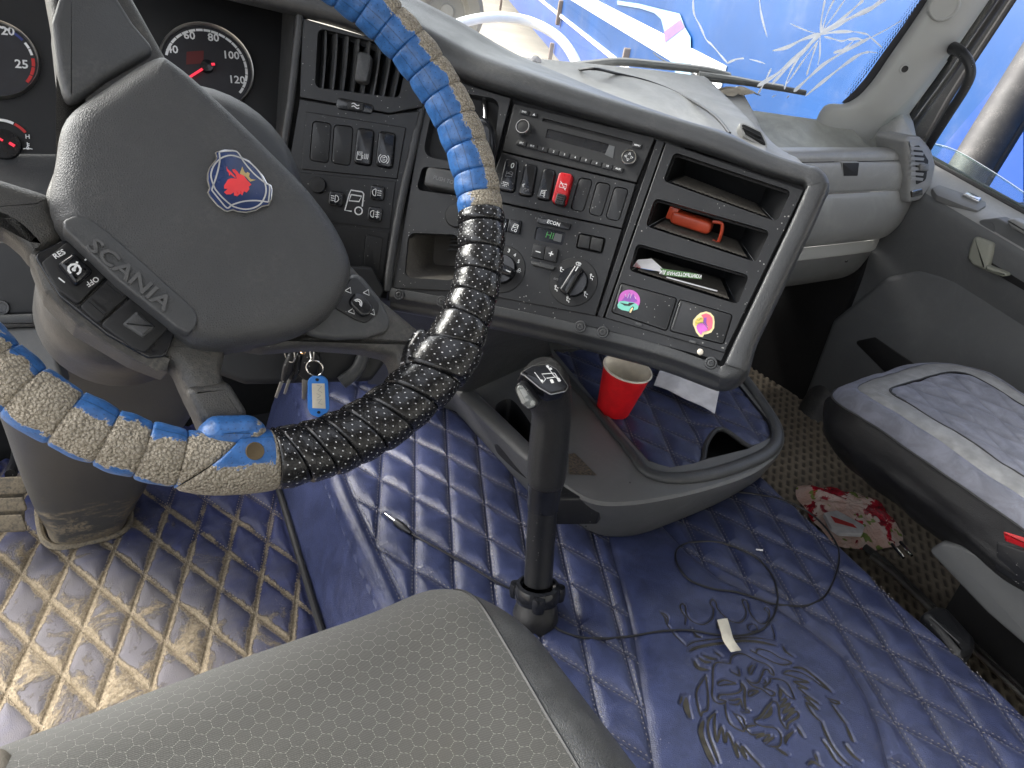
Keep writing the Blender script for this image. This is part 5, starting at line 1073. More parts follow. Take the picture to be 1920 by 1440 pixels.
# ---- cover over the engine tunnel, with the lion panel
TQ = Quilt((0.512, 0.897), (0.0325, -0.0685), (-0.0375, -0.0760), 0.0080, 0.0085)
TXL = lambda y: np.interp(y, [0.3, 0.62, 0.95, 1.35], [0.338, 0.352, 0.386, 0.44])
TXR = lambda y: np.interp(y, [0.0, 0.14, 0.69, 1.35], [1.09, 1.106, 1.176, 1.26])
LREG = np.array([atz(*q, TZ)[:2] for q in ((1135, 985), (1160, 1080), (1190, 1200), (1225, 1440), (1235, 1560), (1720, 1560), (1665, 1440), (1645, 1360), (1625, 1310), (1580, 1232), (1515, 1180), (1430, 1128), (1345, 1085), (1290, 1040), (1240, 985))])
zl = lambda L: np.array([atz(1230+x*0.22222, 1120+y*0.22222, TZ)[:2] for x, y in L])
LION = [
 (2.6, [(30, 150), (70, 190), (85, 240), (150, 330), (250, 440)]), (2.6, [(30, 150), (70, 165), (95, 200), (90, 240)]),
 (2.8, [(240, 250), (245, 190), (215, 150), (195, 100), (215, 75), (240, 100), (245, 150), (265, 190), (310, 230), (380, 248), (440, 225), (475, 170), (475, 110), (450, 70), (470, 42), (500, 70), (510, 110), (560, 170), (620, 220), (690, 235), (740, 200), (750, 150), (730, 95), (720, 60), (740, 45), (765, 75), (775, 140), (820, 210), (880, 250), (930, 230), (945, 180), (930, 150), (905, 130), (920, 105), (945, 130), (950, 190)]),
 (2.6, [(960, 260), (985, 330), (985, 385)]), (2.8, [(250, 440), (300, 405), (400, 385), (520, 375), (650, 375), (800, 370), (990, 390)]), (7, [(270, 480), (340, 450), (450, 425), (600, 410), (720, 395), (850, 405), (1000, 435)]),
 (2.6, [(800, 245), (765, 265), (780, 310), (845, 300), (830, 260), (800, 245)]), (4, [(290, 285), (330, 340), (370, 360), (320, 350)]), (7, [(510, 220), (520, 290)]),
 (3.2, [(575, 580), (500, 580), (470, 630), (470, 760), (465, 860), (500, 910), (550, 920), (580, 895), (520, 880), (530, 845), (600, 840), (680, 830), (710, 800), (700, 745)]),
 (3.2, [(575, 580), (610, 585), (625, 535), (670, 505), (740, 510), (830, 560), (920, 595), (970, 640), (980, 685), (950, 665), (935, 640), (900, 640), (875, 700), (850, 745), (800, 750), (755, 722)]),
 (5.0, [(705, 750), (735, 800), (738, 900), (750, 985)]), (3, [(715, 990), (780, 988), (740, 950)]), (3.0, [(515, 765), (515, 745), (560, 725), (610, 735), (660, 755), (600, 760), (515, 765)]),
 (4.5, [(620, 655), (690, 690), (685, 630)]), (5.0, [(775, 675), (775, 630), (805, 595)]), (2.6, [(830, 590), (795, 665), (775, 680)]),
 (3.4, [(745, 720), (800, 775), (880, 800), (960, 855), (990, 830), (930, 800), (900, 785), (950, 740), (950, 710)]), (4, [(905, 715), (915, 745), (890, 750)]), (3.6, [(770, 860), (775, 820), (850, 815), (800, 850), (770, 860)]),
 (3.2, [(580, 895), (580, 1000), (620, 1100), (730, 1160), (700, 1080), (640, 1000)]), (3.2, [(640, 1000), (720, 1040), (745, 1110), (830, 1105), (745, 1130), (800, 1190), (900, 1175), (830, 1215), (950, 1185), (890, 1250), (985, 1205), (910, 1270)]),
 (3.4, [(600, 885), (650, 890), (700, 880), (722, 960)]), (3.4, [(610, 920), (680, 925), (705, 890)]), (3.2, [(820, 1050), (830, 1090), (900, 1115), (990, 1125), (1040, 1180), (1040, 1260), (1000, 1290), (930, 1280)]),
 (5, [(820, 1055), (870, 1030), (920, 960), (975, 895)]), (8, [(890, 1045), (950, 1000), (965, 940)]),
 (4.0, [(975, 890), (1020, 930), (1040, 1050), (1095, 1130), (1110, 1080), (1190, 1030), (1160, 990), (1070, 1060), (1150, 960), (1060, 1000), (1120, 920), (1040, 950), (1090, 880), (1030, 900)]),
 (3.0, [(950, 710), (1030, 720), (1100, 760), (1150, 870), (1140, 885), (1090, 850), (1040, 800), (1030, 840), (1040, 900)]), (4, [(1025, 780), (1045, 830), (1035, 880)]),
 (3.2, [(410, 690), (340, 800), (335, 900), (365, 1030), (380, 1000), (425, 970), (430, 850), (415, 720), (410, 690)]),
 (9, [(310, 560), (345, 620), (430, 640)]), (7, [(350, 535), (400, 572), (455, 575)]), (7, [(385, 515), (440, 542), (505, 550)]), (6, [(485, 490), (540, 530)]),
 (3.4, [(790, 480), (830, 495), (850, 465), (950, 490), (1030, 540), (1130, 580), (1060, 600), (980, 580), (900, 540), (790, 480)]), (7, [(1060, 440), (1085, 490), (1150, 530)]),
 (3.6, [(1060, 670), (1100, 650), (1200, 660), (1300, 710), (1380, 770), (1470, 820)]), (7, [(1140, 620), (1230, 628), (1320, 690), (1400, 760), (1470, 825)]),
 (4.4, [(1060, 675), (1150, 700), (1280, 745), (1150, 740), (1270, 800), (1190, 790), (1250, 850), (1360, 930), (1240, 870), (1350, 980), (1250, 920), (1310, 1020), (1380, 1080)]),
 (4, [(1430, 870), (1540, 905), (1500, 915), (1440, 880)]), (6, [(1470, 920), (1530, 1020), (1590, 1100)]), (6, [(1585, 1100), (1620, 1190), (1650, 1250)]), (7, [(1580, 1270), (1640, 1350), (1710, 1400)]),
 (5, [(1380, 1080), (1420, 1180), (1480, 1290), (1560, 1390), (1620, 1440)]), (5, [(1390, 1230), (1440, 1300), (1500, 1400), (1560, 1450)]), (6, [(210, 860), (190, 930)]), (12, [(245, 870), (245, 960), (272, 1050)]),
 (10, [(390, 1070), (365, 1150), (380, 1230), (430, 1350), (480, 1440)]), (4.6, [(490, 1000), (430, 1070), (430, 1180), (470, 1300), (520, 1430)]),
 (4.6, [(490, 1000), (480, 1100), (500, 1250), (540, 1120), (570, 1260), (590, 1170), (640, 1280), (680, 1380), (660, 1260), (750, 1390), (710, 1280), (800, 1380), (880, 1460)]),
 (7, [(1000, 1300), (1060, 1340), (1100, 1360)]), (7, [(1080, 1260), (1090, 1210), (1150, 1150)]), (7, [(1175, 1110), (1230, 1200)]), (8, [(1330, 1340), (1350, 1410)]), (6, [(1270, 1440), (1310, 1410), (1380, 1450)])]
LION = [(w*0.00066+0.0002, spline(zl(L), 4)) for w, L in LION]
def tunnel_h(p, cut=True):
    ins = tri_in(p, LREG); db = seg_dist(p, [np.vstack([LREG, LREG[:1]])]); d = np.where(ins, db, np.minimum(TQ.dist(p), db))
    el = p[:, 0]-TXL(p[:, 1])-0.034; er = TXR(p[:, 1])-p[:, 0]-0.004
    d = np.where(el > 0, np.minimum(d, el), 0.02+0.0*d); d = np.minimum(d, np.maximum(er, 0))
    z = np.where(el > 0, TQ.puff(d), TQ.puff(np.minimum(np.abs(el), 0.012))*0.8)
    wr = coarse(p, 9, 1.7, (0.3, 0.0), (1.3, 1.4)); w2 = coarse(p @ np.array([[0.8, -0.3], [0.6, 0.5]]), 24, 8.1, (-0.5, -0.6), (1.9, 1.2), 140)
    z = z+0.003*wr+np.where(ins, 0.0022, 0.0010)*w2*np.clip(db/0.03, 0, 1)
    return z, d, ins
xs = np.concatenate([np.arange(0.30, 0.54, 0.0034), np.arange(0.54, 0.965, 0.0012), np.arange(0.965, 1.262, 0.0034)])
ys = np.concatenate([np.arange(0.02, 0.15, 0.004), np.arange(0.15, 0.60, 0.0012), np.arange(0.60, 1.38, 0.0032)])
sx = (xs-xs[0])/(xs[-1]-xs[0])
X = np.repeat(xs[:, None], len(ys), 1); Y = np.repeat(ys[None, :], len(xs), 0)
XL, XRr = TXL(Y), TXR(Y); X = np.clip(X, XL, XRr)
p = np.stack([X.ravel(), Y.ravel()], 1); h, d, ins = tunnel_h(p)
em = np.zeros(len(p)); near = (p[:, 0] > 0.54) & (p[:, 0] < 0.99) & (p[:, 1] < 0.62)
dl = np.full(len(p), 9.0)
for w, L in LION:
    lo, hi = L.min(0)-0.02, L.max(0)+0.02; k = near & (p[:, 0] > lo[0]) & (p[:, 0] < hi[0]) & (p[:, 1] > lo[1]) & (p[:, 1] < hi[1])
    dl[k] = np.minimum(dl[k], seg_dist(p[k], [L])-w/2)
em = np.clip(1-np.maximum(dl, 0)/0.0017, 0, 1); h = h-0.0026*em**1.3
el = p[:, 0]-TXL(p[:, 1]); rr = 0.024; drop = np.where(el < rr, rr-np.sqrt(np.maximum(rr**2-(rr-el)**2, 0)), 0); er = TXR(p[:, 1])-p[:, 0]; r2 = 0.018
drop = drop+np.where(er < r2, r2-np.sqrt(np.maximum(r2**2-(r2-er)**2, 0)), 0)
Z = TZ+h-drop; Zg = Z.reshape(X.shape)
TC = thing('tunnel_cover', 'dark blue quilted tunnel cover with pressed lion head and crown', 'floor cover', (0.75, 0.6, 0.0))
P3 = np.stack([X, Y, Zg], 2); mb = MB(); mb.grid(P3, flip=True); nv = len(mb.v)
gv = np.concatenate([TQ.groove(d)*(~ins | (d < 0.01)), ])
wl = P3[0].copy(); wl2 = wl.copy(); wl2[:, 2] = 0.0; wl2[:, 0] = FXR(wl2[:, 1])+0.010; mid = (wl+wl2)/2; mid[:, 0] -= 0.003; mb.grid([wl, mid, wl2]); 
wr_ = P3[-1].copy(); wr2 = wr_.copy(); wr2[:, 2] = 0.0; wr2[:, 0] += 0.01; mb.grid([wr_, wr2], flip=True)
gv = np.concatenate([gv, np.zeros(len(mb.v)-nv)]); mb.att = {'groove': gv, 'mud': np.zeros(len(mb.v))}
mb.build('quilting', M['quilt'], TC, angle=80)
hz = lambda P: TZ+tunnel_h(P)[0]
def keepT(P): return (~tri_in(P, LREG)) & (P[:, 0] > TXL(P[:, 1])+0.04) & (P[:, 0] < TXR(P[:, 1])-0.006) & (P[:, 1] > 0.1) & (P[:, 1] < 1.25)
mb = MB(); stitches(mb, TQ.lines((0.38, 0.1), (1.2, 1.25)), hz, keepT, 0.0034, 0.0078, 0.0052, 0.0010)
sl_ = [np.array([TXL(y)+0.034, y]) for y in np.arange(0.4, 1.2, 0.05)]
stitches(mb, list(zip(sl_[:-1], sl_[1:])), hz, lambda P: P[:, 1] > 0.3, 0.0034, 0.0078, 0.0052, 0.0011)
mb.build('stitching', M['thread'], TC, kind='stuff', smooth=False)
mb = MB()
for w, L in LION:
    T = np.gradient(L, axis=0); T /= np.linalg.norm(T, axis=1)[:, None]+1e-9; N = np.stack([-T[:, 1], T[:, 0]], 1); n = len(L)
    tp = np.minimum(1, (np.minimum(np.arange(n), n-1-np.arange(n))+0.7)/3.5)[:, None]*w/2; a, b = L+N*tp, L-N*tp
    za, zb = hz(a)-0.0019, hz(b)-0.0019
    mb.grid([np.column_stack([a, za]), np.column_stack([L, hz(L)-0.0018]), np.column_stack([b, zb])], flip=True)
t = NT('pressed_olive'); M['emblem'] = t.set(t.mix(t.ramp(t.noise(90, 4), 0.3, 0.7), (0.018, 0.016, 0.011), (0.050, 0.045, 0.032)), 0.7)
mb.build('lion_emblem', M['emblem'], TC, kind='stuff')

# ---- tray between the seats
TRZ = 0.295
CT = thing('centre_tray', 'grey plastic centre tray with ashtray drawer beside the gear lever', 'tray', (0.85, 0.8, TZ))
o_top = np.array([atz(*q, TRZ-0.006) for q in ((780, 672), (850, 732), (920, 797), (988, 866), (1050, 912), (1108, 944), (1175, 948), (1260, 935), (1340, 915), (1415, 887), (1462, 848), (1470, 812), (1452, 772), (1392, 690), (1310, 600), (1000, 540))])
o_bot = np.array([atz(*q, TZ+0.012) for q in ((800, 712), (855, 772), (925, 850), (995, 925), (1052, 960), (1108, 996), (1150, 1006), (1205, 1000), (1290, 968), (1365, 934), (1425, 895), (1458, 852), (1462, 825), (1446, 786), (1400, 722), (1310, 640), (1010, 590))][:16])
top = spline(o_top, 6, True); bot = spline(o_bot, 6, True); mid = top*0.55+bot*0.45; mid[:, :2] += (mid[:, :2]-mid[:, :2].mean(0))*0.012; lowr = top*0.12+bot*0.88
c0 = top.mean(0); ins1 = top+(c0-top)*0.02; ins1[:, 2] += 0.004; tip = bot+(bot.mean(0)-bot)*0.06; tip[:, 2] = TZ+0.004
mb = MB(); mb.rings([tip, bot, lowr, mid, top, ins1], False, False); body = mb.build('body', M['greyhard'], CT, angle=60)
pad_px = [(1036, 658), (1105, 742), (1191, 842), (1215, 868), (1255, 880), (1300, 872), (1330, 862), (1400, 845), (1448, 822), (1440, 792), (1405, 748), (1366, 700), (1330, 650)]
pad = np.array([atz(*q, TRZ-0.012)[:2] for q in pad_px]); HP = Pl((0, 0, 0), (1, 0, 0), (0, 1, 0))
well = np.array([atz(*q, TRZ-0.006)[:2] for q in ((930, 762), (958, 752), (990, 790), (1012, 830), (1010, 850), (985, 835), (950, 805), (932, 785))]); well = spline(well, 4, True)
mb = MB(); mb.plate(HP, ins1[:, :2], TRZ-0.0025, [well, np.array([atz(*q, TRZ-0.006)[:2] for q in pad_px])]); mb.build('deck', M['greyhard'], CT, angle=30)
mb = MB(); mb.well(HP, well, TRZ-0.0025, TRZ-0.07, scale=0.8); o = mb.build('cup_recess', M['blackm'], CT)
q = atz(958, 790, TRZ-0.06); mb = MB(); mb.lathe([(0.018, 0), (0.017, 0.02), (0.012, 0.024), (0.0001, 0.024)], q, (0, 0, 1), 16); mb.build('recess_cap', M['black'], o)
q = atz(966, 804, TRZ-0.05); mb = MB(); mb.box(q, ((1, -0.3, 0), (0.3, 1, 0), (0, 0, 1)), (0.009, 0.0022, 0.001)); mb.build('orange_clip', M['orange'], o)
mb = MB(); mb.well(HP, np.array([atz(*q, TRZ-0.006)[:2] for q in pad_px]), TRZ-0.003, TRZ-0.05, scale=0.97); mb.build('tray_well', M['blackm'], CT)
def ridge(px, rad, nm, m, z, flat=0.7, seg=12):
    P = spline(np.array([atz(x, y, z) for x, y in px]), 5); n = len(P); rr = np.interp(np.linspace(0, 1, n), np.linspace(0, 1, len(rad)), rad); mb = MB()
    T = np.gradient(P, axis=0); T /= np.linalg.norm(T, axis=1)[:, None]; B = np.cross(T, (0, 0, 1)); a = np.linspace(0, 2*math.pi, seg, endpoint=False)
    mb.rings([P[i]+rr[i]*(np.cos(a)[:, None]*B[i]+flat*np.sin(a)[:, None]*np.array([0, 0, 1.0])) for i in range(n)], True, True); return mb.build(nm, m, CT, angle=60)
ridge([(1000, 630), (1100, 748), (1183, 848), (1212, 884), (1260, 897), (1330, 890), (1400, 868), (1444, 845), (1458, 815), (1438, 768), (1372, 680), (1330, 630)], [0.006, 0.007, 0.009, 0.012, 0.013, 0.013, 0.012, 0.010, 0.008, 0.007], 'rim', M['charcoal'], TRZ)
ridge([(815, 688), (860, 725), (930, 792), (985, 845), (1030, 880), (1060, 893)], [0.016, 0.017, 0.017, 0.015, 0.012], 'side_rim', M['greyhard'], TRZ-0.004, 0.6)
poly = np.array([atz(*q, TRZ)[:2] for q in ((1030, 893), (1122, 893), (1150, 910), (1132, 930), (1030, 930))]); mb = MB(); mb.prism(HP, roundp(ccw(poly), 0.006), TRZ-0.055, TRZ-0.004, 0.005, 3); o = mb.build('ashtray_drawer', M['black'], CT)
poly = np.array([atz(*q, TRZ)[:2] for q in ((1066, 850), (1078, 848), (1120, 890), (1068, 888))]); mb = MB(); mb.plate(HP, ccw(poly), TRZ-0.0015); t = NT('spilt_crumbs'); k = t.ramp(t.noise(260, 3, 0.7), 0.45, 0.6); mb.build('ash_mark', t.set(t.mix(k, (0.06, 0.05, 0.042), (0.16, 0.12, 0.07)), 0.6, normal=t.bump(k, 0.8, 0.003)), CT)
for L in ([(1180, 903), (1150, 940), (1112, 972), (1097, 985)],):
    P = [];
    mb = MB(); mb.tube([atz(x, y, TRZ-0.004-0.115*i/3)+np.array([-0.002, -0.004, 0.002]) for i, (x, y) in enumerate(L)], 0.0012, 6); mb.build('panel_seam', M['dark'], CT)

# quilted mat lying in the tray, its near edge curled up
TM = thing('tray_mat', 'small blue quilted mat lying in the centre tray with curled edge', 'mat', (0.95, 0.75, TRZ-0.01))
MQ = Quilt(atz(1236, 804, TRZ-0.012)[:2], (0.033, -0.070), (-0.034, -0.066), 0.0075, 0.010)
mat_px = [(1030, 640), (1036, 664), (1105, 750), (1188, 842), (1214, 870), (1258, 884), (1295, 880), (1316, 868), (1322, 840), (1334, 825), (1352, 820), (1380, 830), (1412, 842), (1444, 824), (1440, 795), (1405, 750), (1366, 702), (1300, 620)]
mo = np.array([atz(*q, TRZ-0.012)[:2] for q in mat_px]); mo = spline(mo, 6, True)
gx = np.arange(mo[:, 0].min(), mo[:, 0].max(), 0.0026); gy = np.arange(mo[:, 1].min(), mo[:, 1].max(), 0.0026)
X, Y = np.meshgrid(gx, gy, indexing='ij'); p = np.stack([X.ravel(), Y.ravel()], 1); ins_ = tri_in(p, mo); db = seg_dist(p, [np.vstack([mo, mo[:1]])])
curl = atz(1345, 826, TRZ-0.012)[:2]; lift = 0.016*np.exp(-(np.linalg.norm(p-curl, axis=1)/0.035)**2)
Z = TRZ-0.011+MQ.puff(np.minimum(MQ.dist(p), db))+lift+0.002*coarse(p, 16, 4.4, p.min(0), p.max(0), 50)
idx = -np.ones(len(p), int); keep = np.where(ins_)[0]; idx[keep] = np.arange(len(keep)); m_ = len(gy); fs = []
I = idx.reshape(X.shape)
for i in range(len(gx)-1):
    r = I[i:i+2]; ok = (r[0, :-1] >= 0) & (r[0, 1:] >= 0) & (r[1, :-1] >= 0) & (r[1, 1:] >= 0)
    for j in np.where(ok)[0]: fs.append((r[0, j], r[1, j], r[1, j+1], r[0, j+1]))
mb = MB(); mb.add(np.column_stack([p[keep], Z[keep]]), fs); mb.att = {'groove': MQ.groove(MQ.dist(p[keep])), 'mud': np.zeros(len(keep))}; mb.build('quilting', M['quilt'], TM, angle=80)
def mz(P):
    db2 = seg_dist(P, [np.vstack([mo, mo[:1]])]); return TRZ-0.011+MQ.puff(np.minimum(MQ.dist(P), db2))+0.016*np.exp(-(np.linalg.norm(P-curl, axis=1)/0.035)**2)
e = np.column_stack([mo, mz(mo)+0.002]); mb = MB(); mb.tube(np.vstack([e, e[:1]]), 0.0046, 8, cap=False); mb.build('edge_binding', M['seal'], TM)
mb = MB(); stitches(mb, MQ.lines(mo.min(0), mo.max(0)), lambda P: mz(P)+0.0008, lambda P: tri_in(P, mo) & (seg_dist(P, [mo]) > 0.008), 0.0030, 0.0078, 0.0052, 0.0010); mb.build('stitching', M['thread'], TM, kind='stuff', smooth=False)
# ------------------------------------------------------------------ seats
def rring(cx, cy, hx, hy, r, n=24):
    """Rounded rectangle in plan, 4*n points."""
    out = []
    for (sx, sy), a0 in (((1, 1), 0), ((-1, 1), 90), ((-1, -1), 180), ((1, -1), 270)):
        for k in range(n):
            a = R(a0+90*k/(n-1)) if n > 1 else R(a0+45)
            out.append((cx+sx*(hx-r)+r*math.cos(a), cy+sy*(hy-r)+r*math.sin(a)))
    return np.array(out)
def dense(p, m):
    """Resample a closed outline evenly."""
    q = np.vstack([p, p[:1]]); s = np.concatenate([[0], np.cumsum(np.linalg.norm(np.diff(q, axis=0), axis=1))]); t = np.linspace(0, s[-1], m, endpoint=False)
    return np.column_stack([np.interp(t, s, q[:, k]) for k in range(2)])
DS = thing('driver_seat', 'driver seat with olive hexagon cloth and black side bolster', 'seat', (0.06, 0.05, 0.0))
# cushion: the front edge rolls over, the right side has a leatherette bolster
SYF, SXR = 0.432, 0.352
def seat_z(x, y):
    fr = np.clip((SYF-y)/0.085, 0, 1); rt = np.clip((SXR-x)/0.115, 0, 1)
    z = 0.528-0.085*(1-np.sqrt(np.maximum(1-(1-fr)**2, 0)))-0.12*(1-np.sqrt(np.maximum(1-(1-rt)**2.2, 0)))
    z = z+0.010*np.exp(-((x-0.262)/0.035)**2)-0.012*np.exp(-((x-0.05)/0.16)**2)*np.clip((0.30-y)/0.2, 0, 1)
    return z
def seam_x(y): return np.interp(y, [-0.2, 0.12, 0.25, 0.38, 0.44], [0.245, 0.252, 0.262, 0.275, 0.278])
def front_y(x): return SYF-0.05*np.clip((x-0.20)/0.152, 0, 1)**2.5-0.012*np.clip((0.1-x)/0.4, 0, 1)
def sheet(x0, x1, nx, ny, nm, m, dz=0.0):
    S = np.linspace(0, 1, nx); T = np.linspace(0, 1, ny)**0.8; P = np.zeros((nx, ny+3, 3)); U = np.zeros((nx, ny+3, 2))
    for j in range(ny):
        y = front_y(0)*0+(-0.25+(0.25)*0)+T[j]*0
    for i, s in enumerate(S):
        for j, t in enumerate(T):
            yb = -0.25; xe0 = x0(yb+(SYF-yb)*t); xe1 = x1(yb+(SYF-yb)*t); x = xe0+(xe1-xe0)*s; yf = front_y(x); y = yb+(yf-yb)*t
            P[i, j] = (x, y, float(seat_z(x, y+(SYF-yf)*t**6))+dz); U[i, j] = (x, y)
        last = P[i, ny-1]
        for k, (dy, dd) in enumerate(((-0.001, -0.05), (-0.006, -0.10), (-0.02, -0.16))): P[i, ny+k] = last+np.array([0, dy, dd]); U[i, ny+k] = U[i, ny-1]+np.array([0, 0.05*(k+1)])
    for i in range(nx):            # arc length up the front so the cloth print is not stretched
        a = 0.0
        for j in range(1, ny+3):
            U[i, j, 1] = U[i, j-1, 1]+np.linalg.norm(P[i, j]-P[i, j-1])
    mb = MB(); mb.grid(P, uv=U, flip=True); return mb.build(nm, m, DS, angle=80), P
cl, Pc = sheet(lambda y: -0.32, lambda y: float(seam_x(y)), 60, 70, 'cloth_cushion', M['hex'])
def bol(nx, ny):
    S = np.linspace(0, 1, nx); P = np.zeros((nx+3, ny+3, 3)); T = np.linspace(0, 1, ny)**0.8; yb = -0.25
    for i, s in enumerate(S):
        for j, t in enumerate(T):
            x0 = float(seam_x(yb+(SYF-yb)*t)); a = s*math.pi/2; x = x0+(SXR-x0)*math.sin(a)
            x -= 0.03*max(0, (t-0.8)/0.2)**2*s
            yf = front_y(x); y = yb+(yf-yb)*t; P[i, j] = (x, y, float(seat_z(min(x, SXR-1e-4), y+(SYF-yf)*t**6)))
        for k, (dy, dd) in enumerate(((-0.001, -0.05), (-0.006, -0.10), (-0.02, -0.16))): P[i, ny+k] = P[i, ny-1]+np.array([0, dy, dd])
    for k, (dx, dd) in enumerate(((0.002, -0.05), (0.0, -0.10), (-0.01, -0.16))): P[nx+k] = P[nx-1]+np.array([dx, 0, dd])
    mb = MB(); mb.grid(P, flip=True); return mb.build('side_bolster', M['bolster'], DS, angle=80)
bol(44, 70)
ys = np.linspace(-0.25, 0.43, 60); P = Pc[-1]; mb = MB(); mb.tube(P[2:-1]+np.array([0.0012, 0, -0.0005]), 0.0016, 6); mb.build('seam', M['seal'], DS)
mb = MB(); mb.box((0.02, 0.05, 0.22), AXES, (0.28, 0.28, 0.16)); mb.build('seat_base', M['dark'], DS)
mb = MB(); mb.prism(Pl((0, 0, 0.50), (1, 0, 0), (0, 1, 0)), rring(-0.085, 0.345, 0.038, 0.05, 0.02, 6), -0.05, 0.026, 0.012, 3); mb.build('seat_lever', M['pedal'], DS)

# ---- passenger seat
PS = thing('passenger_seat', 'passenger seat in blue quilted cover with grey band and black skirt', 'seat', (1.38, 0.3, 0.0))
PZ = 0.372; cx, cy, hx, hy = 1.385, 0.20, 0.205, 0.480
N = 240; outer = dense(rring(cx, cy, hx, hy, 0.115, 20), N)
def ringat(d, z, f=None):
    q = dense(rring(cx, cy, hx-d, hy-d, max(0.115-d, 0.02), 20), N); zz = np.full(N, z) if f is None else f(q); return np.column_stack([q, zz])
PQ = Quilt((1.40, 0.45), (0.032, 0.062), (-0.032, 0.062), 0.0035, 0.008)
def top_z(q, d):
    w = coarse(q, 12, 2.2, (1.1, -0.4), (1.7, 0.8), 60); tilt = 0.02*np.clip((q[:, 1]-0.35)/0.3, -1, 1)
    return PZ+0.020*(1-np.exp(-d/0.03))+0.006*w+tilt-0.030*np.clip((q[:, 1]-0.5)/0.17, 0, 1)**2
def band(ds, nm, m, att=True, sag=None, jit=0.0):
    RR = []; D = []
    for d, dz in ds:
        q = dense(rring(cx, cy, hx-d, hy-d, max(0.115-d, 0.02), 20), N); z = top_z(q, max(d, 0))+dz
        if sag is not None: z = z+sag(q, d)
        RR.append(np.column_stack([q, z])); D.append(np.full(N, 9.0))
    mb = MB(); mb.rings(RR, False, False); k = len(mb.v); mb.att = {'groove': np.zeros(k), 'mud': np.zeros(k)} ; return mb.build(nm, m, PS, angle=80)
fold = lambda q, d: 0.0
RR = []; off = np.linspace(0, 1, 16)
for s in off:                                       # gathered black skirt
    q = dense(rring(cx, cy, hx+0.012*math.sin(s*2.6)-0.035*s**2, hy+0.012*math.sin(s*2.6)-0.05*s**2, 0.115, 20), N); ang = np.arange(N)/N*2*math.pi
    pl_ = 0.004*np.sin(ang*23+2*np.sin(ang*5))*s+0.006*coarse(np.column_stack([q[:, 0]+q[:, 1]*0.3, np.full(N, s*0.25)]), 13, 6.0, (0.8, -0.1), (2.0, 0.4), 50)*math.sin(math.pi*min(s*1.05, 1))*2.4
    nv = q-np.array([cx, cy]); nv /= np.linalg.norm(nv, axis=1)[:, None]; q = q+nv*pl_[:, None]; RR.append(np.column_stack([q, top_z(q, 0)-0.012-0.115*s]))
mb = MB(); mb.rings(RR[::-1], False, False); mb.build('skirt', M['skirt'], PS, angle=80)
mb = MB(); e = RR[0].copy(); e[:, 2] += 0.003; mb.tube(np.vstack([e, e[:1]]), 0.0026, 6, cap=False); mb.build('piping', M['seal'], PS)
band([(0.0, -0.011), (0.004, -0.003), (0.012, 0.002), (0.026, 0.003), (0.036, 0.002), (0.0365, 0.0005)], 'blue_border', M['seatblue'])
band([(0.0368, 0.000), (0.040, 0.002), (0.055, 0.004), (0.078, 0.003), (0.0865, 0.001)], 'grey_band', M['greyband'])
gx = np.arange(cx-hx+0.087, cx+hx-0.087+0.001, 0.0028); gy = np.arange(-0.05, cy+hy-0.086, 0.0028); X, Y = np.meshgrid(gx, gy, indexing='ij')
inn = dense(rring(cx, cy, hx-0.087, hy-0.087, 0.028, 12), 120); p = np.stack([X.ravel(), Y.ravel()], 1); k = tri_in(p, inn); db = seg_dist(p, [np.vstack([inn, inn[:1]])])
Z = top_z(p, np.full(len(p), 0.1))+PQ.puff(np.minimum(PQ.dist(p), db))+0.004*coarse(p, 22, 7.7, (1.1, -0.1), (1.7, 0.7), 60)
idx = -np.ones(len(p), int); kk = np.where(k)[0]; idx[kk] = np.arange(len(kk)); I = idx.reshape(X.shape); fs = []
for i in range(len(gx)-1):
    r = I[i:i+2]; ok = (r[0, :-1] >= 0) & (r[0, 1:] >= 0) & (r[1, :-1] >= 0) & (r[1, 1:] >= 0)
    for j in np.where(ok)[0]: fs.append((r[0, j], r[1, j], r[1, j+1], r[0, j+1]))
mb = MB(); mb.add(np.column_stack([p[kk], Z[kk]]), fs); mb.att = {'groove': PQ.groove(PQ.dist(p[kk]))*0.8, 'mud': np.zeros(len(kk))}; mb.build('quilted_top', M['seatblue'], PS, angle=80)
q = dense(rring(cx, cy, hx-0.0866, hy-0.0866, 0.0284, 20), N); e = np.column_stack([q, top_z(q, 0.0866)+0.0015]); mb = MB(); mb.tube(np.vstack([e, e[:1]]), 0.0016, 6, cap=False); mb.build('band_seam', M['seal'], PS)
mb = MB(); mb.box((1.52, 0.0, 0.11), AXES, (0.16, 0.36, 0.11)); mb.build('seat_base', M['dark'], PS)
# grey side cover, belt buckle, slide rail
SP = Pl(atx(1740, 1035, 1.19), (0, 1, 0), (0, 0, 1))
po = np.array([SP.uv(*q) for q in ((1738, 1032), (1765, 1016), (1800, 1024), (1920, 1085), (2050, 1160), (2050, 1330), (1920, 1210), (1850, 1150))])
mb = MB(); pp = ccw(po); pp = roundp(pp, 0.008); mb.rings([[SP.W(u, v, 0.0) for u, v in inset(pp, 0.0)], [SP.W(u, v, -0.004) for u, v in inset(pp, -0.003)], [SP.W(u, v, -0.05) for u, v in inset(pp, -0.006)]], False, False, flip=(SP.n[0] > 0))
mb = MB(); w0, w1 = (0.0, 0.04) if SP.n[0] > 0 else (-0.04, 0.0)
SQ = Pl(SP.o, (0, -1, 0), (0, 0, 1)); po = np.array([SQ.uv(*q) for q in ((1738, 1032), (1765, 1016), (1800, 1024), (1920, 1085), (2050, 1160), (2050, 1330), (1920, 1210), (1850, 1150))])
mb.prism(SQ, roundp(ccw(po), 0.010), -0.06, 0.0, 0.006, 3); mb.build('side_cover', M['seatgrey'], PS)
BB = Pl(atx(1900, 1050, 1.185), (0, -1, 0), (0, 0, 1))
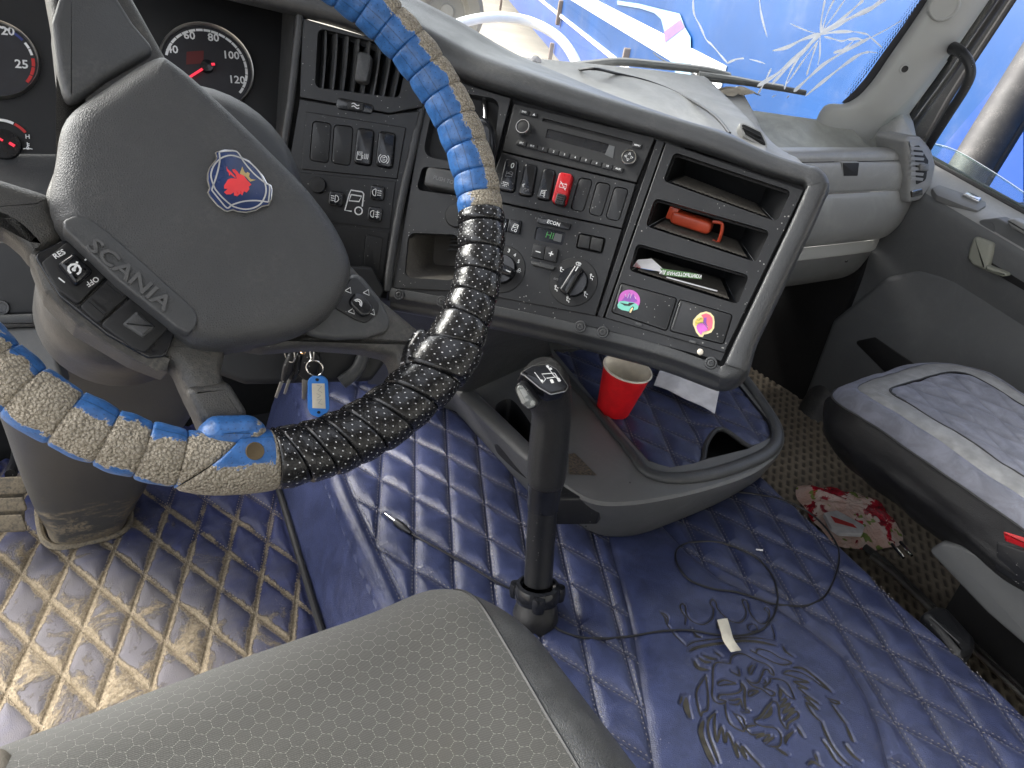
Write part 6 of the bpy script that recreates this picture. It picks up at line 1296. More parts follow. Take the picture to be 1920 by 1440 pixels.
mb = MB(); mb.prism(BB, roundp(ccw(Q(BB, [(1876, 1012), (1990, 1050), (1990, 1140), (1872, 1064)])), 0.004), -0.02, 0.012, 0.003); o = mb.build('belt_buckle', M['black'], PS)
mb = MB(); mb.prism(BB, roundp(ccw(Q(BB, [(1880, 994), (1990, 1030), (1990, 1052), (1882, 1016)], 0.006)), 0.003), -0.014, 0.008, 0.004); mb.build('release_button', M['red'], o)
for k in range(2):
    a, b = [np.array(atz(x+14*k, y+18*k, 0.06)) for x, y in ((1662, 1056), (1940, 1320))]; mb = MB(); mb.tube([a+np.array([0, 0.05, 0]), a, b, b+np.array([-0.02, -0.2, 0])], 0.007, 8); mb.build('slide_rail', M['steel'] if k else M['pipegrey'], PS)
for k in range(2):
    a, b = atz(1672+16*k, 1020-4*k, 0.10), atz(1694+16*k, 1046-4*k, 0.10); mb = MB(); mb.tube([a, b], 0.003, 8); mb.build('guide_rod', M['chrome'], PS)
LV = Pl(atz(1790, 1190, 0.13), nrm((0.12, -1, 0)), (0, 0, 1)); HL = Pl((0, 0, 0.12), (1, 0, 0), (0, 1, 0))
po = np.array([atz(*q, 0.16)[:2] for q in ((1728, 1150), (1752, 1136), (1775, 1140), (1830, 1200), (1826, 1222), (1800, 1236))]); mb = MB(); mb.prism(HL, roundp(ccw(po), 0.01), -0.05, 0.045, 0.012, 4); o = mb.build('slide_handle', M['black'], PS)
a, b = atz(1744, 1156, 0.166), atz(1799, 1206, 0.166); mb = MB(); mb.tube([a, b], 0.0012, 6); mb.build('handle_edge', M['charcoal'], o)
# ------------------------------------------------------------------ steering column and wheel
WO = np.array([0.1762, 0.6615, 0.7822]); WNn = nrm((0.007, -0.793, 0.609)); WR, WT = 0.235, 0.0224
_p = Pl(WO, np.cross((0, 1, 0), WNn), np.cross(WNn, np.cross((0, 1, 0), WNn)))
_a, _b = _p.hit(190, 470), _p.hit(300, 560); WE1 = nrm(_b-_a); WE2 = np.cross(WNn, WE1); WP = Pl(WO, WE1, WE2)
SCn = thing('steering_column', 'dark grey steering column with mud splashed foot', 'steering column', (0.05, 1.1, 0.0))
c = WP.hit(362, 372, -0.10); mb = MB(); mb.lathe([(0.03, 0.06), (0.075, 0.055), (0.092, 0.045), (0.102, 0.02), (0.104, -0.01), (0.101, -0.06), (0.09, -0.14)], c, WNn, 40); mb.build('upper_shroud', M['charcoal'], SCn, angle=60)
c = WP.hit(235, 560, -0.10); mb = MB(); mb.lathe([(0.02, 0.045), (0.052, 0.04), (0.066, 0.02), (0.070, -0.01), (0.072, -0.06)], c, WNn, 40); mb.build('lower_shroud', M['column'], SCn, angle=60)
def ell(c, hx, hy, z, n=40, p=3.6): 
    t = np.linspace(0, 2*math.pi, n, endpoint=False); C, S = np.cos(t), np.sin(t)
    return np.column_stack([c[0]+hx*np.sign(C)*np.abs(C)**(2/p), c[1]+hy*np.sign(S)*np.abs(S)**(2/p), np.full(n, z)])
RR = []
for z, (l, r, m), hy in ((0.46, ((52, 590), (440, 700), (250, 650)), 0.10), (0.38, ((58, 660), (395, 770), (230, 730)), 0.10), (0.30, ((62, 745), (350, 830), (215, 800)), 0.095), (0.20, ((68, 830), (305, 890), (190, 870)), 0.09), (0.10, ((80, 905), (268, 945), (175, 935)), 0.085), (0.02, ((92, 985), (240, 985), (165, 990)), 0.075), (-0.002, ((90, 992), (240, 994), (165, 1000)), 0.075)):
    a, b = atz(*l, z), atz(*r, z); cc = (a+b)/2; RR.append(ell((cc[0], cc[1]+hy*0.55), np.linalg.norm((b-a)[:2])/2, hy, z))
S = np.array(RR[::-1]); S = np.array([spline(S[:, j], 4) for j in range(S.shape[1])]).transpose(1, 0, 2)
mb = MB(); mb.rings(list(S), False, True); mb.build('pedestal', M['pedestal'], SCn, angle=70)
e = S[1].copy(); cc = e.mean(0); e = cc+(e-cc)*1.10; e[:, 2] = 0.006; mb = MB(); mb.tube(np.vstack([e, e[:1]]), 0.006, 8, cap=False); mb.build('foot_gasket', M['pedal'], SCn)
L = [KN.hit(x, y, -0.005) for x, y in ((78, 590), (80, 630), (92, 660), (150, 680), (210, 692), (262, 690))]; mb = MB(); mb.tube(spline(L, 5), 0.007, 10); mb.build('shroud_gap', M['dark'], SCn)

SW = thing('steering_wheel', 'steering wheel laced in worn blue and black perforated leather', 'steering wheel', WO)
def ang(px): u, v = WP.uv(*px); return math.atan2(v, u)
def rimpt(a, rad, w): return WO + WE1*(math.cos(a)*rad)+WE2*(math.sin(a)*rad)+WNn*w
def turn(a0, a1, m, wear, label=None, n=22, k=36, fat=1.0, skew0=0.0, skew1=0.0, seed=0):
    """One turn of the laced cover between two seams of the rim, going clockwise."""
    while a1 > a0: a1 -= 2*math.pi
    P = np.zeros((n, k, 3)); U = np.zeros((n, k+1, 2)); W_ = np.zeros((n, k)); Pu = np.zeros((n, k))
    rnd = random.Random(seed); f1 = rnd.random()*6
    for i in range(n):
        t = i/(n-1)
        for j in range(k):
            ph = 2*math.pi*j/k
            a = a0+(a1-a0)*t+(skew0*(1-t)+skew1*t)*math.cos(ph)
            rt = WT*fat*(0.925+0.088*max(math.sin(math.pi*min(max(t, 0.0), 1.0)), 0)**0.42+0.022*t)
            if t == 0 or t == 1: rt = WT*fat*0.90
            rt *= 1+0.012*math.sin(3*ph+f1)+0.010*math.sin(9*t+2*ph+f1)
            P[i, j] = rimpt(a, WR+rt*math.cos(ph), rt*math.sin(ph))
            U[i, j] = (abs(a1-a0)*WR*t+f1*0.01, WT*ph); W_[i, j] = wear(t, ph); Pu[i, j] = 1.0 if 0.08 < t < 0.94 else 0.0
        U[i, k] = (U[i, k-1][0], WT*2*math.pi)
    mb = MB(); fs = []
    V = np.concatenate([P, P[:, :1]], 1); mb.grid(V, uv=U, flip=True)
    mb.att = {'wear': np.concatenate([W_, W_[:, :1]], 1).ravel(), 'punch': np.concatenate([Pu, Pu[:, :1]], 1).ravel()}
    return mb.build('wrap_turn', m, SW, angle=80, label=label)
cs_ = [(600, -75), (648, -30), (690, 6), (727, 44), (766, 82), (801, 127), (830, 174), (854, 225), (874, 274), (888, 326), (899, 367), (903, 399)]
A = [ang(q) for q in cs_]
def bump(ph, c, w, hi, lo): d = abs((ph-R(c)+math.pi) % (2*math.pi)-math.pi); return lo+(hi-lo)*math.exp(-(d/R(w))**2.2)
for i in range(len(A)-1):
    last = i >= len(A)-2
    turn(A[i], A[i+1], M['wrapblue'], (lambda t, ph: bump(ph, 52, 60, 1.30, -0.45)) if not last else (lambda t, ph: bump(ph, 75, 78, 1.25, -0.2)), seed=i)
cb = [(903, 397), (903, 422), (900, 470), (897, 516), (887, 559), (871, 603), (846, 648), (806, 702), (770, 745), (727, 784), (681, 810), (634, 828), (592, 842), (548, 855), (512, 862)]
A = [ang(q) for q in cb]
for i in range(len(A)-1):
    fat = {4: 1.10, 5: 1.18, 6: 1.36, 7: 1.26, 8: 1.22, 9: 1.22, 10: 1.20, 11: 1.19, 12: 1.17, 13: 1.15}.get(i, 1.05); turn(A[i], A[i+1], M['wrapblack'], lambda t, ph: 0.0, fat=fat, skew0=0.045 if i > 5 else 0.0, skew1=0.045 if 5 <= i < 13 else 0.0, seed=40+i)
cl_ = [(514, 862), (400, 862), (341, 848), (269, 840), (199, 820), (121, 786), (44, 733), (-14, 684), (-60, 630)]
A = [ang(q) for q in cl_]
for i in range(len(A)-1):
    turn(A[i], A[i+1], M['wrapblue'], (lambda t, ph, o=[0, 8, -10, 4, -14, 10, -4, 6][i]: bump(ph, 80+o, 62+o*0.5, 1.30, -0.4)) if i > 0 else (lambda t, ph: bump(ph, 35, 44, 1.25, 0.05) if t > 0.07 else 1.2), fat=1.16 if i == 0 else 1.04, skew1=-0.10 if i == 0 else 0.0, skew0=-0.10 if i == 1 else 0.0, seed=80+i, n=30 if i == 0 else 22)
# bare rim under the cover
a0, a1 = 0, 2*math.pi; P = [rimpt(a, WR, 0) for a in np.linspace(0, 2*math.pi, 120, endpoint=False)]; P.append(P[0]); mb = MB(); mb.tube(P, WT*0.78, 12, cap=False, up=WNn); mb.build('rim_core', M['blackm'], SW)
def slab(px, w0, w1, m, nm, r=0.01, bev=0.008, steps=4, par=None, w=None, uv=False):
    q = ccw(np.asarray(px, float) if uv else Q(WP, px, w1 if w is None else w)); mb = MB(); mb.prism(WP, roundp(q, r), w0, w1, bev, steps); return mb.build(nm, m, par or SW, angle=60)
# spokes
slab([(60, 420), (135, 225), (112, 120), (92, 0), (70, -120), (190, -120), (330, 130), (260, 330)], -0.030, 0.004, M['spoke'], 'spoke', 0.012, 0.012)
slab([(124, 204), (106, 130), (96, 40), (120, -40), (200, -40), (250, 40), (294, 92), (200, 146)], -0.02, 0.0125, M['charcoal'], 'spoke_cover', 0.008, 0.006)
sp_ = slab([(420, 640), (520, 560), (640, 470), (672, 505), (720, 560), (790, 618), (830, 640), (762, 730), (745, 668), (690, 655), (600, 648), (500, 655)], -0.03, 0.0, M['spoke'], 'spoke', 0.012, 0.010)
sc_ = slab([(560, 625), (640, 530), (672, 505), (716, 560), (735, 600), (730, 622), (690, 634), (630, 636)], -0.01, 0.0065, M['charcoal'], 'spoke_cover', 0.01, 0.005)
pp_ = slab([(621, 573), (664, 512), (713, 570), (708, 590), (686, 606), (668, 600)], 0.0, 0.0085, M['black'], 'phone_pad', 0.006, 0.0015)
ky = slab([(653, 566), (667, 546), (683, 551), (702, 575), (696, 590), (680, 594)], 0.005, 0.0125, M['gloss'], 'phone_key', 0.006, 0.003, par=pp_)
icon(WP, 'phone', WP.uv(673, 566, 0.0126), 0.0048, 0.0126, M['white'], ky, 0.0009, ang=0.0)
for x, y in ((654, 545), (688, 549), (660, 584), (698, 586)):
    c = WP.uv(x, y, 0.0086); rot = R(-8); tri = np.array([(-0.0026, -0.0026), (0.0030, -0.0005), (-0.0009, 0.0032), (-0.0026, -0.0026)]); mb = MB(); mb.strokes(WP, [c+tri], 0.0007, 0.0087); mb.build('arrow', M['white'], pp_)
slab([(300, 600), (432, 632), (418, 700), (440, 740), (470, 790), (500, 850), (400, 850), (372, 780), (345, 725), (330, 690), (270, 660)], -0.035, -0.002, M['spoke'], 'spoke', 0.014, 0.012)
slab([(342, 722), (430, 712), (472, 780), (420, 806), (378, 790)], -0.033, 0.0004, M['spoke'], 'spoke_collar', 0.008, 0.008)
slab([(130, 440), (96, 362), (70, 352), (0, 330), (-90, 310), (-110, 420), (0, 425), (35, 455), (62, 490)], -0.035, 0.000, M['spoke'], 'spoke', 0.014, 0.012)
# laced cover where the lower spoke joins
sq = ccw(Q(WP, [(382, 796), (398, 778), (476, 776), (502, 796), (508, 836), (450, 850), (398, 844), (372, 822)], 0.012)); mb = MB(); 
mb.prism(WP, roundp(sq, 0.012), -0.012, 0.0195, 0.016, 6); o = None
k = len(mb.v); V = np.array(mb.v); uv_ = (V-WO) @ np.stack([WE1, WE2], 1)
for i in range(k): mb.uv[i] = tuple(uv_[i])
u0 = WP.uv(500, 850, 0.02); u1 = WP.uv(420, 905, 0.02); dd = np.minimum(np.linalg.norm(uv_-u0, axis=1)/0.022, np.linalg.norm(uv_-u1, axis=1)/0.03)
mb.att = {'wear': 1.15-0.75*dd, 'punch': np.ones(k)}; mb.build('spoke_wrap', M['wrapblue'], SW, angle=80)
c = WP.uv(478, 846, 0.026); mb = MB(); mb.lathe([(0.0074, 0.0), (0.0068, 0.0012), (0.0058, 0.0008), (0.0001, 0.0006)], WP.W(*c, 0.0262), WNn, 20); t = NT('worn_hole'); mb.build('lace_hole', t.set((0.085, 0.060, 0.030), 0.9), SW)
sq = ccw(Q(WP, [(792, 606), (832, 636), (800, 700), (758, 688), (764, 650)], 0.01)); mb = MB(); mb.prism(WP, roundp(sq, 0.01), -0.015, 0.0105, 0.010, 5); V = np.array(mb.v); uv_ = (V-WO) @ np.stack([WE1, WE2], 1)
for i in range(len(V)): mb.uv[i] = tuple(uv_[i])
mb.att = {'wear': np.zeros(len(V)), 'punch': np.ones(len(V))}; mb.build('spoke_wrap', M['wrapblack'], SW, angle=80)
# hub pad
PW = 0.030
pad = [(292, 93), (335, 106), (420, 180), (520, 278), (588, 348), (640, 420), (668, 486), (660, 535), (622, 592), (560, 626), (480, 641), (420, 647), (374, 641), (352, 628), (322, 606), (220, 520), (118, 424), (100, 392), (93, 360), (104, 290), (124, 207), (200, 148)]
q = spline(ccw(Q(WP, pad, PW)), 5, True); mb = MB(); p0 = ccw(q); RRs = [[WP.W(u, v, -0.02) for u, v in p0]]
for k2 in range(9):
    a = k2/8*math.pi/2; RRs.append([WP.W(u, v, PW-0.020+0.020*math.sin(a)) for u, v in inset(p0, 0.020*(1-math.cos(a)))])
cen = p0.mean(0); qi = inset(p0, 0.020)
for f in (0.8, 0.55, 0.3, 0.02): RRs.append([WP.W(*(cen+(np.array(x)-cen)*f), PW+0.0022*(1-f)) for x in qi])
mb.rings(RRs, False, True); hub = mb.build('hub_pad', M['wheel'], SW, angle=80)
bw = PW+0.0026
ban = slab([(117, 412), (140, 402), (168, 408), (200, 430), (290, 510), (362, 575), (372, 594), (368, 612), (356, 626), (330, 612), (220, 524), (120, 428)], PW-0.02, bw-0.0012, M['charcoal'], 'name_band', 0.006, 0.002, par=hub, w=bw)
text(WP, 'SCANIA', WP.uv(243, 516, bw), 0.0158, bw-0.0010, M['hubtext'], ban, depth=0.0014, sx=1.25)
# badge
zb = lambda L: [WP.uv(350+x*0.11806, 250+y*0.11806, PW+0.0045) for x, y in L]
bl = [(445, 300), (480, 275), (600, 252), (720, 255), (800, 270), (870, 370), (1000, 430), (1130, 560), (1230, 680), (1280, 780), (1350, 820), (1375, 900), (1360, 1050), (1310, 1150), (1200, 1170), (1100, 1230), (950, 1265), (800, 1250), (740, 1225), (650, 1250), (600, 1235), (480, 1150), (370, 1020), (320, 935), (350, 870), (320, 750), (320, 640), (350, 540), (430, 440), (465, 380)]
bp = ccw(np.array(zb(bl))); mb = MB(); mb.prism(WP, bp, PW-0.002, PW+0.0045, 0.0008); bd = mb.build('badge', M['chrome'], hub)
mb = MB(); mb.prism(WP, inset(bp, 0.0012), PW, PW+0.0049, 0.0003); mb.build('badge_field', M['navy'], bd)
lines = [[(515, 310), (522, 450), (480, 650), (410, 860), (395, 905)], [(395, 905), (520, 1060), (640, 1190), (720, 1140), (900, 1085), (1100, 1072), (1295, 1095)], [(1295, 1095), (1315, 850), (1240, 790), (1060, 640), (900, 450), (800, 300), (640, 285), (515, 300)],
         [(450, 890), (400, 760), (385, 640), (440, 500), (560, 390), (700, 355), (840, 390), (1000, 470), (1150, 620), (1240, 800), (1255, 950), (1190, 1100), (1080, 1180), (930, 1210), (780, 1180), (700, 1140), (560, 1020), (450, 890)]]
mb = MB(); mb.strokes(WP, [spline(np.array(zb(L)), 4) for L in lines], 0.0012, PW+0.0050); mb.build('badge_lines', M['steel'], bd)
mb = MB(); mb.plate(WP, zb([(720, 580), (760, 572), (800, 610), (830, 650), (900, 670), (950, 740), (1000, 790), (1025, 820), (985, 850), (992, 890), (950, 945), (905, 925), (880, 990), (850, 960), (800, 1003), (750, 990), (745, 940), (700, 972), (630, 975), (590, 940), (650, 885), (595, 885), (590, 835), (622, 790), (650, 740), (700, 718), (790, 722), (772, 655), (730, 612)]), PW+0.0052)
mb.plate(WP, zb([(630, 520), (645, 570), (705, 622), (782, 705), (765, 715), (690, 655), (672, 690), (668, 640), (635, 595)]), PW+0.0052); mb.build('griffin', M['badgered'], bd, kind='stuff')
mb = MB(); mb.plate(WP, zb([(840, 645), (880, 530), (912, 612), (940, 640), (962, 618), (1000, 640), (985, 690), (1015, 728), (1095, 745), (1005, 772), (935, 695)]), PW+0.0052); mb.build('crown', M['gold'], bd)
# keys under the pad
FW = 0.004
bez = slab([(52, 470), (70, 462), (95, 470), (140, 560), (230, 632), (312, 678), (322, 700), (250, 672), (140, 606), (80, 545)], -0.048, FW-0.002, M['spoke'], 'lower_bezel', 0.008, 0.010, 5)
fr = slab([(60, 478), (124, 446), (330, 622), (312, 668), (278, 672), (200, 628), (110, 556)], -0.02, FW+0.001, M['gloss'], 'key_frame', 0.006, 0.002)
zk = lambda L: [(40+x*0.1736, 440+y*0.1736) for x, y in L]
def kslab(L, w0, w1, m, nm, par, r=0.003, bev=0.0012): return slab(zk(L), w0, w1, m, nm, r, bev, 3, par)
k1 = kslab([(215, 300), (500, 70), (920, 445), (610, 755), (390, 590)], 0, FW+0.0045, M['blackm'], 'cruise_key', fr)
k2 = kslab([(630, 775), (945, 470), (1180, 645), (830, 960)], 0, FW+0.0040, M['blackm'], 'rocker_key', fr)
k3 = kslab([(855, 970), (1205, 660), (1600, 1005), (1335, 1275), (1200, 1220)], 0, FW+0.0045, M['blackm'], 'blank_key', fr)
kslab([(385, 300), (565, 180), (785, 380), (590, 560)], FW+0.003, FW+0.0105, M['gloss'], 'cruise_knob', k1, 0.003, 0.0045)
icon(WP, 'cruise', WP.uv(*zk([(575, 365)])[0], FW+0.011), 0.0066, FW+0.0106, M['white'], k1, 0.0016, ang=R(35))
tw = FW+0.0046
for s, q, a in (('RES', (410, 212), 78), ('OFF', (768, 505), -102)): text(WP, s, WP.uv(*zk([q])[0], tw), 0.0056, tw, M['white'], k1, ang=R(a))
for s, q in (('+', (705, 260)), ('–', (440, 487))): text(WP, s, WP.uv(*zk([q])[0], tw), 0.0095, tw, M['white'], k1, ang=R(0))
for L in ([(735, 705), (905, 855)], [(945, 520), (1110, 660)]):
    mb = MB(); mb.strokes(WP, [Q(WP, zk(L), FW+0.005)], 0.0022, FW+0.003, FW+0.0062); mb.build('key_rib', M['blackm'], k2)
kslab([(1080, 965), (1255, 810), (1465, 990), (1320, 1120)], FW+0.003, FW+0.0062, M['charcoal'], 'raised_pad', k3, 0.002, 0.003)
# ---- keys hanging from the ignition, with the blue tag
KP = facing(24, 4, aty(590, 640, 0.80))
KB = thing('key_bunch', 'bunch of black keys with blue name tag hanging under the wheel', 'keys', KP.hit(590, 640))
def ring(px, r, tilt, nm, m, wd=0.0008):
    c = KP.hit(*px); e1 = nrm(KP.h*math.cos(tilt)+KP.n*math.sin(tilt)); mb = MB(); t = np.linspace(0, 2*math.pi, 40); mb.tube([c+r*(math.cos(a)*e1+math.sin(a)*KP.v) for a in t], wd, 7, cap=False); return mb.build(nm, m, KB)
ring((596, 632), 0.0125, 0.5, 'split_ring', M['brass'], 0.0014); ring((543, 663), 0.011, 0.9, 'split_ring', M['steel']); ring((590, 690), 0.0105, 0.2, 'split_ring', M['chrome'], 0.001); ring((585, 660), 0.011, 1.3, 'split_ring', M['steel'], 0.001); ring((566, 650), 0.009, 1.0, 'split_ring', M['brass'], 0.001)
def kplate(px, w0, w1, m, nm, r, bev, par=None): mb = MB(); mb.prism(KP, roundp(ccw(Q(KP, px)), r), w0, w1, bev, 3, bottom=True); return mb.build(nm, m, par or KB)
for head, blade, w in (([(541, 664), (552, 668), (548, 700), (534, 722), (525, 716), (529, 690)], [(524, 718), (531, 720), (519, 750), (514, 747)], -0.004), ([(556, 668), (563, 674), (560, 705), (548, 722), (540, 716), (546, 690)], [(538, 718), (544, 720), (534, 748), (529, 746)], -0.012), ([(570, 664), (588, 664), (600, 680), (592, 716), (572, 724), (556, 712), (560, 684)], [(564, 722), (576, 722), (571, 762), (564, 758)], -0.016)):
    k = kplate(head, w-0.004, w+0.004, M['black'], 'key', 0.005, 0.003); kplate(blade, w-0.001, w+0.001, M['steel'], 'blade', 0.0008, 0.0004, k)
tgp = [(577, 714), (583, 705), (606, 704), (615, 712), (618, 765), (611, 777), (597, 781), (583, 776), (577, 764)]
tg = kplate(tgp, 0.0, 0.0028, M['tagblue'], 'name_tag', 0.008, 0.001)
kplate([(585, 717), (609, 717), (611, 764), (586, 763)], 0.002, 0.0032, M['tape'], 'tag_label', 0.0004, 0.0001, tg)
for x, y in ((595, 710), (598, 771)): mb = MB(); mb.lathe([(0.0022, 0.0030), (0.0001, 0.0030)], KP.W(*KP.uv(x, y)), KP.n, 14); mb.build('tag_hole', M['dark'], tg)
mb = MB(); L = [[(594, 722), (603, 724), (596, 732), (604, 736)], [(594, 738), (602, 742), (595, 746)], [(594, 750), (603, 748), (597, 756), (604, 758)]]; mb.strokes(KP, [Q(KP, l, 0.0033) for l in L], 0.0005, 0.0033); mb.build('pen_scrawl', M['faint'], tg)
# ------------------------------------------------------------------ gear lever
GL = thing('gear_lever', 'black gear lever with leather grip and white shift pattern', 'gear lever', atz(1008, 1120, TZ))
def ctr(px, z): return atz(px[0], px[1], z)
def stack(rows, nm, m, par, seg=32, cap0=False, cap1=False):
    """rows: pixel of the axis, height, radii across and deep."""
    P = np.array([ctr(q, z) for q, z, _, _ in rows]); T = np.gradient(P, axis=0); T /= np.linalg.norm(T, axis=1)[:, None]; e = nrm(np.cross((0, 1, 0), (0, 0, 1))); RR = []
    side = nrm(np.cross(nrm(ray(1020, 900)), (0, 0, 1)))
    for (q, z, a, b), p, t in zip(rows, P, T):
        e1 = nrm(side-t*(side @ t)); e2 = np.cross(t, e1); s = np.linspace(0, 2*math.pi, seg, endpoint=False); RR.append(p+a*np.cos(s)[:, None]*e1+b*np.sin(s)[:, None]*e2)
    RR = np.array(RR); RR = np.array([spline(RR[:, j], 4) for j in range(seg)]).transpose(1, 0, 2)
    mb = MB(); mb.rings(list(RR), cap0, cap1); return mb.build(nm, m, par, angle=70)
stack([((1003, 1165), 0.150, 0.034, 0.034), ((1004, 1150), 0.165, 0.033, 0.033), ((1006, 1130), 0.180, 0.029, 0.029), ((1007, 1115), 0.192, 0.026, 0.026)], 'gaiter', M['skirt'], GL)
mb = MB(); c = ctr((1008, 1103), 0.200); d = nrm(ctr((1030, 830), 0.42)-c); mb.lathe([(0.020, -0.022), (0.030, -0.020), (0.0335, -0.012), (0.0335, 0.0), (0.031, 0.006), (0.026, 0.008), (0.022, 0.004)], c, d, 32); cl = mb.build('clamp_collar', M['gloss'], GL)
for a in (0.6, 2.4, 4.0): e1 = nrm(np.cross(d, (1, 0.2, 0))); e2 = np.cross(d, e1); q = c+0.031*(math.cos(a)*e1+math.sin(a)*e2)-d*0.006; mb = MB(); mb.lathe([(0.009, -0.012), (0.0105, 0.0), (0.009, 0.009), (0.0001, 0.011)], q, d, 14); mb.build('clamp_lug', M['gloss'], cl)
stack([((1009, 1092), 0.208, 0.0205, 0.0205), ((1012, 1040), 0.250, 0.0205, 0.0205), ((1016, 975), 0.306, 0.0205, 0.0205), ((1018, 952), 0.326, 0.0205, 0.0205)], 'shaft', M['black'], GL)
stack([((1018, 952), 0.326, 0.0218, 0.0218), ((1019, 940), 0.336, 0.0225, 0.0225), ((1023, 905), 0.367, 0.0238, 0.0238)], 'sleeve', M['gloss'], GL)
stack([((1023, 906), 0.366, 0.0230, 0.0230), ((1024, 898), 0.373, 0.0262, 0.0262), ((1027, 860), 0.405, 0.0272, 0.028), ((1031, 815), 0.444, 0.0262, 0.028), ((1034, 775), 0.476, 0.0258, 0.029), ((1030, 745), 0.500, 0.0285, 0.032), ((1022, 722), 0.520, 0.0312, 0.034), ((1018, 706), 0.534, 0.0285, 0.032), ((1017, 698), 0.541, 0.0215, 0.026), ((1016, 694), 0.545, 0.0110, 0.013)], 'grip', M['knob'], GL, cap1=True)
_n = nrm(np.array([-0.05, -0.42, 0.90])); KT = Pl(atd(1022, 712, 0.905), np.cross((0, 1, 0), _n), np.cross(_n, np.cross((0, 1, 0), _n)))
pt = [(975, 699), (998, 686), (1026, 682), (1044, 692), (1066, 724), (1060, 733), (1033, 739), (1012, 727), (985, 704)]
mb = MB(); mb.prism(KT, roundp(ccw(Q(KT, pt)), 0.004), -0.016, 0.001, 0.003, 4); pl_ = mb.build('pattern_plate', M['gloss'], GL, angle=60)
mb = MB(); q = roundp(ccw(Q(KT, pt)), 0.004); mb.tube([KT.W(u, v, -0.001) for u, v in np.vstack([q, q[:1]])], 0.0008, 6, cap=False); mb.build('plate_edge', M['steel'], pl_)
zz = lambda L: [KT.uv(820+x*0.34375, 600+y*0.34375, 0.0012) for x, y in L]
mb = MB(); mb.strokes(KT, [np.array(zz(L)) for L in ([(530, 285), (575, 345), (590, 322), (570, 295), (640, 290)], [(596, 318), (640, 312)], [(600, 255), (632, 300), (655, 322), (668, 332)], [(640, 290), (665, 330)])], 0.0012, 0.0012)
mb.build('shift_lines', M['white'], pl_)
for L in ([(612, 325), (628, 322), (638, 342), (622, 347)], [(650, 318), (664, 315), (676, 334), (660, 338)], [(590, 248), (604, 245), (612, 258), (598, 262)], [(606, 262), (622, 258), (628, 270), (612, 274)], [(560, 325), (574, 325), (580, 338), (566, 340)]):
    mb = MB(); mb.plate(KT, roundp(ccw(np.array(zz(L))), 0.001), 0.0013); mb.build('gear_box_mark', M['white'], pl_)
TS = Pl(atd(987, 742, 0.895), nrm(np.cross((0, 0, 1), nrm((-0.75, -0.62, 0.25)))), np.cross(nrm((-0.75, -0.62, 0.25)), nrm(np.cross((0, 0, 1), nrm((-0.75, -0.62, 0.25))))))
q = roundp(ccw(Q(TS, [(966, 728), (972, 716), (984, 720), (1010, 752), (1008, 764), (992, 768), (978, 756)])), 0.006); mb = MB(); mb.prism(TS, q, -0.012, 0.004, 0.002, 3); ho = mb.build('switch_housing', M['black'], GL)
q2 = inset(ccw(q), 0.0022); mb = MB(); mb.prism(TS, q2, 0.002, 0.0085, 0.003, 4); t = NT('worn_grey_switch'); k = t.ramp(t.noise(130, 2), 0.45, 0.55); mb.build('thumb_switch', t.set(t.mix(k, (0.16, 0.17, 0.17), (0.36, 0.37, 0.36)), 0.22), ho)

# ------------------------------------------------------------------ cup, paper, lead and odds and ends
base = atz(1149, 768, TRZ-0.004); rimc = base+np.array([0.008, 0.006, 0.088]); dax = nrm(AX.T @ np.array([0.50, -0.86, 0.0])*0.36+np.array([0, 0, 1.0])*0.70-nrm(ray(1150, 760))*0.26)
CUP = thing('paper_cup', 'red paper cup with cream inside leaning on the tray mat', 'cup', base)
hgt = 0.092; mb = MB(); mb.lathe([(0.0005, 0.004), (0.0285, 0.003), (0.0295, 0.0), (0.0305, 0.003), (0.0428, hgt-0.003)], base, dax, 48); mb.build('wall', M['cupred'], CUP, angle=30)
mb = MB(); mb.lathe([(0.0422, hgt-0.003), (0.0418, hgt-0.004), (0.030, 0.012), (0.0005, 0.010)], base, dax, 48); mb.build('lining', M['cupwhite'], CUP, angle=30)
t_ = np.linspace(0, 2*math.pi, 60); e1 = nrm(np.cross(dax, (1, 0, 0))); e2 = np.cross(dax, e1); mb = MB(); mb.tube([base+dax*(hgt-0.002)+0.0430*(math.cos(a)*e1+math.sin(a)*e2) for a in t_], 0.0019, 8, cap=False); mb.build('rolled_rim', M['cupwhite'], CUP)
def paper():
    a, b, c_, d = [atz(*q, z) for q, z in (((1226, 722), TRZ+0.006), ((1340, 776), TRZ+0.007), ((1358, 690), TRZ+0.030), ((1260, 640), TRZ+0.026))]; n = 14; G = np.zeros((n, n, 3))
    for i in range(n):
        for j in range(n):
            s, t = i/(n-1), j/(n-1); G[i, j] = a*(1-s)*(1-t)+b*s*(1-t)+c_*s*t+d*(1-s)*t; G[i, j, 2] += 0.004*math.sin(3*s+5*t)+0.0015*math.sin(9*s-7*t)
    mb = MB(); mb.grid(G); mb.grid(G-np.array([0, 0, 0.0012]), flip=True); tag(mb.build('paper_sheet', M['paper'], angle=80), 'crumpled white paper sheet lying behind the red cup', 'paper')
paper()
def on_cover(px, up): p = atz(*px, TZ+0.008); z = float(hz(np.array([[p[0], p[1]]]))[0]); q = atz(*px, z+up); return q
AUX = thing('audio_lead', 'thin black audio lead coiled across the quilted tunnel cover', 'cable', on_cover((1280, 1100), 0))
def lead(px, r, par, nm):
    P = spline(np.array(px, float), 7); Q3 = np.array([atz(x, y, TZ+0.008) for x, y in P]); z = hz(Q3[:, :2]); 
    for _ in range(3): z = np.convolve(np.pad(z, 2, 'edge'), np.ones(5)/5, 'valid')
    Q3[:, 2] = z+r*1.1; mb = MB(); mb.tube(Q3, r, 8); return mb.build(nm, M['cable'], par)
lead([(762, 992), (800, 1016), (860, 1048), (930, 1088), (975, 1108), (1000, 1130)], 0.0017, AUX, 'lead')
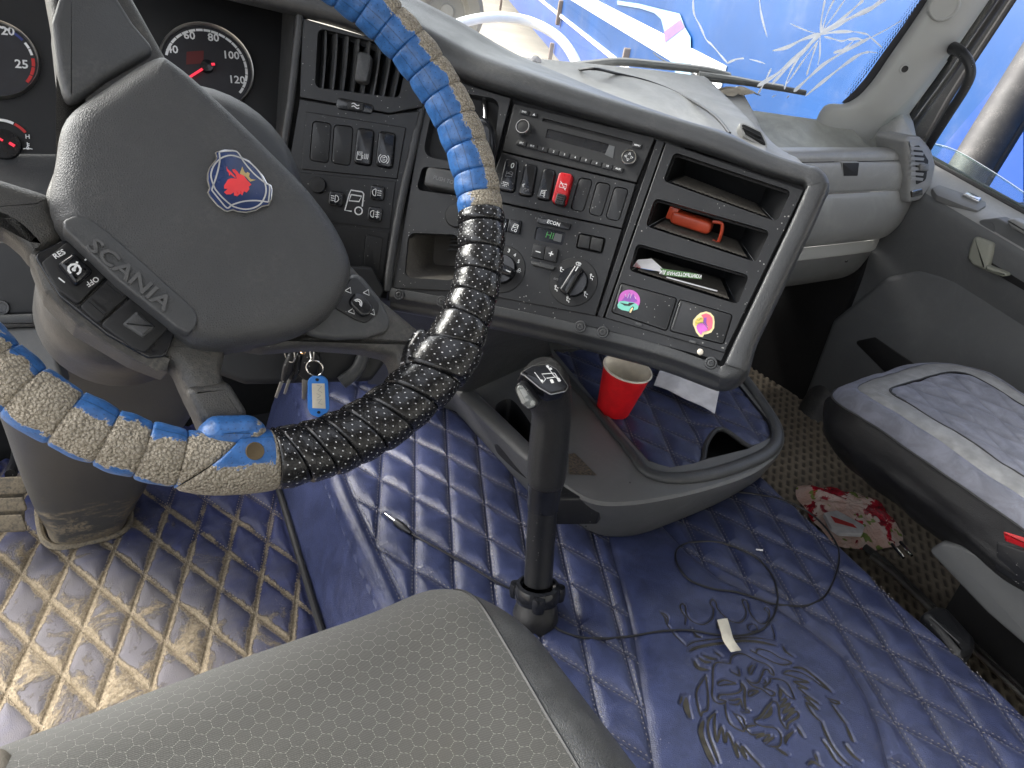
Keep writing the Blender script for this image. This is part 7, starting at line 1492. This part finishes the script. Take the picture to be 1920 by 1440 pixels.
lead([(1022, 1150), (1045, 1180), (1080, 1192), (1130, 1194), (1180, 1190), (1240, 1183), (1290, 1182), (1345, 1192), (1390, 1194), (1428, 1182), (1450, 1155), (1458, 1120), (1446, 1080), (1412, 1042), (1370, 1022), (1320, 1015), (1285, 1018), (1267, 1036), (1270, 1062), (1292, 1090), (1335, 1106), (1380, 1112), (1420, 1122), (1462, 1133), (1510, 1135), (1545, 1118), (1566, 1080), (1573, 1040), (1560, 1000), (1530, 965), (1490, 942), (1440, 930), (1385, 924)], 0.0017, AUX, 'lead')
mb = MB(); a, b, c_ = on_cover((722, 963), 0.006), on_cover((742, 978), 0.007), on_cover((770, 999), 0.006); mb.tube([b*0.98+a*0.02, b*0.6+c_*0.4, b*0.25+c_*0.75, c_], [0.0052, 0.0058, 0.0045, 0.0024], 14); jk = mb.build('plug', M['black'], AUX)
mb = MB(); mb.tube([a, a*0.5+b*0.5, b], [0.0014, 0.0020, 0.0020], 10); mb.build('plug_tip', M['chrome'], AUX)
def tape():
    L = [(1354, 1160), (1360, 1180), (1366, 1200), (1380, 1220)]; G = []
    for k, (x, y) in enumerate(L): z = 0.010 if k in (1, 2) else 0.006; G.append([on_cover((x-9, y+2), z), on_cover((x+1, y), z+0.002), on_cover((x+10, y-1), z)])
    G = np.array(G); G = np.array([spline(G[:, j], 4) for j in range(3)]).transpose(1, 0, 2); mb = MB(); mb.grid(G, flip=True); mb.grid(G-np.array([0, 0, 0.001])); tag(mb.build('tape_strip', M['tape'], angle=80), 'strip of cream tape folded round the black lead above the lion head', 'tape')
tape()
mb = MB(); c = on_cover((1423, 1031), 0.003); mb.tube([c-np.array([0.004, -0.003, 0]), c, c+np.array([0.005, -0.004, 0.001])], 0.0016, 6); tag(mb.build('paper_scrap', M['paper']), 'tiny white scrap lying beside the coiled lead', 'scrap')

def wipes():
    z = 0.012; cor = [atz(*q, z) for q in ((1498, 908), (1520, 962), (1588, 1022), (1694, 1012), (1655, 945), (1600, 925))]
    W_ = thing('wipes_packet', 'crinkled packet of wet wipes printed with red roses on the floor', 'packet', np.mean(cor, 0))
    o = spline(np.array(cor)[:, :2], 8, True); c0 = o.mean(0); RR = []
    for f, h in ((1.0, 0.004), (0.93, 0.010), (0.8, 0.024), (0.6, 0.033), (0.35, 0.037), (0.1, 0.038)):
        q = c0+(o-c0)*f; zz_ = np.array([h+0.005*f*math.sin(9*math.atan2(y-c0[1], x-c0[0])+f*4)*(1 if f < 1 else 0.6) for x, y in q]); RR.append(np.column_stack([q, zz_]))
    mb = MB(); mb.rings(RR, False, True)
    t = NT('rose_film'); v = t.vor(26, out='Color'); d = t.vor(26); s = t.n('ShaderNodeSeparateColor'); t.l(v, s.inputs[0]); big = t.noise(55, 4, 0.6, dist=1.2)
    rose = t.ramp(t.math('ADD', t.math('MULTIPLY', t.noise(17, 2), 1.0), t.math('MULTIPLY', big, 0.35)), 0.70, 0.74); leaf = t.ramp(t.noise(31, 2, vec=t.map((1, 1, 1), rot=(0, 0, 1))), 0.62, 0.65)
    col = t.mix(t.ramp(t.noise(20, 3), 0.35, 0.65), (0.62, 0.40, 0.33), (0.72, 0.60, 0.54)); col = t.mix(leaf, col, (0.20, 0.26, 0.06)); col = t.mix(rose, col, t.mix(t.ramp(big, 0.4, 0.6), (0.55, 0.01, 0.03), (0.22, 0.005, 0.015)))
    mb.build('film', t.set(col, 0.12, 0.6, 0.0, t.bump(t.noise(45, 4, 0.6, dist=1.0), 0.6, 0.01)), W_, angle=80)
    PP = Pl((0, 0, 0), (1, 0, 0), (0, 1, 0)); q = np.array([atz(*p, 0.044)[:2] for p in ((1545, 960), (1570, 955), (1622, 984), (1618, 1000), (1575, 998), (1560, 988))]); mb = MB(); mb.prism(PP, roundp(ccw(q), 0.006), 0.034, 0.0425, 0.002); l = mb.build('lid', M['paper'], W_)
    q = np.array([atz(*p, 0.044)[:2] for p in ((1557, 966), (1600, 982), (1608, 990), (1566, 979))]); mb = MB(); mb.plate(PP, ccw(q), 0.0429); mb.build('lid_mark', M['redprint'], l)
wipes()
# things lying in the shelves, stickers
A, B, Fq = SHELF[1]
def lighter():
    o = thing('lighter', 'red plastic lighter case lying in the middle shelf', 'lighter', Fq(0.3, 0.25)); dx = nrm(A[1]-A[0]); up = np.array([0, 0, 1.0]); dy = np.cross(up, dx); c = CO.hit(1308, 421, -0.03)
    c = Fq(0.36, 0.42)+up*0.013; mb = MB(); q = [(-0.026, -0.008), (0.026, -0.008), (0.026, 0.008), (-0.026, 0.008)]; P = Pl(c, dx, up); mb.prism(P, roundp(q, 0.006, 5), -0.008, 0.008, 0.004, 4, bottom=True); mb.build('body', M['orange'], o)
    P2 = Pl(c+dx*0.026, dx, up); mb = MB(); L = [(0.0, 0.010), (0.012, 0.010), (0.013, -0.012), (0.006, -0.012)]; mb.tube([P2.W(u, v, 0.006) for u, v in spline(np.array(L), 5)], 0.0022, 8); mb.build('clip', M['orange'], o)
    P3 = Pl(c-dx*0.026, dx, up); mb = MB(); mb.prism(P3, roundp([(-0.006, -0.004), (0.006, -0.004), (0.008, 0.012), (-0.004, 0.012)], 0.002), -0.006, 0.006, 0.001, 2, bottom=True); mb.build('cap', M['orange'], o)
lighter()
A, B, Fq = SHELF[2]
dx = nrm(A[1]-A[0]); up = np.array([0, 0, 1.0]); dyf = nrm(B[0]-A[0])
def card(nm, label, px, w, m, extra=None):
    P = np.array([CO.hit(*q, w) for q in px]); o = thing(nm, label, 'card', P.mean(0)); n = np.cross(P[1]-P[0], P[3]-P[0]); n = nrm(n); mb = MB(); b = [p-n*0.0006 for p in P]; mb.add(list(P)+b, [(0, 1, 2, 3), (7, 6, 5, 4), (0, 4, 5, 1), (1, 5, 6, 2), (2, 6, 7, 3), (3, 7, 4, 0)]); mb.build('sheet', m, o)
    return o, P
cw, P = card('bank_card', 'white card with blue and red swirl lying in the lowest shelf', [(1187, 500), (1196, 487), (1222, 485), (1252, 512)], -0.016, M['paper'])
pl2 = Pl(P[0], P[3]-P[0], np.cross(nrm(np.cross(P[1]-P[0], P[3]-P[0])), nrm(P[3]-P[0]))); sgn = 1 if (CAM-P[0]) @ pl2.n > 0 else -1
mb = MB(); q = np.array([pl2.uv(*p) for p in ((1194, 500), (1204, 489), (1226, 496), (1240, 507), (1222, 507))]); mb.plate(pl2, ccw(spline(q, 4, True)), 0.0005*sgn); mb.build('blue_swirl', M['tagblue'], cw)
mb = MB(); q = np.array([pl2.uv(*p) for p in ((1188, 500), (1193, 492), (1202, 500), (1200, 503))]); mb.plate(pl2, ccw(q), 0.0006*sgn); mb.build('red_corner', M['redprint'], cw)
cg, P = card('business_card', 'green business card with upside down lettering lying in the lowest shelf', [(1244, 516), (1238, 503), (1306, 513), (1317, 524)], -0.012, M['greenprint'])
n_ = nrm(np.cross(P[1]-P[0], P[3]-P[0])); n_ = n_ if n_ @ (CAM-P[0]) > 0 else -n_; hh = nrm(P[0]-P[3]); pl3 = Pl(P.mean(0), hh, np.cross(n_, hh))
text(pl3, 'КОМПЬЮТЕРНАЯ ДИ', (0.0, 0.000), 0.0060, 0.0006, M['white'], cg, sx=0.80); 
mb = MB(); a, b = CO.hit(1250, 520, -0.006), CO.hit(1345, 546, -0.006); mb.tube([a, b], 0.0014, 8); tag(mb.build('thin_wire', M['steel']), 'thin bright wire lying along the lowest shelf in front of the cards', 'wire')
ST = CO.off(0.0007)
def sticker(nm, label, o_px, layers):
    o = thing(nm, label, 'sticker', ST.hit(*o_px))
    for k, (n_, mt, px, kind) in enumerate(layers):
        mb = MB()
        if kind == 'fill': mb.plate(ST, ccw(Q(ST, px)), 0.0003+0.0002*k)
        else: mb.strokes(ST, [Q(ST, L) for L in px], kind, 0.0003+0.0002*k)
        mb.build(n_, M[mt], o)
zs_ = lambda L: [(1140+x*0.13542, 500+y*0.13542) for x, y in L]
cc = CO.uv(*zs_([(292, 460)])[0]); rr = np.linalg.norm(CO.uv(*zs_([(445, 470)])[0])-cc)
disc = [(292+152*math.cos(a), 470+150*math.sin(a)) for a in np.linspace(0, 2*math.pi, 36, endpoint=False)]
sticker('car_sticker', 'round sticker of a mint car before a purple skyline on the left lid', zs_([(292, 470)])[0], [
 ('disc', 'lilac', zs_(disc), 'fill'), ('skyline', 'violet', zs_([(180, 480), (225, 430), (240, 370), (260, 430), (300, 350), (320, 420), (355, 370), (375, 430), (410, 480), (300, 510)]), 'fill'),
 ('car_body', 'mint', zs_([(130, 530), (160, 480), (230, 475), (290, 490), (350, 495), (400, 520), (425, 550), (410, 590), (350, 610), (280, 620), (190, 600), (140, 570)]), 'fill'),
 ('car_window', 'ink', zs_([(165, 500), (280, 520), (290, 500), (370, 505), (300, 545), (230, 540)]), 'fill'), ('car_tyre', 'ink', zs_([(290, 640), (310, 580), (345, 550), (360, 560), (345, 610), (315, 655)]), 'fill'), ('car_wheel', 'cream', zs_([(298, 630), (315, 590), (342, 565), (348, 575), (335, 610), (312, 645)]), 'fill'),
 ('skyline_lines', 'white', [zs_([(240, 380), (250, 420)]), zs_([(300, 370), (270, 440)]), zs_([(325, 380), (310, 440)]), zs_([(370, 410), (385, 450)])], 0.0004)])
sticker('lion_sticker', 'yellow edged sticker of a pink maned lion head on the right lid', zs_([(1330, 800)])[0], [
 ('border', 'cream', zs_([(1280, 640), (1360, 620), (1420, 640), (1465, 690), (1475, 760), (1470, 850), (1430, 910), (1380, 930), (1330, 940), (1310, 975), (1270, 970), (1220, 910), (1195, 840), (1175, 800), (1180, 740), (1230, 680)]), 'fill'),
 ('mane', 'pink', zs_([(1290, 670), (1360, 645), (1410, 665), (1445, 710), (1450, 780), (1440, 850), (1400, 890), (1370, 890), (1385, 830), (1320, 760), (1310, 700)]), 'fill'),
 ('mane_shade', 'violet', zs_([(1330, 710), (1365, 700), (1360, 780), (1385, 840), (1320, 770)]), 'fill'),
 ('beard', 'lilac', zs_([(1230, 800), (1290, 780), (1340, 790), (1380, 850), (1370, 890), (1310, 905), (1290, 950), (1245, 900), (1225, 850)]), 'fill'),
 ('face', 'yellow', zs_([(1205, 760), (1240, 715), (1300, 700), (1325, 730), (1310, 770), (1250, 790), (1225, 820), (1205, 820)]), 'fill'),
 ('outline', 'ink', [zs_([(1225, 735), (1260, 745), (1290, 715)]), zs_([(1210, 780), (1240, 785), (1310, 770), (1380, 850)]), zs_([(1270, 725), (1300, 725)])], 0.0004)])
mb = MB(); mb.lathe([(0.0038, 0.0), (0.003, 0.0016), (0.0001, 0.0022)], CO.W(*CO.uv(1313, 660)), CO.n, 12); tag(mb.build('paint_blob', M['cupwhite']), 'small white blob stuck on the strip below the shelf lids', 'blob')
# cable over the dashboard, cloth and scraps along the screen
def ontop(px, up=0.003, z0=0.79): 
    p = atz(px[0], px[1], z0); return p+np.array([0, 0, up])
mb = MB(); P = [hitw(1072, 134, 0.02), ontop((1112, 133), 0.004, 0.80), ontop((1160, 142)), ontop((1215, 156), 0.003, 0.785), ontop((1270, 178), 0.003, 0.778), ontop((1315, 203), 0.003, 0.775), ontop((1345, 226), 0.003, 0.772), ontop((1368, 250), 0.0, 0.768)]; mb.tube(spline(np.array(P), 6), 0.0028, 8); tag(mb.build('power_lead', M['cable']), 'black lead running over the top of the dashboard from the windscreen', 'cable')
def cloth():
    for (xa, xb, yb, hh), nm in (((1262, 1330, 168, 9), 'crumpled cream cloth tucked along the foot of the windscreen'), ((1348, 1412, 173, 11), 'smaller crumpled cloth at the foot of the windscreen nearer the passenger door')):
        n, m = 30, 12; G = np.zeros((n, m, 3))
        for i in range(n):
            u = i/(n-1); x = xa+(xb-xa)*u; h = hh*(0.25+0.75*abs(math.sin(u*5.5+xa)))*math.sin(math.pi*min(max(u, 0.03), 0.97))
            for j in range(m):
                a = math.pi*j/(m-1); p = hitw(x, yb, 0.022); q = 0.0011*h
                G[i, j] = p+np.array([0.004*math.sin(7*u+j), -0.020*math.cos(a)-0.006*math.sin(9*u+2*a), q*math.sin(a)+0.003*math.sin(13*u+3*a+xa)])
        mb = MB(); mb.grid(G); tag(mb.build('dust_cloth', M['cloth'], angle=80), nm, 'cloth')
cloth()
for k, (x, y) in enumerate(((968, 118), (990, 120), (1004, 114), (1022, 124), (1042, 128))):
    c = hitw(x, y, 0.02); mb = MB(); mb.lathe([(0.010, -0.004), (0.013, 0.0), (0.008, 0.006), (0.0001, 0.008)], c, nrm((0.3*math.sin(k*2), -0.5, 0.8)), 7); tag(mb.build('paper_flake', M['paper'], smooth=False), ['white paper flake nearest the steering wheel at the windscreen foot', 'second white paper flake from the steering wheel at the windscreen foot', 'middle one of five white paper flakes at the windscreen foot', 'white paper flake next to last towards the wiper at the windscreen foot', 'white paper flake nearest the wiper at the windscreen foot'][k], 'scrap', 'white flakes along the windscreen')

# ------------------------------------------------------------------ pedal
PD = facing(-6, 40, atz(15, 945, 0.10)); BP = thing('brake_pedal', 'worn ribbed brake pedal caked with mud', 'pedal', PD.hit(15, 945))
for k, (y0, y1) in enumerate(((893, 930), (932, 962), (964, 1000))):
    mb = MB(); mb.prism(PD, roundp(ccw(Q(PD, [(-90, y0+6), (46-2*k, y0), (53, y1-4), (-90, y1+2)])), 0.005), -0.012, 0.004, 0.003, 3); mb.build('tread_bar', M['pedal'], BP)
mb = MB(); mb.prism(PD, ccw(Q(PD, [(-90, 900), (44, 896), (48, 996), (-90, 1000)])), -0.02, -0.004, 0.002); mb.build('plate', M['pedal'], BP)
mb = MB(); mb.tube(spline(np.array([PD.hit(20, 890, -0.03), PD.hit(32, 850, -0.10), PD.hit(28, 790, -0.16), PD.hit(20, 700, -0.2)]), 5), 0.009, 10); mb.build('pedal_arm', M['black'], BP)
# ------------------------------------------------------------------ passenger door
DX = 1.84
DR = thing('passenger_door', 'dark grey passenger door with pale handle and half lowered window', 'door', (DX, 0.6, 0.1))
YZ = lambda pts, x=DX: np.array([atx(a, b, x)[1:] for a, b in pts])
DP = Pl((DX, 0, 0), (0, -1, 0), (0, 0, 1))               # u = -y, v = z, normal towards the cab
U = lambda pts, w=0.0: np.array([DP.uv(a, b, w) for a, b in pts])
sill = U([(1650, 268), (1745, 345), (1830, 400), (1920, 452), (2060, 540)])
zs0 = 0.652
def doorgrid():
    """Inner skin: sill ledge, face, and the bulge of the lower half."""
    ys = np.linspace(1.06, -0.2, 100); G = []
    for y in ys:
        o = 0.17*(y-0.87); row = [(0.045, 0.664), (0.03, 0.658), (0.0, 0.650), (-0.035, 0.640), (-0.060, 0.630), (-0.071, 0.616), (-0.072, 0.590), (-0.062, 0.53), (-0.040, 0.45), (-0.022, 0.37), (-0.020, 0.28), (-0.024, 0.14), (-0.024, -0.02)]
        G.append([(DX+a, y, z+o*np.clip((z-0.2)/0.3, 0, 1)) for a, z in row])
    G = np.array(G); return np.array([spline(g, 4) for g in G])
G = doorgrid(); mb = MB(); mb.grid(G, flip=False); mb.build('inner_skin', M['door'], DR, angle=80)
mb = MB(); mb.grid(np.array([[g[0]+np.array([0, 0, 0.004]), g[3]+np.array([0, 0, 0.0015]), g[7]+np.array([-0.0006, 0, 0.0015]), g[11]+np.array([-0.0006, 0, 0.0015]), g[15]+np.array([-0.0006, 0, 0.0015]), g[17]+np.array([-0.0009, 0, 0.0012]), g[19]+np.array([-0.0012, 0, 0.0008])] for g in G])); mb.build('sill_ledge', M['grey'], DR, angle=80)
for k, (dx, dz, r) in enumerate(((0.030, 0.020, 0.006), (0.044, 0.024, 0.005))): mb = MB(); mb.tube([(DX+dx, y, 0.640+dz+0.17*(y-0.87)) for y in np.linspace(1.05, -0.2, 12)], r, 8); mb.build('window_seal', M['seal'] if k == 0 else M['blackm'], DR)
DF = DP.off(0.030)
def dprism(pts, w0, w1, m, nm, r=0.006, bev=0.004, par=None, base=0.030): mb = MB(); mb.prism(DP, roundp(ccw(U(pts, w1)), r), w0, w1, bev, 3); return mb.build(nm, m, par or DR, angle=50)
# switch plate on the ledge
SWP = Pl((DX-0.02, 0.87, 0.6470), nrm((0, -1, -0.17)), np.cross(nrm(np.cross(nrm((0, -1, -0.17)), (0.97, 0, 0.27))), nrm((0, -1, -0.17))))
mb = MB(); mb.prism(SWP, roundp(ccw(Q(SWP, [(1746, 354), (1760, 348), (1800, 362), (1848, 380), (1848, 388), (1832, 397), (1800, 386), (1756, 368)])), 0.006), -0.01, 0.003, 0.002); sp9 = mb.build('switch_plate', M['greyhard'], DR)
mb = MB(); mb.prism(SWP, roundp(ccw(Q(SWP, [(1802, 370), (1812, 365), (1838, 378), (1832, 384)])), 0.002), 0.001, 0.010, 0.003, 3); mb.build('window_switch', M['chrome'], sp9)
# handle with its recess
rec = dprism([(1836, 412), (1870, 408), (1990, 470), (2060, 510), (2060, 640), (1930, 548), (1850, 512), (1812, 485), (1820, 440)], 0.03, 0.068, M['door'], 'handle_panel', 0.012, 0.004)
mb = MB(); mb.lathe([(0.0185, 0.0), (0.0185, 0.0012), (0.0165, 0.0008), (0.0001, 0.0008)], DP.W(*DP.uv(1849, 431, 0.068), 0.0682), DP.n, 24); mb.build('round_cap', M['door'], rec)
mb = MB(); mb.prism(DP, roundp(ccw(U([(1856, 464), (1990, 530), (1990, 590), (1920, 545), (1852, 505)], 0.069)), 0.008), 0.050, 0.0690, 0.001); mb.build('hand_recess', M['dark'], rec)
hd = dprism([(1825, 442), (1862, 456), (1858, 476), (1850, 504), (1846, 508), (1822, 498), (1812, 484), (1816, 466)], 0.05, 0.084, M['olive'], 'door_handle', 0.008, 0.008)
dprism([(1846, 496), (1886, 512), (1888, 518), (1878, 519), (1846, 508)], 0.06, 0.086, M['olive'], 'handle_grip', 0.004, 0.005, hd)
gb = dprism([(1884, 412), (1900, 410), (1990, 455), (2060, 500), (2060, 520), (1990, 478), (1896, 428)], 0.06, 0.086, M['grey'], 'pull_ledge', 0.006, 0.005)
lw = dprism([(1500, 760), (1560, 600), (1660, 520), (1720, 506), (1800, 520), (1920, 560), (2060, 600), (2060, 1000), (1500, 1000)], 0.0, 0.048, M['door'], 'lower_panel', 0.03, 0.014)
dprism([(1600, 640), (1640, 632), (1740, 700), (1740, 740), (1700, 740)], 0.04, 0.0500, M['dark'], 'pocket_slot', 0.008, 0.003)
# half lowered pane and frame
gl = [(1650, 250), (1740, 268), (1790, 282), (1850, 316), (1920, 362), (2060, 460)]
P = np.array([atx(a, b, DX+0.038) for a, b in spline(np.array(gl, float), 6)]); Lw = P.copy(); Lw[:, 2] = 0.62
mb = MB(); mb.grid([P, Lw]); mb.build('window_pane', M['sideglass'], DR)
mb = MB(); mb.tube(P, 0.0022, 8); mb.build('pane_edge', M['sideglass'], DR)
fa = [(1850, -140), (1790, -40), (1758, 22), (1722, 90), (1690, 150), (1660, 205), (1630, 268)]; fb = [(1990, -140), (1920, -20), (1880, 40), (1832, 112), (1784, 188), (1742, 262), (1700, 330)]
mb = MB(); fi = [atx(*q, DX-0.005) for q in fa]; fo = [atx(*q, DX+0.05) for q in fb]; f1 = [p*0.7+q*0.3+np.array([-0.012, 0, 0]) for p, q in zip(fi, fo)]; f2 = [p*0.4+q*0.6+np.array([-0.006, 0, 0]) for p, q in zip(fi, fo)]
mb.grid([fi, f1, f2, fo]); mb.build('window_frame', M['charcoal'], DR, angle=60)
t = NT('brown_frame'); 
mb = MB(); mb.tube([p*0.05+q*0.95 for p, q in zip(fi, fo)], 0.007, 8); mb.build('frame_seal', M['seal'], DR)

# ------------------------------------------------------------------ windscreen pillar with grab handle
WPil = thing('windscreen_pillar', 'pale grey windscreen pillar trim with round cap and screw hole', 'pillar', (1.66, 1.05, 0.72))
la = [(1850, -190), (1800, -110), (1762, -40), (1738, 2), (1705, 52), (1670, 102), (1640, 146), (1612, 178), (1584, 194), (1545, 199)]
lb = [(1990, -190), (1930, -110), (1880, -40), (1856, 0), (1822, 50), (1788, 100), (1756, 146), (1722, 192), (1702, 220), (1688, 242)]
rows = []
for (a, b), k in zip(zip(la, lb), range(len(la))):
    f = k/(len(la)-1); xa = 1.655-0.02*max(0, (f-0.75)/0.25); A_, B_ = hitw(*a, 0.012), atx(*b, 1.770)
    n = nrm(np.array([-0.85, -0.5, 0.0])); w = np.linalg.norm(A_-B_); row = []
    for t, h in ((0, 0), (0.06, 0.012), (0.18, 0.026), (0.4, 0.034), (0.65, 0.036), (0.85, 0.028), (0.96, 0.012), (1.0, -0.004)): row.append(A_*(1-t)+B_*t+n*h)
    rows.append(spline(np.array(row), 3))
rows.append(rows[-1]+np.array([0.0, 0.01, -0.06])); rows = np.array(rows); rows = np.array([spline(rows[:, j], 4) for j in range(rows.shape[1])]).transpose(1, 0, 2)
mb = MB(); mb.grid(rows, flip=True); mb.build('trim', M['pillar'], WPil, angle=80)
_n2 = nrm(np.array([-0.80, -0.58, 0.12])); PP_ = Pl(atd(1690, 90, 1.72), nrm(np.cross((0, 0, 1), _n2)), np.cross(_n2, nrm(np.cross((0, 0, 1), _n2))))
def on_trim(px):
    """Where a sight line meets the pillar trim."""
    r = ray(*px); best = None
    for i in range(0, len(rows)-1):
        for j in range(rows.shape[1]-1):
            a, b, c = rows[i, j], rows[i+1, j], rows[i, j+1]; n = np.cross(b-a, c-a); dn = r @ n
            if abs(dn) < 1e-12: continue
            t = ((a-CAM) @ n)/dn; p = CAM+r*t; e1, e2 = b-a, c-a; m_ = np.linalg.lstsq(np.stack([e1, e2], 1), p-a, rcond=None)[0]
            if -0.05 <= m_[0] <= 1.05 and -0.05 <= m_[1] <= 1.05 and t > 0.5:
                n2 = nrm(n); return p, n2 if n2 @ (CAM-p) > 0 else -n2
    return CAM+r*1.7, _n2
c, n = on_trim((1770, 10)); mb = MB(); mb.lathe([(0.030, -0.002), (0.030, 0.003), (0.0275, 0.006), (0.0245, 0.006), (0.0235, 0.0045), (0.0001, 0.0045)], c, n, 36); mb.build('round_cap', M['pillar'], WPil)
c, n = on_trim((1696, 129)); mb = MB(); mb.lathe([(0.0095, 0.0002), (0.008, 0.0016), (0.0068, 0.001), (0.006, 0.0008), (0.0001, 0.0008)], c, n, 24); mb.build('screw_hole', M['seal'], WPil)
mb = MB(); mb.lathe([(0.0105, 0.0), (0.0100, 0.0018), (0.0072, 0.0020)], c, n, 24); mb.build('hole_rim', M['pillar'], WPil)
for k, (o, r) in enumerate(((0.0, 0.009), (0.022, 0.008))):
    P = spline(np.array([atx(x+4+o*700, y+2, 1.775+o) for x, y in lb[1:]]), 4); mb = MB(); mb.tube(P, r, 10); mb.build('door_seal', M['seal'] if k else M['blackm'], WPil)
GH = thing('grab_handle', 'black curved grab handle on the windscreen pillar beside the door', 'grab handle', atx(1790, 95, 1.73))
L = [atx(*q, x) for q, x in (((1779, 92), 1.760), ((1788, 90), 1.735), ((1802, 98), 1.715), ((1816, 116), 1.710), ((1820, 140), 1.710), ((1808, 168), 1.712), ((1780, 212), 1.715), ((1752, 256), 1.720), ((1738, 280), 1.73), ((1728, 300), 1.745))]
S_ = spline(np.array(L), 6); n = len(S_); mb = MB(); mb.tube(S_, np.interp(np.linspace(0, 1, n), [0, 0.1, 0.25, 0.5, 1], [0.013, 0.0125, 0.0105, 0.0095, 0.0092]), 16); mb.build('bar', M['black'], GH)
c = atx(1780, 94, 1.760); mb = MB(); mb.lathe([(0.021, 0.0), (0.021, 0.006), (0.016, 0.009), (0.0001, 0.009)], c, nrm((-0.9, -0.4, 0)), 20); mb.build('mount', M['blackm'], GH)
